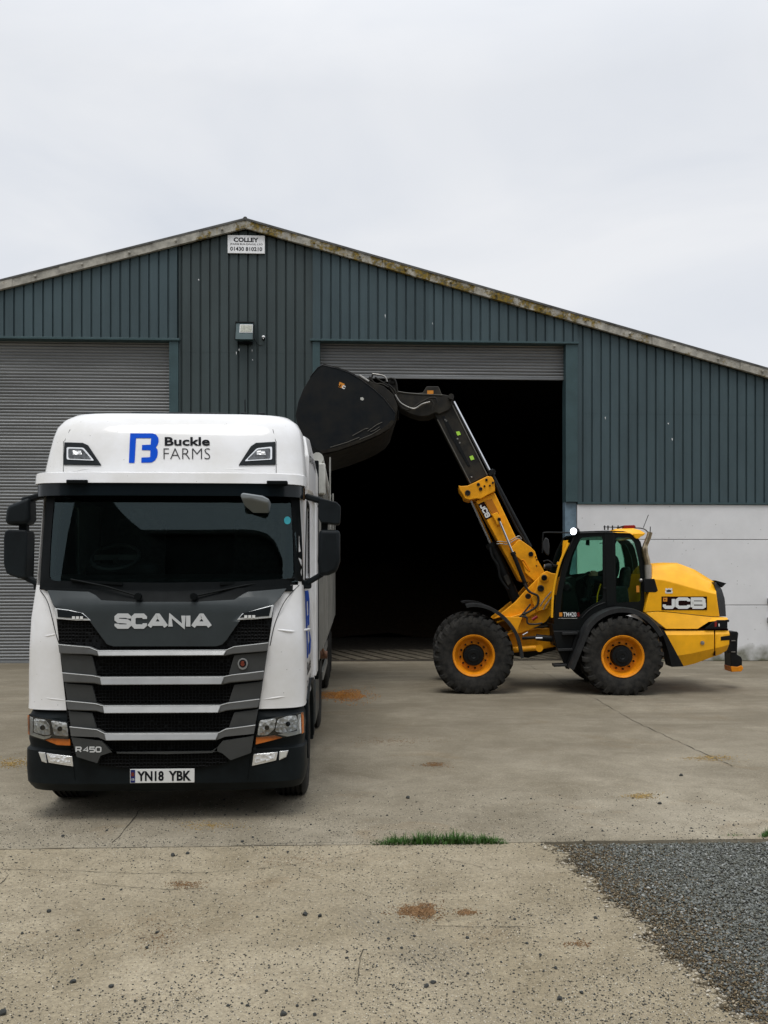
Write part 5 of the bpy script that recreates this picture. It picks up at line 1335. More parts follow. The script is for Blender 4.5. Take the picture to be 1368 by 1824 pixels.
# ------------------------------------------------------------------ the wheel loader (local: x along it, front at -x; y away from the viewer; z up)
LO = G(843, 1237)
LYAW = R(-6.0)
loader = empty('wheel_loader', (LO.x, LO.y, 0), LYAW)
tag(loader, 'yellow telescopic wheel loader reaching its raised boom and black bucket over the trailer', 'loader')
LMI = (Matrix.Translation((LO.x, LO.y, 0)) @ Matrix.Rotation(LYAW, 4, 'Z')).inverted()
def LP(px, py, y=0.0):
    o = LMI @ CAMO; d = (LMI.to_3x3() @ ray(px, py)); t = (y - o.y) / d.y
    p = o + d * t; return Vector((p.x, y, p.z))
def lpf(y): return lambda u, v: LP(u, v, y)
M['yellow'] = mat('yellow_paint', (0.89, 0.425, 0.008), 0.42, 0, 0.10, 3.5, coat=0.25)
M['yellow_boom'] = mat('yellow_boom', (0.82, 0.345, 0.007), 0.45, 0, 0.2, 4.0)
M['orange_rim'] = mat('orange_rim', (0.78, 0.27, 0.008), 0.4, 0, 0.18, 6)
M['loader_black'] = mat('loader_black', (0.006, 0.007, 0.0075), 0.45, 0, 0.3, 6, spec=.2)
M['cab_black'] = mat('cab_black', (0.006, 0.0075, 0.0075), 0.35, 0, 0.2, 6, spec=.2)
M['fender'] = mat('fender_plastic', (0.022, 0.023, 0.024), 0.42, 0, 0.35, 4)
M['boom_grey'] = mat('boom_grey', (0.016, 0.0155, 0.0145), 0.6, 0.1, 0.45, 5, col2=(0.036, 0.032, 0.024), spec=.2)
M['bucket'] = mat('bucket_paint', (0.0035, 0.0055, 0.0075), 0.42, 0.0, 0.35, 3.5, spec=.2, col2=(.010, .010, .009))
M['bucket_worn'] = mat('bucket_worn', (0.015, 0.0125, 0.0085), 0.75, 0.2, 0.5, 5)
M['rod'] = mat('chrome_rod', (0.72, 0.73, 0.75), 0.16, 1.0)
M['hose'] = mat('hose', (0.022, 0.022, 0.022), 0.5)
M['steel'] = mat('bare_steel', (0.30, 0.29, 0.27), 0.4, 0.8, 0.3, 10)
M['cab_glass'] = glass_mat('cab_glass', (0.70, 0.88, 0.80), 0.4, 0.02)
M['lime'] = mat('lime_sticker', (0.42, 0.75, 0.08), .5)
M['sticker_orange'] = mat('sticker_orange', (0.62, 0.24, 0.03), .5)
M['logo_field'] = mat('logo_field', (0.014, 0.004, 0.004), .5, spec=.06)
M['exhaust'] = mat('exhaust_steel', (0.36, 0.29, 0.19), 0.3, 1.0, 0.4, 8)
M['dark_grille'] = mat('dark_grille', (0.012, 0.013, 0.014), .55, 0, 0, bump=.6, bscale=120)
M['red_lens'] = mat('red_lens', (0.22, 0.018, 0.015), .25, coat=.5)
M['dirty_glove'] = mat('skin', (0.42, 0.25, 0.18), .6)

def tyre(name, x, yc, zc, s, parent):
    Rr, Wd = 0.735, 0.50
    prof = [(.36, Wd * .40), (.40, Wd * .46), (.52, Wd * .53), (.62, Wd * .52), (.68, Wd * .46), (.695, Wd * .30), (.70, 0), (.695, -Wd * .30), (.68, -Wd * .46), (.62, -Wd * .52), (.52, -Wd * .53), (.40, -Wd * .46), (.36, -Wd * .40)]
    b = MB(); b.lathe(prof, (x, yc, zc), (0, s, 0), 56, closed=True)
    n = 24
    for k in range(n):
        for side_ in (-1, 1):
            a = 2 * math.pi * (k + (0.5 if side_ > 0 else 0)) / n
            vs = []
            for (t, da, r0, r1) in ((.02, -.055, .68, Rr), (.235, .075, .665, Rr - .012), (.268, .10, .595, .66)):
                for dda in (-.062, .062):
                    for rr in (r0, r1):
                        an = a + da + dda * (1.0 if rr == r0 else .80)
                        vs.append((x + rr * math.cos(an), yc + side_ * t, zc + rr * math.sin(an)))
            # three sections of four points
            q = lambda i, j: i * 4 + j
            fs = []
            for i in range(2):
                for (j0, j1) in ((0, 1), (1, 3), (3, 2), (2, 0)): fs.append((q(i, j0), q(i, j1), q(i + 1, j1), q(i + 1, j0)))
            fs += [(0, 1, 3, 2), (8, 10, 11, 9)]
            b.add(vs, fs)
    t = b.build(name, M['rubber'], parent, smooth=32)
    h = MB(); h.lathe([(.365, Wd * .30), (.385, Wd * .44), (.375, Wd * .47), (.345, Wd * .44), (.325, Wd * .30), (.31, Wd * .20), (.285, Wd * .13), (.20, Wd * .12), (.19, -Wd * .1), (.36, -Wd * .3)], (x, yc, zc), (0, s, 0), 40, caps=False)
    h.build('rim', M['orange_rim'], t, smooth=40)
    h = MB(); h.lathe([(.195, 0), (.190, Wd * .30), (.175, Wd * .34), (.12, Wd * .35), (.11, Wd * .38), (.05, Wd * .385), (.04, Wd * .37)], (x, yc, zc), (0, s, 0), 28)
    h.build('hub', M['loader_black'], t, smooth=35)
    for k in range(12):
        h = MB(); a = 2 * math.pi * k / 12 + .13; h.lathe([(.018, Wd * .10), (.018, Wd * .19), (.010, Wd * .21)], (x + .238 * math.cos(a), yc, zc + .238 * math.sin(a)), (0, s, 0), 8); h.build('wheel_nut', M['loader_black'], t)
    return t
fw, rw = LP(844, 1172), LP(1110.5, 1172)
ZC = 0.695
for nm, x in (('wheel', fw.x), ('wheel', rw.x)):
    tyre(nm, x, .27, ZC, -1, loader); tyre(nm, x + (.0 if x > 1 else -.02), 2.2, ZC, 1, loader)
ax_ = MB(); ax_.box(fw.x - .14, fw.x + .14, .4, 2.1, ZC - .16, ZC + .16); ax_.box(rw.x - .14, rw.x + .14, .4, 2.1, ZC - .16, ZC + .16); ax_.build('axle', M['yellow_boom'], loader, bevel=.03)

def poly(name, pts, y0, y1, m, bevel=.008, parent=None, seg=2, smooth=30, yref=None):
    """side outline in picture points on the plane y0, extruded to y1"""
    b = MB(); b.prism([LP(p[0], p[1], y0 if yref is None else yref) + Vector((0, 0 if yref is None else y0 - yref, 0)) for p in pts], (0, y1 - y0, 0))
    return b.build(name, m, parent or loader, smooth=smooth, bevel=bevel, seg=seg)

# ---- bonnet: vertical side, slope above the crease, crowned top
def bonnet():
    yn, yr = .34, .72
    crease = [(1161, 1031), (1185, 1034), (1214, 1042), (1246, 1051), (1270, 1057), (1276, 1058)]
    top = [(1161, 1006), (1185, 1004.5), (1212, 1005), (1238, 1015), (1262, 1030), (1273, 1037)]
    low = [(1148, 1090), (1172, 1088), (1205, 1091), (1240, 1095), (1270, 1098), (1282, 1098)]
    foot = [(1170, 1106), (1186, 1121), (1210, 1121), (1240, 1121), (1258, 1121), (1297, 1121)]
    Wd = 2.5
    rows = []
    for i in range(6):
        c, t, l = LP(*crease[i], yn), LP(*top[i], yr), LP(*low[i], yn)
        tt = t + Vector((0, .22, .03))
        r = [l, c, c * .55 + t * .45 + Vector((0, -.01, .045)), t, tt]
        rows.append(r + [Vector((p.x, Wd - p.y, p.z)) for p in r[::-1]])
    b = MB(); n = len(rows[0])
    b.loft([[p for p in r] for r in rows], closed=False, caps=False)
    b.f += [tuple(range(n)), tuple(range(5 * n, 6 * n))]
    o = b.build('bonnet', M['yellow'], loader, smooth=24, bevel=.012, seg=3)
    return o
bonnet()
def band(name, up, lo, yn, m, bev=.01, ytop=None, ymid=None):
    b = MB(); rows = []
    for u, l in zip(up, lo):
        a, c = LP(*u, yn if ytop is None else ytop), LP(*l, yn)
        rows.append([c, a, Vector((a.x, 2.5 - a.y, a.z)), Vector((c.x, 2.5 - c.y, c.z))])
    b.loft(rows); return b.build(name, m, loader, smooth=24, bevel=bev, seg=2)
# flared lower part of the bonnet (shoulder catches the light)
sh_up = [(1149, 1091), (1172, 1089), (1205, 1092), (1240, 1096), (1270, 1099), (1296, 1100)]
sh_lo = [(1186, 1120.5), (1190, 1120.5), (1214, 1120.5), (1243, 1120.5), (1262, 1108), (1297, 1104)]
b = MB(); rows = []
for u, l in zip(sh_up, sh_lo):
    a, c = LP(*u, .345), LP(*l, .27); rows.append([c, a, Vector((a.x, 2.5 - a.y, a.z)), Vector((c.x, 2.5 - c.y, c.z))])
b.loft(rows); b.build('bonnet_shoulder', M['yellow'], loader, smooth=24, bevel=.008)
# tail lamp cluster
tl = poly('tail_lamp', [(1256, 1120), (1270, 1108), (1279, 1104.5), (1296, 1104.5), (1296, 1120)], .25, 2.25, M['loader_black'], .006)
poly('red_lens', [(1273, 1108), (1277, 1107), (1277, 1116), (1273, 1117)], .244, .252, M['red_lens'], .002, tl)
poly('white_lens', [(1280, 1111), (1282, 1111), (1282, 1116), (1280, 1116)], .244, .252, M['plate_white'], .002, tl)
poly('reflector_strip', [(1293, 1104), (1299, 1104), (1299, 1108), (1293, 1108)], .25, 2.25, M['loader_black'], .004)
# counterweight and side tank below the red seam
up = [(1183, 1122.5), (1215, 1122.5), (1272, 1122.5)]
cw = MB()
def tank(pts_top, pts_mid, pts_low, pts_bot, name):
    b = MB(); rows = []
    for a, m_, l, bt in zip(pts_top, pts_mid, pts_low, pts_bot):
        p = [LP(*a, .30), LP(*m_, .25), LP(*l, .25), LP(*bt, .36)]
        rows.append(p + [Vector((q.x, 2.5 - q.y, q.z)) for q in p[::-1]])
    b.loft(rows); return b.build(name, M['yellow'], loader, smooth=22, bevel=.008)
t1 = tank([(1183.5, 1122.5), (1230, 1122.5), (1272, 1122.5)], [(1186, 1131), (1230, 1131), (1272, 1130)], [(1206, 1168), (1232, 1164), (1272, 1155)], [(1217, 1187), (1238, 1182), (1273, 1169)], 'side_tank')
t2 = tank([(1274, 1122.5), (1288, 1122.5), (1298, 1122.5)], [(1274, 1130), (1289, 1130), (1300, 1129)], [(1274, 1155), (1288, 1152), (1299, 1148)], [(1274, 1169), (1285, 1165), (1295, 1158)], 'counterweight')
poly('red_seam', [(1184, 1119.8), (1297, 1119.8), (1297, 1123), (1184, 1123)], .29, 2.2, M['logo_field'], 0)
poly('red_seam', [(1271.5, 1123), (1274.5, 1123), (1274.5, 1168), (1271.5, 1168)], .29, 2.2, M['logo_field'], 0)
q = LP(1251, 1145, .245); b = MB(); b.lathe([(.035, 0), (.035, .012), (.012, .016)], q, (0, -1, 0), 16); b.build('filler_cap', M['steel'], t1)
poly('recess', [(1284, 1134), (1300, 1132), (1300, 1140), (1284, 1141)], .244, .30, M['loader_black'], .004, t2)
# yellow latch plate at the front of the tank
# rear grille and spoiler
b = MB(); rows = []
for fr, bk in (((1273.5, 1037), (1276, 1037.5)), ((1275, 1052), (1286, 1050)), ((1278, 1068), (1291, 1066)), ((1280, 1084), (1292.5, 1082)), ((1282, 1098), (1293.5, 1098))):
    a, c = LP(*fr, .40), LP(*bk, .62); rows.append([a, c, Vector((c.x, 2.5 - c.y, c.z)), Vector((a.x, 2.5 - a.y, a.z))])
b.loft(rows); b.build('rear_grille', M['dark_grille'], loader, smooth=40, bevel=.01)
poly('rear_spoiler', [(1274, 1033.5), (1294, 1039), (1286, 1046.5), (1281, 1042)], .62, 1.9, M['loader_black'], .006)
poly('bonnet_vent', [(1230, 1016), (1233, 1014.5), (1242, 1018), (1242, 1021)], .8, 1.7, M['loader_black'], .004)
# maker's panel with big letters, small crest
lp_ = poly('logo_panel', [(1178.5, 1062.5), (1259.5, 1062.5), (1259.5, 1086.5), (1178.5, 1086.5)], .332, .342, M['logo_field'], .002)
strokes_on('lettering', 'JCB', (1180.5, 1064, 1257.5, 1084.5), lambda u, v, w: LP(u, v, .328 - w), 5.7, M['plate_white'], lp_, {'J': .75}, .1)
b = MB(); b.prism([LP(x, y, .330) for x, y in ((1181, 1064.5), (1188.5, 1064.5), (1188.5, 1071.5), (1181, 1071.5))], (0, -.003, 0)); b.build('orange_mark', M['sticker_orange'], lp_)
b = MB()
for pts in ([(1183.2, 1066.5), (1186.5, 1068), (1183.2, 1069.6)],): b.prism([LP(x, y, .3265) for x, y in pts], (0, -.001, 0))
b.build('mark_arrow', M['ink'], lp_)
cr = poly('crest_emblem', [(1185, 1049), (1187, 1047.5), (1190, 1049), (1191.5, 1047), (1193, 1049), (1196, 1047.5), (1198, 1049), (1197, 1052), (1198.5, 1054), (1197.5, 1057), (1185.5, 1057), (1184.5, 1054), (1186, 1052)], .335, .342, M['plate_white'], 0)
poly('crest_shield', [(1187, 1051.5), (1191.5, 1050), (1196, 1051.5), (1195.5, 1054.5), (1187.5, 1054.5)], .332, .336, M['block_paint'], 0, cr)

# ---- cab
yN, yF = .46, 2.06
cab_outer = [(1026, 951), (1033, 946.5), (1080, 945), (1110, 946), (1130, 951), (1141, 965), (1147, 990), (1150, 1022), (1148, 1060), (1147, 1090), (1135, 1092), (1112, 1085), (1085, 1089), (1062, 1101), (1046, 1120), (1040, 1128), (986, 1128), (987, 1098), (991, 1060), (1000, 1015), (1012, 978)]
door_win = rounded([(1031, 956), (1077, 954), (1077, 1070), (1060, 1078), (1042, 1092), (1036, 1100), (995, 1100), (998, 1060), (1006, 1020), (1017, 982)], 6)
door_glass_hole = rounded([(1034, 958), (1074, 955), (1074, 1068), (1056, 1077), (1040, 1089), (1034, 1096), (998, 1096), (1001, 1060), (1009, 1020), (1020, 984)], 6)
rear_hole = rounded([(1096, 957), (1122, 957), (1131, 966), (1139, 1000), (1142, 1040), (1142, 1072), (1122, 1072), (1098, 1074)], 6)
cab = plate('cab', cab_outer, [door_glass_hole, rear_hole], lpf(yN), (0, .05, 0), M['cab_black'], loader)
# far wall: glazed only above the sill
far_outer = [(1026, 951), (1033, 946.5), (1080, 945), (1110, 946), (1130, 951), (1141, 965), (1147, 990), (1150, 1022), (1148, 1060), (1147, 1100), (986, 1112), (987, 1098), (991, 1060), (1000, 1015), (1012, 978)]
def far_map(u, v): p = LP(u, v, yN); return Vector((p.x, yF, p.z))
def fm_(u, v): p = LP(u, v, yF); return (p.x, p.z)
def nm_(u, v): p = LP(u, v, yN); return (p.x, p.z)
f_hole = rounded([fm_(*p) for p in ((1033, 962), (1076, 959), (1076, 1022), (1048, 1020), (1014, 1024), (1020, 992))], .05)
f_hole2 = rounded([fm_(*p) for p in ((1100, 960), (1120, 962), (1130, 975), (1136, 1000), (1138, 1026), (1096, 1030), (1094, 975))], .05)
def met(u, v): return Vector((u, yF, v))
plate('far_cab_side', [nm_(*p) for p in far_outer], [f_hole, f_hole2], met, (0, .05, 0), M['cab_black'], cab)
for nm, hole, yy in (('door_glass', door_glass_hole, yN + .02), ('quarter_glass', rear_hole, yN + .02)):
    b = MB(); b.prism([LP(*p, yN) + Vector((0, yy - yN, 0)) for p in hole], (0, .006, 0)); b.build(nm, M['cab_glass'], cab)
for hole in (f_hole, f_hole2):
    b = MB(); b.prism([met(*p) + Vector((0, .02, 0)) for p in hole], (0, .006, 0)); b.build('far_glass', M['cab_glass'], cab)
# B pillar and door edge trim
poly('door_pillar', [(1078, 949), (1094, 949), (1096, 1078), (1080, 1082)], yN - .012, yN + .05, M['cab_black'], .008, cab)
b = MB(); b.tube([LP(u, v, yN - .012) for u, v in ((1012, 979), (1022, 958), (1032, 949.5), (1080, 948), (1094, 949))], .012, 8); b.build('roof_gutter', M['fender'], cab, smooth=60)
b = MB(); b.tube(smoothpath([LP(u, v, yN - .01) for u, v in ((1036, 1101), (1046, 1090), (1060, 1080), (1078, 1073))]), .008, 8); b.build('door_seal', M['fender'], cab, smooth=60)
poly('door_handle', [(1074, 1046), (1080, 1046), (1080, 1050), (1074, 1050)], yN - .03, yN, M['loader_black'], .004, cab)
text_on('lettering', 'TM420', (1003, 1090.5, 1026.5, 1098.5), lambda u, v: LP(u, v, yN - .004), M['plate_white'], cab, .012)
b = MB(); b.prism([LP(x, y, yN - .003) for x, y in ((996, 1091), (1001.5, 1091), (1001.5, 1098), (996, 1098))], (0, -.002, 0)); b.build('orange_mark', M['sticker_orange'], cab)
text_on('lettering', 'S', (1028, 1091, 1032.5, 1098), lambda u, v: LP(u, v, yN - .004), M['red_lens'], cab, .03)
b = MB(); b.tube([LP(u, v, yN - .004) for u, v in ((994, 1101.5), (1028, 1101.5))], .004, 6); b.build('trim_line', M['steel'], cab)
# front and rear windows (across the cab), roof, floor
b = MB(); fr = [(1026, 951), (1012, 978), (1000, 1015), (991, 1060)]
rows = [[LP(u, v, yN) + Vector((.02, .06, 0)), LP(u, v, yN) + Vector((.02, yF - yN - .02, 0))] for u, v in fr]
b.loft(rows, closed=False, caps=False); b.build('front_glass', M['cab_glass'], cab)
b = MB(); rr_ = [(1140, 965), (1146, 990), (1149, 1022)]; rows = [[LP(u, v, yN) + Vector((-.02, .06, 0)), LP(u, v, yN) + Vector((-.02, yF - yN - .02, 0))] for u, v in rr_]
b.loft(rows, closed=False, caps=False); b.build('rear_glass', M['cab_glass'], cab)
poly('roof_panel', [(1028, 951), (1036, 947.5), (1110, 946), (1130, 950), (1128, 955), (1032, 956)], yN + .05, yF, M['cab_black'], .006, cab)
poly('cab_floor', [(988, 1100), (1060, 1100), (1085, 1085), (1140, 1085), (1140, 1092), (1062, 1106), (1046, 1126), (988, 1126)], yN + .05, yF, M['loader_black'], .006, cab)
# yellow roof cap at the rear
b = MB(); ups = [(1091, 946), (1096, 942), (1128, 941), (1140, 944), (1150, 950)]; los = [(1091, 948), (1098, 949), (1122, 950), (1132, 956), (1138, 957)]
rows = []
for u, l in zip(ups, los):
    a, c = LP(*u, yN + .12), LP(*l, yN - .03); rows.append([c, a, Vector((a.x, 2.5 - a.y, a.z)), Vector((c.x, 2.5 - c.y, c.z))])
b.loft(rows); b.build('roof_cap', M['yellow'], cab, smooth=30, bevel=.012)
poly('roof_cap_lug', [(1128, 950), (1150, 950), (1146, 954), (1141, 956), (1139, 959), (1134, 960), (1130, 957)], yN - .035, yN + .3, M['yellow'], .008, cab)
# beacon, roof rail, aerials
q = LP(1111.5, 941, 1.0); q2 = LP(1133, 936, 1.0); 
poly('beacon', [(1112, 935.5), (1130, 935), (1132, 937), (1133, 941), (1112, 941.5)], .85, 1.05, M['red_lens'], .01, cab)
b = MB(); b.tube([LP(1075, 938.5, .7), LP(1108, 939.5, .7)], .008, 6)
for u in (1077, 1083, 1091, 1101): b.tube([LP(u, 936, .7), LP(u, 944, .7)], .012, 6)
b.tube([LP(1099, 941, .7), LP(1109, 938, .7)], .016, 6)
b.build('roof_rail', M['loader_black'], cab)
b = MB(); b.tube([LP(1146, 940, .8), LP(1155, 917, .8)], .006, 6); b.tube([LP(1158, 948, .8), LP(1158.5, 938, .8)], .008, 6); b.build('aerial', M['loader_black'], cab)
b = MB(); b.tube(smoothpath([LP(1130, 940.5, .7), LP(1142, 941, .6), LP(1150, 944, .6), LP(1156, 951, .6)]), .010, 6); b.build('cable', M['hose'], cab, smooth=60)
# lit work lamp at the front of the cab roof
m = bpy.data.materials.new('lit_lamp'); m.use_nodes = True
bs = m.node_tree.nodes['Principled BSDF']; bs.inputs['Emission Color'].default_value = (.86, .90, 1, 1); bs.inputs['Emission Strength'].default_value = 6; M['lit_lamp'] = m
q = LP(1024.5, 947, yN - .05)
b = MB(); b.lathe([(.07, .06), (.082, .0), (.082, -.02), (.05, -.09)], q, (-.6, -.8, .05), 18); wl_ = b.build('work_lamp', M['loader_black'], cab)
b = MB(); b.lathe([(.062, .0), (.062, .07), (.05, .088), (.01, .093)], q, (-.6, -.8, .05), 18); b.build('lit_lens', M['lit_lamp'], wl_)
# front mirror on its bracket, second lamp, near side yellow grab rail
b = MB(); b.tube(smoothpath([LP(1020, 949, .45), LP(985, 948.5, .3), LP(970, 949, .28), (LP(967, 953, .28)), LP(966, 985, .28)], 5), .014, 8); b.build('mirror_arm', M['loader_black'], loader, smooth=60)
b = MB(); b.loft([[LP(u, v, .26 + dy) for u, v in ((971, 957), (977, 960), (979, 972), (978, 990), (973, 988), (967, 979), (966, 968))] for dy in (0, .10)]); b.build('side_mirror', M['fender'], loader, smooth=50, bevel=.02, seg=3)
b = MB(); b.tube(smoothpath([LP(u, v, yN - .06) for u, v in ((983, 1100), (985, 1060), (990, 1030), (999, 998), (1013, 967))]), .022, 8); b.build('grab_rail', M['yellow'], loader, smooth=60)
poly('grab_clip', [(993, 1001), (997, 1001), (997, 1006), (992, 1006)], yN - .06, yN, M['yellow'], .003)
b = MB(); b.lathe([(.05, 0), (.06, .05), (.04, .12)], LP(981, 1009, .3), (-1, -.2, 0), 14); b.tube([LP(984, 1007, .32), LP(996, 1008, .45)], .018, 6); b.build('front_lamp', M['loader_black'], loader)
b = MB(); b.lathe([(.042, .121), (.03, .13)], LP(981, 1009, .3), (-1, -.2, 0), 14); b.build('front_lamp_lens', M['rod'], loader)
b = MB(); b.prism([LP(u, v, .45) for u, v in ((1003, 963), (1012, 962), (1007, 985), (1001, 990))], (0, .03, 0)); b.build('number_board', M['yellow'], loader)
# exhaust stack
b = MB(); b.tube(smoothpath([LP(u, v, .42) for u, v in ((1158, 948), (1155, 958), (1149, 973), (1149, 985), (1153, 1002), (1154, 1020), (1155, 1042), (1157, 1052))], 4), [.045] * 9 + [.055] * 20, 12); b.build('exhaust', M['exhaust'], loader, smooth=60)
M['mesh_guard'] = mat('mesh_guard', (.4, .38, .34), .3, .9, 0, bump=1.0, bscale=90)
b = MB(); b.tube([LP(1154, 1006, .42), LP(1155, 1032, .42)], .066, 14); b.build('exhaust_guard', M['mesh_guard'], loader, smooth=60)
poly('exhaust_recess', [(1148, 1031), (1166, 1031), (1172, 1052), (1168, 1055), (1148, 1055)], .335, .5, M['loader_black'], .006)
poly('warning_sticker', [(1133.5, 1043), (1139, 1043), (1139, 1055), (1133.5, 1055)], yN - .003, yN, M['sticker_orange'], 0, cab)
b = MB(); b.lathe([(.03, 0), (.035, .03), (.015, .05)], LP(1142, 1034, yN - .01), (-.4, -1, 0), 12); b.build('rear_lamp', M['steel'], cab)

# interior: seat, steering column, console (seen through the glass)
def cx_(u, v, y): return LP(u, v, yN) + Vector((0, y - yN, 0))
b = MB(); b.prism([cx_(u, v, 1.0) for u, v in ((1096, 1046), (1130, 1044), (1134, 1075), (1096, 1078))], (0, .5, 0)); b.prism([cx_(u, v, 1.02) for u, v in ((1120, 1046), (1125, 1015), (1130, 1008), (1136, 1010), (1137, 1030), (1134, 1048))], (0, .46, 0)); b.build('driver_seat', M['seat_cloth'], cab, bevel=.04, seg=3)
b = MB(); b.prism([cx_(u, v, 1.05) for u, v in ((1008, 1098), (1012, 1050), (1016, 1030), (1026, 1026), (1036, 1032), (1034, 1050), (1046, 1098))], (0, .4, 0)); b.build('console', M['loader_black'], cab, bevel=.02)
b = MB(); cc = cx_(1047, 1029, 1.25); ax = Vector((-.55, 0, .83)).normalized(); u_ = Vector((0, 1, 0)); w_ = ax.cross(u_)
b.tube([cc + (u_ * math.cos(a) + w_ * math.sin(a)) * .20 for a in np.linspace(0, 6.2832, 29)], .016, 8, False); b.bar(cc - w_ * .19, cc + w_ * .19, .02, .04); b.tube([cc, cc - ax * .35], .03, 8); b.build('steering_wheel', M['loader_black'], cab, smooth=50)
b = MB(); b.prism([cx_(u, v, .75) for u, v in ((1060, 1064), (1098, 1058), (1098, 1072), (1060, 1076))], (0, .2, 0)); b.tube([cx_(1064, 1062, .85), cx_(1062, 1046, .85)], .015, 6); b.lathe([(.02, 0), (.03, .03), (.01, .06)], cx_(1062, 1046, .85), (0, 0, 1), 10); b.build('armrest', M['loader_black'], cab, bevel=.02)
b = MB(); b.tube([cx_(1073, 1040, .6), cx_(1067, 1060, .6), cx_(1066, 1075, .6)], .012, 6); b.build('inner_rail', M['yellow'], cab)
b = MB(); b.prism([cx_(u, v, 1.9) for u, v in ((1111, 979), (1119, 979), (1119, 991), (1111, 991))], (0, .06, 0)); b.tube([cx_(1115, 960, 1.92), cx_(1115, 980, 1.92)], .014, 6); b.build('monitor', M['loader_black'], cab)
b = MB(); b.prism([cx_(u, v, .62) for u, v in ((1048, 961), (1053, 961), (1053, 971), (1047, 970))], (0, .08, 0)); b.build('inner_mirror', M['loader_black'], cab)
b = MB(); b.lathe([(.09, 0), (.10, .04), (.06, .07)], cx_(1010, 1046, .55), (0, -1, 0), 16); b.tube([cx_(1010, 1046, .56), cx_(1000, 1040, .56)], .015, 6); b.build('blower', M['loader_black'], cab)

# ---- fenders
def fender(name, path, y0, y1, th, m):
    q = [LP(u, v, y0) for u, v in path]; q = smoothpath(q, 5); n = len(q); inn = []
    for i, p in enumerate(q):
        d = (q[min(i + 1, n - 1)] - q[max(i - 1, 0)]).normalized(); nr = Vector((d.z, 0, -d.x)); inn.append(p + nr * th)
    b = MB(); rows = []
    for p, i_ in zip(q, inn):
        d_ = (p - i_)
        rows.append([i_ + Vector((0, .0, 0)) - d_ * .8, p - d_ * .25, p + Vector((0, .035, 0)), Vector((p.x, y1, p.z)), Vector((i_.x, y1, i_.z)), i_ + Vector((0, .03, 0))])
    b.loft(rows); return b.build(name, m, loader, smooth=40)
rf_path = [(1014, 1190), (1024, 1166), (1036, 1136), (1048, 1112), (1066, 1095), (1088, 1085), (1110, 1082), (1134, 1086), (1156, 1098), (1172, 1114), (1183, 1130)]
fender('mudguard', rf_path, .02, .62, .05, M['fender'])
poly('mudguard_skirt', [(1172, 1116), (1184, 1124), (1218, 1187), (1196, 1188), (1190, 1160), (1182, 1136)], .10, .5, M['loader_black'], .004)
ff_path = [(830, 1077), (842, 1075), (862, 1077), (882, 1085), (902, 1100), (918, 1120), (928, 1142), (934, 1172)]
fender('mudguard', ff_path, .02, .55, .035, M['fender'])
ff2 = [(u, v) for u, v in ff_path]
q0 = [LP(u, v, .02) for u, v in ff_path]
b = MB(); q = smoothpath([p + Vector((-.03, 1.93, 0)) for p in q0], 5); rows = [[p, p + Vector((0, .52, 0)), p + Vector((.02, .52, -.035)), p + Vector((.02, 0, -.035))] for p in q]; b.loft(rows); b.build('mudguard', M['fender'], loader, smooth=40)
b = MB(); b.prism([LP(u, v, .5) for u, v in ((877, 1103), (896, 1098), (930, 1100), (920, 1128), (905, 1125))], (0, .06, 0)); b.build('mudguard_bracket', M['yellow_boom'], loader, bevel=.006)
for a_, b_ in (((884, 1108), (900, 1102)), ((905, 1126), (914, 1120))):
    b = MB(); b.bar(LP(*a_, .3), LP(*b_, .3), .3, .03); b.build('mudguard_stay', M['yellow_boom'], loader, bevel=.004)
# steps
st = poly('step_frame', [(986, 1124), (1032, 1124), (1026, 1150), (1016, 1186), (1008, 1190), (1006, 1184), (990, 1150)], .34, .48, M['loader_black'], .01)
for u0, u1, v in ((1002, 1029, 1127), (994, 1020, 1156), (987, 1010, 1184)):
    poly('step_tread', [(u0, v), (u1, v - 1), (u1, v + 3), (u0, v + 4)], .22, .52, M['fender'], .004, st)
poly('step_side', [(1028, 1124), (1033, 1124), (1014, 1192), (1008, 1191)], .26, .34, M['loader_black'], .006, st)
poly('battery_box', [(984, 1112), (1040, 1112), (1030, 1150), (986, 1150)], .5, 1.4, M['loader_black'], .02)
# rear hitch
h = poly('tow_hitch', [(1298, 1125), (1313, 1125), (1315.5, 1128), (1314, 1140), (1313, 1166), (1320, 1170), (1322, 1174), (1322, 1189), (1302, 1190), (1301, 1162), (1296, 1164), (1296, 1150), (1300, 1146)], 1.05, 1.4, M['loader_black'], .008)
poly('hitch_foot', [(1302, 1187), (1314, 1188), (1321, 1185), (1324.5, 1190), (1321, 1196), (1303, 1197)], 1.03, 1.42, M['orange_rim'], .008, h)
for v in (1140.5, 1160.5): poly('hitch_pin', [(1303, v), (1310, v), (1310, v + 1.4), (1303, v + 1.4)], 1.03, 1.05, M['steel'], 0, h)

# ---- front frame and boom tower
yb0, yb1 = 1.0, 1.5
poly('front_frame', [(879, 1103), (902, 1085), (918, 1072), (936, 1052), (962, 1026), (974, 1017), (984, 1022), (985, 1050), (984, 1092), (972, 1108), (945, 1122), (920, 1130), (905, 1124)], .80, .88, M['yellow_boom'], .012)
poly('front_frame', [(879, 1103), (902, 1085), (918, 1072), (936, 1052), (962, 1026), (974, 1017), (984, 1022), (985, 1050), (984, 1092), (972, 1108), (945, 1122), (920, 1130), (905, 1124)], 1.62, 1.70, M['yellow_boom'], .012, yref=.8)
poly('frame_gusset', [(878, 1103), (905, 1100), (940, 1090), (958, 1080), (962, 1070), (968, 1074), (964, 1086), (944, 1098), (914, 1106), (905, 1124)], .72, .80, M['yellow_boom'], .008)
poly('pivot_bracket', [(955, 1050), (960, 1030), (966, 1021), (974, 1017), (984, 1021), (992, 1022), (992, 1032), (986, 1060), (975, 1085), (955, 1090), (946, 1066)], .70, .79, M['yellow_boom'], .012)
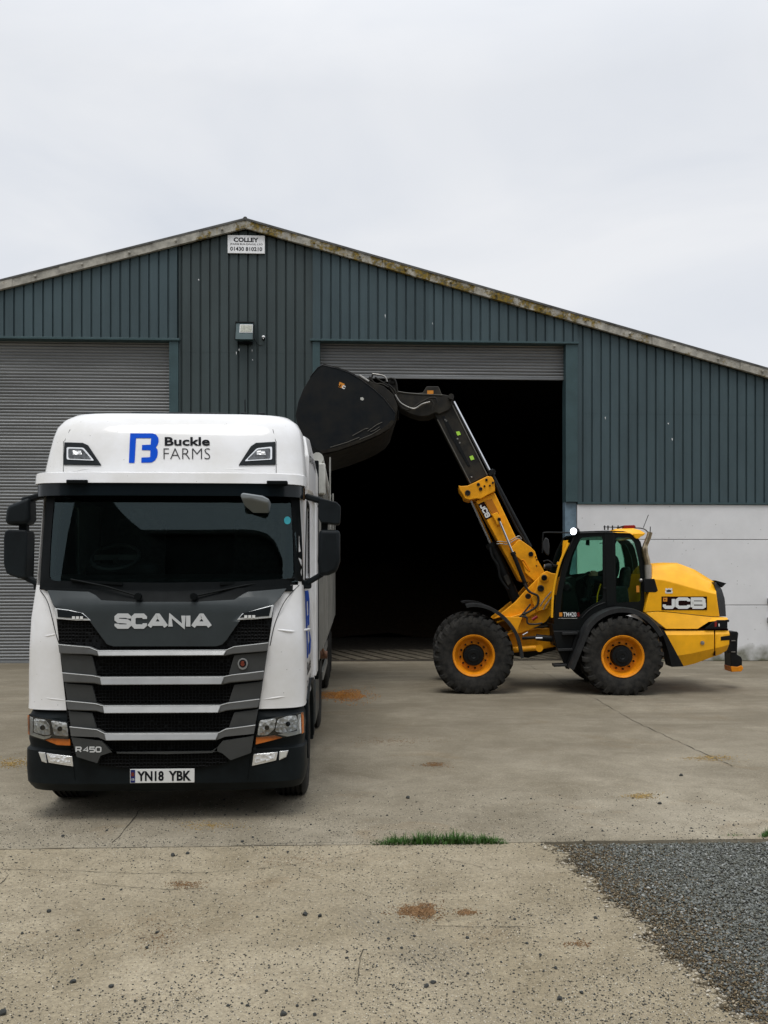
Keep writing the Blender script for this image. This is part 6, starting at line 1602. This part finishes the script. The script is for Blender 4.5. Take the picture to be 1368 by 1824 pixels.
poly('articulation', [(900, 1132), (920, 1124), (960, 1120), (1000, 1118), (1000, 1150), (960, 1158), (925, 1160), (900, 1150)], .95, 1.6, M['yellow_boom'], .02)
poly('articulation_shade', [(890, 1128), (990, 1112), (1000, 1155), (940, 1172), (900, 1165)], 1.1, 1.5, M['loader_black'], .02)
b = MB(); b.tube([LP(905, 1158, .7), LP(955, 1154, .7)], .055, 12); b.lathe([(.07, -.06), (.07, .06)], LP(960, 1154, .7), (0, 1, 0), 14); b.build('steering_ram', M['yellow_boom'], loader, smooth=40)
b = MB(); b.tube([LP(930, 1137, .66), LP(960, 1135, .66)], .03, 10); b.tube([LP(955, 1135, .66), LP(985, 1138, .66)], .06, 12); b.build('steering_ram', M['loader_black'], loader, smooth=40)
b = MB(); b.tube([LP(954, 1136.5, .6), LP(966, 1136.5, .6)], .02, 8); b.tube([LP(931, 1131, .6), LP(940, 1126, .6)], .014, 8); b.build('pipe_fitting', M['rod'], loader)
def pin(px, py, y, r, m='steel', ln=.05, name='pivot_pin', parent=None):
    b = MB(); b.lathe([(r * 1.55, -.0), (r * 1.55, ln * .6), (r * 1.1, ln * .8), (r, ln * .8), (r, ln * .3), (r * .4, ln * .3)], LP(px, py, y), (0, -1, 0), 18); return b.build(name, M[m], parent or loader, smooth=35)
pin(969, 1029, .70, .055, 'yellow_boom'); pin(969, 1029, .68, .035, 'loader_black', .06)
pin(963, 1048, .70, .04, 'boom_grey'); pin(940.5, 1062, .72, .035, 'boom_grey')

# outer boom, with its thick front collar
bo = poly('outer_boom', [(848, 892), (881, 877), (919, 957), (928, 962), (946, 975), (953, 982), (957, 996), (971, 1022), (958, 1036), (937, 1037), (931, 1037), (925, 1034), (920, 1024)], yb0, yb1, M['yellow_boom'], .014)
poly('boom_cheek', [(922, 963), (928, 962), (946, 975), (953, 982), (957, 996), (971, 1020), (972, 1034), (952, 1036), (935, 1020), (930, 1000), (918, 990), (908, 978)], .93, 1.0, M['yellow_boom'], .010, bo)
poly('collar', [(817, 864.5), (821, 866), (833, 865), (850, 857), (868, 848), (876, 849), (880, 856), (881.5, 868), (882, 875), (868, 882), (856, 889), (848, 888), (836, 890.5), (828, 888), (824, 880), (819, 873)], .93, 1.57, M['yellow_boom'], .012, bo)
for u, v, r in ((833, 878, .035), (852, 863, .02), (856, 871, .022), (863, 866, .012), (872.5, 865, .012), (866.5, 855, .016), (878, 860, .014)): pin(u, v, .928, r, 'boom_grey', .03, 'bolt', bo)
poly('boom_recess', [(864, 893), (867, 891), (876, 888), (889, 914), (886, 918), (878, 917), (872, 908)], .985, 1.0, mat('recess_orange', (.42, .15, .008), .5), .004, bo)
poly('ram_lug', [(876, 916), (886, 912), (892, 924), (897, 932), (893, 936), (886, 935)], .93, 1.0, M['yellow_boom'], .008, bo)
pin(889, 925, .93, .022, 'loader_black', .03, 'bolt', bo)
pin(945.5, 987, .93, .03, 'loader_black', .03, 'bolt', bo)
for u, v in ((954, 992), (956, 997), (955.5, 1008)): pin(u, v, .93, .009, 'boom_grey', .012, 'bolt', bo)
b = MB(); b.tube(smoothpath([LP(u, v, .925) for u, v in ((929, 998), (932, 997.5), (935, 1001), (943, 1015), (942, 1016.5), (936, 1010), (930, 1000))]), .008, 6); b.build('slot_edge', M['orange_rim'], bo, smooth=60)
# letters running down the boom
def bm_map(u, v, w=0):
    o_, ux, uy = Vector((855, 897)), Vector((17.5, 26)).normalized() , Vector((-.86, .45))
    ux = Vector((.46, .89)); uy = Vector((-.89, .46))
    q = Vector((861.5, 894.5)) + ux * u + uy * v; return LP(q.x, q.y, .994 - w)
strokes_on('lettering', 'JCB', (2, 0, 27.5, 9.5), lambda u, v, w: bm_map(u, v, w), 2.4, M['plate_white'], bo, {'J': .8}, .2)
b = MB(); b.prism([bm_map(u, v, -.003) for u, v in ((-1, -1.6), (30, -1.6), (30, 11), (-1, 11))], (0, -.002, 0)); b.build('letter_field', M['logo_field'], bo)
# inner boom
ib = poly('inner_boom', [(772, 720), (786, 708), (800, 712), (805, 718), (868, 847), (838, 862), (778, 746), (770, 733)], yb0 + .06, yb1 - .06, M['boom_grey'], .012)
poly('boom_groove', [(787, 742), (792, 741), (803, 760), (838, 830), (834, 832), (800, 772)], yb0 + .05, yb0 + .06, M['loader_black'], .004, ib)
for pts in ([(812, 769), (818, 768), (821, 774), (815, 776)], [(836, 813), (842, 811), (845, 818), (839, 820)]): poly('lime_sticker', pts, yb0 + .052, yb0 + .062, M['lime'], 0, ib)
for u, v in ((793, 748), (795, 750), (815, 782), (819, 789), (840, 850)): pin(u, v, yb0 + .058, .010, 'steel', .012, 'bolt', ib)
b = MB(); b.tube([LP(u, v, yb0 + .055) for u, v in ((806, 722), (868, 847))], .012, 6); b.tube([LP(u, v, yb0 + .055) for u, v in ((779, 747), (838, 861))], .012, 6); b.build('beam_edge', mat('worn_edge', (.11, .105, .09), .5, .3), ib, smooth=60)
# head of the boom, knuckle pointing forward
hd = poly('boom_head', [(706, 697), (722, 699), (742, 700), (753, 699), (760, 688), (781, 688), (787, 702), (798, 704), (806, 716), (800, 730), (782, 738), (776, 735), (762, 741), (748, 742), (730, 737), (712, 728), (704, 716)], yb0 + .0, yb1 - .0, M['boom_grey'], .014)
b = MB(); b.tube([LP(u, v, yb0 - .004) for u, v in ((708, 697.5), (722, 700), (745, 702), (788, 704))], .012, 6); b.build('head_edge', bpy.data.materials['worn_edge'], hd, smooth=60)
poly('orange_sticker', [(761, 695.5), (772, 695.5), (772, 701.5), (761, 702)], yb0 - .003, yb0, M['sticker_orange'], 0, hd)
b = MB(); b.lathe([(.055, -.1), (.055, .6)], LP(803.5, 708, yb0 - .02), (0, 1, 0), 16); b.build('head_pin', M['boom_grey'], hd)
# tilt ram along the top of the boom: bright rod, dark barrel
b = MB(); b.tube([LP(808, 716, 1.2), LP(874, 843, 1.2)], .032, 12); b.build('tilt_rod', M['rod'], loader, smooth=60)
b = MB(); b.tube([LP(874, 843, 1.2), LP(944, 975, 1.2)], .050, 12); b.tube([LP(881, 857, 1.12), LP(890, 878, 1.08), LP(920, 940, 1.08), LP(938, 968, 1.1)], .018, 8); b.lathe([(.08, -.06), (.08, .06)], LP(874, 843, 1.2), LP(944, 975, 1.2) - LP(874, 843, 1.2), 12); b.bar(LP(871, 846, 1.1), LP(882, 838, 1.1), .08, .06); b.build('tilt_ram', M['loader_black'], loader, smooth=40)
# lift ram below the boom
b = MB(); b.tube([LP(839, 889, 1.25), LP(876, 971, 1.25)], .036, 12); b.build('lift_rod', M['rod'], loader, smooth=60)
b = MB(); b.tube([LP(875, 969, 1.25), LP(884, 988, 1.25), LP(928, 1090, 1.25)], .095, 14); b.lathe([(.115, -.05), (.115, .05)], LP(876, 971, 1.25), LP(928, 1090, 1.25) - LP(876, 971, 1.25), 14); b.tube(smoothpath([LP(873, 975, 1.1), LP(877, 992, 1.08), LP(887, 1008, 1.08), LP(891, 1030, 1.08), LP(905, 1050, 1.08)]), .022, 8); b.build('lift_ram', M['loader_black'], loader, smooth=40)
poly('lift_ram_valve', [(897, 1027), (904, 1023), (911, 1038), (905, 1044)], 1.08, 1.2, M['boom_grey'], .008)
# extension ram on the near side
b = MB(); b.tube([LP(890, 929, .90), LP(914, 986, .90)], .022, 10); b.build('side_rod', M['rod'], loader, smooth=60)
b = MB(); b.tube([LP(914, 986, .90), LP(938, 1046, .90)], .040, 12); b.lathe([(.05, -.03), (.05, .03)], LP(914, 986, .90), LP(938, 1046, .90) - LP(914, 986, .90), 12); b.build('side_ram', M['loader_black'], loader, smooth=40)
# hard pipes and hoses on the boom
for k in (0, 4):
    b = MB(); b.tube(smoothpath([LP(u, v + k, .96) for u, v in ((885, 965), (893, 964.5), (903, 966), (912, 961), (924, 955), (929, 960))]), .010, 8); b.build('hard_pipe', M['steel'], loader, smooth=60)
def hose(pts, r, y, m='hose'):
    b = MB(); b.tube(smoothpath([LP(u, v, y + (p[2] if len(p) > 2 else 0)) for p in pts for u, v in [(p[0], p[1])]]), r, 8); return b.build('hose', M[m], loader, smooth=60)
hose([(934, 1040), (943, 1054), (958, 1062), (957, 1078), (945, 1088), (932, 1094)], .022, .66); hose([(928, 1098), (938, 1100), (940, 1110), (952, 1112), (966, 1110)], .018, .66); hose([(925, 1100), (934, 1090), (945, 1076)], .016, .67)
hose([(982, 1054), (970, 1068), (962, 1080)], .012, .64, 'steel'); hose([(984, 1062), (972, 1078), (968, 1086)], .012, .64, 'steel')
hose([(968, 1000), (975, 998), (981, 1001), (985, 1006)], .012, .4)
b = MB(); b.tube([LP(948, 1104, .68), LP(957, 1098, .68)], .03, 10); b.build('red_valve', M['red_lens'], loader)
pin(934, 1095, .70, .02, 'steel', .03, 'bolt')

# ---- carriage and bucket
cg = poly('carriage', [(634, 678), (644, 674), (662, 680), (684, 688), (700, 702), (708, 722), (707, 737), (698, 737), (682, 722), (660, 704), (644, 692)], yb0 - .1, yb0 - .03, M['boom_grey'], .010)
poly('carriage', [(634, 678), (644, 674), (662, 680), (684, 688), (700, 702), (708, 722), (707, 737), (698, 737), (682, 722), (660, 704), (644, 692)], yb1 + .03, yb1 + .1, M['boom_grey'], .010, yref=yb0 - .1)
poly('tilt_link', [(690, 685), (694, 676), (700, 674), (706, 678), (708, 690), (706, 700), (694, 698)], yb0 - .02, yb1 + .02, M['boom_grey'], .014)
pin(700, 679, yb0 - .02, .04, 'boom_grey'); pin(637, 684, yb0 - .1, .022, 'boom_grey', .03); pin(689, 715, yb0 - .1, .022, 'boom_grey', .03)
for pts in ([(640, 669), (652, 677), (662, 681)], [(658, 671), (668, 683), (680, 684), (692, 690)], [(664, 667), (660, 676), (656, 680)], [(668, 672), (680, 680), (694, 688)], [(684, 684), (690, 676), (698, 674), (705, 680), (708, 700)], [(694, 690), (701, 700), (708, 715), (716, 726), (730, 730), (748, 718), (763, 710)],
            [(704, 703), (712, 716), (724, 724), (738, 728), (752, 720), (766, 716)], [(692, 685), (702, 694), (708, 708), (714, 720)], [(663, 666), (684, 670), (690, 680)], [(764, 709), (776, 709), (778, 718)], [(768, 712), (772, 720), (770, 730)]):
    hose(pts, .017, yb0 - .06 - .04 * random.random(), 'boom_grey' if random.random() < .6 else 'steel')
b = MB(); b.tube([LP(640, 669, .9), LP(657, 680, .9)], .028, 10); b.build('crowd_rod', M['steel'], loader)
# bucket: side plates, curved back, floor with worn cutting edge
bsp = [(575, 650), (600, 656), (622, 664), (643, 676), (664, 692), (684, 710), (704, 736), (703, 748), (694, 760), (676, 772), (650, 784), (620, 795), (590, 804), (573, 808), (556, 796), (540, 776), (530, 756), (526, 741), (531, 716), (540, 693), (554, 670), (566, 655)]
yk0, yk1 = -.05, 2.45
SK = -.105
bk = empty('bucket_root'); bpy.data.objects.remove(bk)
bucket = poly('bucket', bsp, yk0, yk0 + .03, M['bucket'], .008)
b = MB(); b.prism([LP(u, v, yk0) + Vector((SK * (yk1 - yk0 - .03), yk1 - yk0 - .03, 0)) for u, v in bsp], (0, .03, 0)); b.build('side_plate', M['bucket'], bucket, bevel=.008)
wrap = [(575, 650), (600, 656), (622, 664), (643, 676), (664, 692), (684, 710), (704, 736), (703, 748), (694, 760), (676, 772), (650, 784), (620, 795), (590, 804), (573, 808)]
b = MB(); rows = []
for i, (u, v) in enumerate(wrap):
    p = LP(u, v, yk0); a = LP(*wrap[max(i - 1, 0)], yk0); c = LP(*wrap[min(i + 1, len(wrap) - 1)], yk0); d = (c - a).normalized(); nr = Vector((-d.z, 0, d.x)) * .03
    sk_ = Vector((SK * (yk1 - yk0 - .031), yk1 - yk0 - .031, 0)); rows.append([p + Vector((0, .031, 0)) + nr, p + sk_ + nr, p + sk_ - nr * .2, p + Vector((0, .031, 0)) - nr * .2])
b.loft(rows); b.build('shell', M['bucket_worn'], bucket, smooth=40)
b = MB(); b.prism([LP(u, v, yk0 - .012) for u, v in ((573, 808), (570, 803), (600, 796), (640, 783), (672, 769), (690, 757), (697, 748), (704, 750), (696, 762), (676, 774), (640, 789), (600, 803))], (0, .012, 0)); b.build('wear_plate', M['bucket_worn'], bucket, bevel=.003)
for pts in ([(628, 776), (650, 764), (656, 763)], [(655, 768), (672, 756), (681, 752)], [(640, 783), (662, 774), (678, 764)], [(588, 797), (618, 788), (640, 779)], [(660, 769), (668, 766), (676, 760)]):
    b = MB(); b.tube([LP(u, v, yk0 - .013) for u, v in pts], .006, 6); b.build('scrape_mark', bpy.data.materials['worn_edge'], bucket, smooth=0)
b = MB(); b.tube([LP(u, v, yk0 + .0) for u, v in ((552, 672), (566, 655), (575, 650), (600, 656), (622, 664), (643, 676), (664, 692), (684, 710), (704, 736))], .010, 6); b.build('rim_bead', M['bucket'], bucket, smooth=60)
# stickers on the bucket side
sk = poly('bucket_sticker', [(605, 680), (614, 684), (611, 692), (602.5, 689)], yk0 - .004, yk0, M['sticker_orange'], 0, bucket)
def skm(u, v, w=0):
    q = Vector((604, 681)) + Vector((.90, .42)) * u + Vector((-.42, .90)) * v; return LP(q.x, q.y, yk0 - .006 - w)
strokes_on('lettering', 'J', (1, 1, 5.5, 7), skm, 1.5, M['ink'], sk); strokes_on('lettering', 'C', (8.5, 1.2, 14, 7.4), skm, 1.7, M['plate_white'], sk)
poly('pale_sticker', [(642, 708), (646, 707.5), (648.5, 711), (646, 713.5), (642, 712)], yk0 - .004, yk0, M['cream'], 0, bucket)
poly('bucket_hanger', [(640, 680), (664, 690), (686, 710), (706, 735), (700, 742), (676, 722), (650, 700), (638, 690)], .7, .78, M['boom_grey'], .008, bucket)

# ---- the driver in the cab: one continuous body, seated, hands on the wheel
def skin_body(name, joints, edges, m, root=0, sub=1, parent=None):
    me = bpy.data.meshes.new(name); me.from_pydata([j[:3] for j in joints], edges, []); o = bpy.data.objects.new(name, me); COL.objects.link(o)
    o.modifiers.new('skin', 'SKIN'); sv = me.skin_vertices[0].data
    for i, j in enumerate(joints): sv[i].radius = (j[3], j[4] if len(j) > 4 else j[3]); sv[i].use_root = (i == root)
    s_ = o.modifiers.new('sub', 'SUBSURF'); s_.levels = s_.render_levels = sub
    bpy.context.view_layer.update()
    me2 = bpy.data.meshes.new_from_object(o.evaluated_get(bpy.context.evaluated_depsgraph_get())); bpy.data.objects.remove(o)
    me2.materials.clear(); return finish(name, me2, m, parent, 180, recalc=True)
hipc = cx_(1109, 1042, 1.25)
LM = LMI.inverted()
per = empty('person', LM @ hipc, LYAW)
tag(per, 'driver in dark clothes and a cap seated inside the loader cab', 'person')
J = [(0, 0, .10, .16, .13), (0.02, 0, .30, .15, .12), (0.0, 0, .48, .17, .12), (-.03, 0, .57, .08), (-.05, 0, .64, .055), (-.07, 0, .70, .075), (-.085, 0, .78, .098, .085), (-.075, 0, .85, .085, .075),
     (-.02, -.19, .50, .065), (-.10, -.24, .26, .05), (-.33, -.15, .20, .036), (-.02, .19, .50, .065), (-.10, .24, .26, .05), (-.33, .15, .20, .036),
     (-.06, -.10, .08, .09), (-.44, -.13, .12, .07), (-.50, -.13, -.28, .05), (-.62, -.13, -.33, .04), (-.06, .10, .08, .09), (-.44, .13, .12, .07), (-.50, .13, -.28, .05), (-.62, .13, -.33, .04)]
E = [(0, 1), (1, 2), (2, 3), (3, 4), (4, 5), (5, 6), (6, 7), (2, 8), (8, 9), (9, 10), (2, 11), (11, 12), (12, 13), (0, 14), (14, 15), (15, 16), (16, 17), (0, 18), (18, 19), (19, 20), (20, 21)]
M['clothes'] = mat('dark_clothes', (.02, .022, .026), .9, 0, .3, 12)
bd = skin_body('body', J, E, M['clothes'], 0, 2, per)
# face and hands carry skin colour; cap on the head
fc = MB(); fc.lathe([(.02, -.118), (.06, -.10), (.075, -.04), (.082, .02), (.07, .07)], (-.098, 0, .775), (0, 0, 1), 16); fc.lathe([(.012, 0), (.010, .03), (.004, .04)], (-.17, 0, .765), (-1, 0, -.2), 8)
for s in (-1, 1): fc.lathe([(.012, 0), (.022, .008), (.010, .018)], (-.075, s * .082, .77), (0, s, 0), 8)
fc.build('face', M['dirty_glove'], bd, smooth=60)
cp = MB(); cp.lathe([(.097, 0), (.099, .04), (.085, .08), (.04, .10), (.01, .103)], (-.08, 0, .80), (0, 0, 1), 18); cp.prism([(-.15, -.07, .805), (-.26, -.05, .795), (-.27, 0, .795), (-.26, .05, .795), (-.15, .07, .805)], (0, 0, .012)); cp.build('cap', M['clothes'], bd, smooth=50)
for s in (-1, 1):
    hnd = MB(); w0 = Vector((-.33, s * .15, .20)); hnd.obox(w0 + Vector((-.045, 0, .01)), (.09, .035, .08), Matrix.Identity(3))
    for k in range(4):
        zf = .045 - k * .022; L_ = (.05, .056, .052, .042)[k]; p = w0 + Vector((-.085, 0, zf - .01 + .01))
        hnd.tube([p, p + Vector((-L_ * .6, -s * .012, .002)), p + Vector((-L_ * .7, -s * .035, -.004)), p + Vector((-L_ * .35, -s * .045, -.006))], [.0105, .010, .009, .007], 7)
    p = w0 + Vector((-.03, 0, .045)); hnd.tube([p, p + Vector((-.03, -s * .02, .02)), p + Vector((-.055, -s * .035, .015))], [.012, .011, .008], 7)
    hnd.build('hand', M['dirty_glove'], bd, smooth=60, bevel=.006)
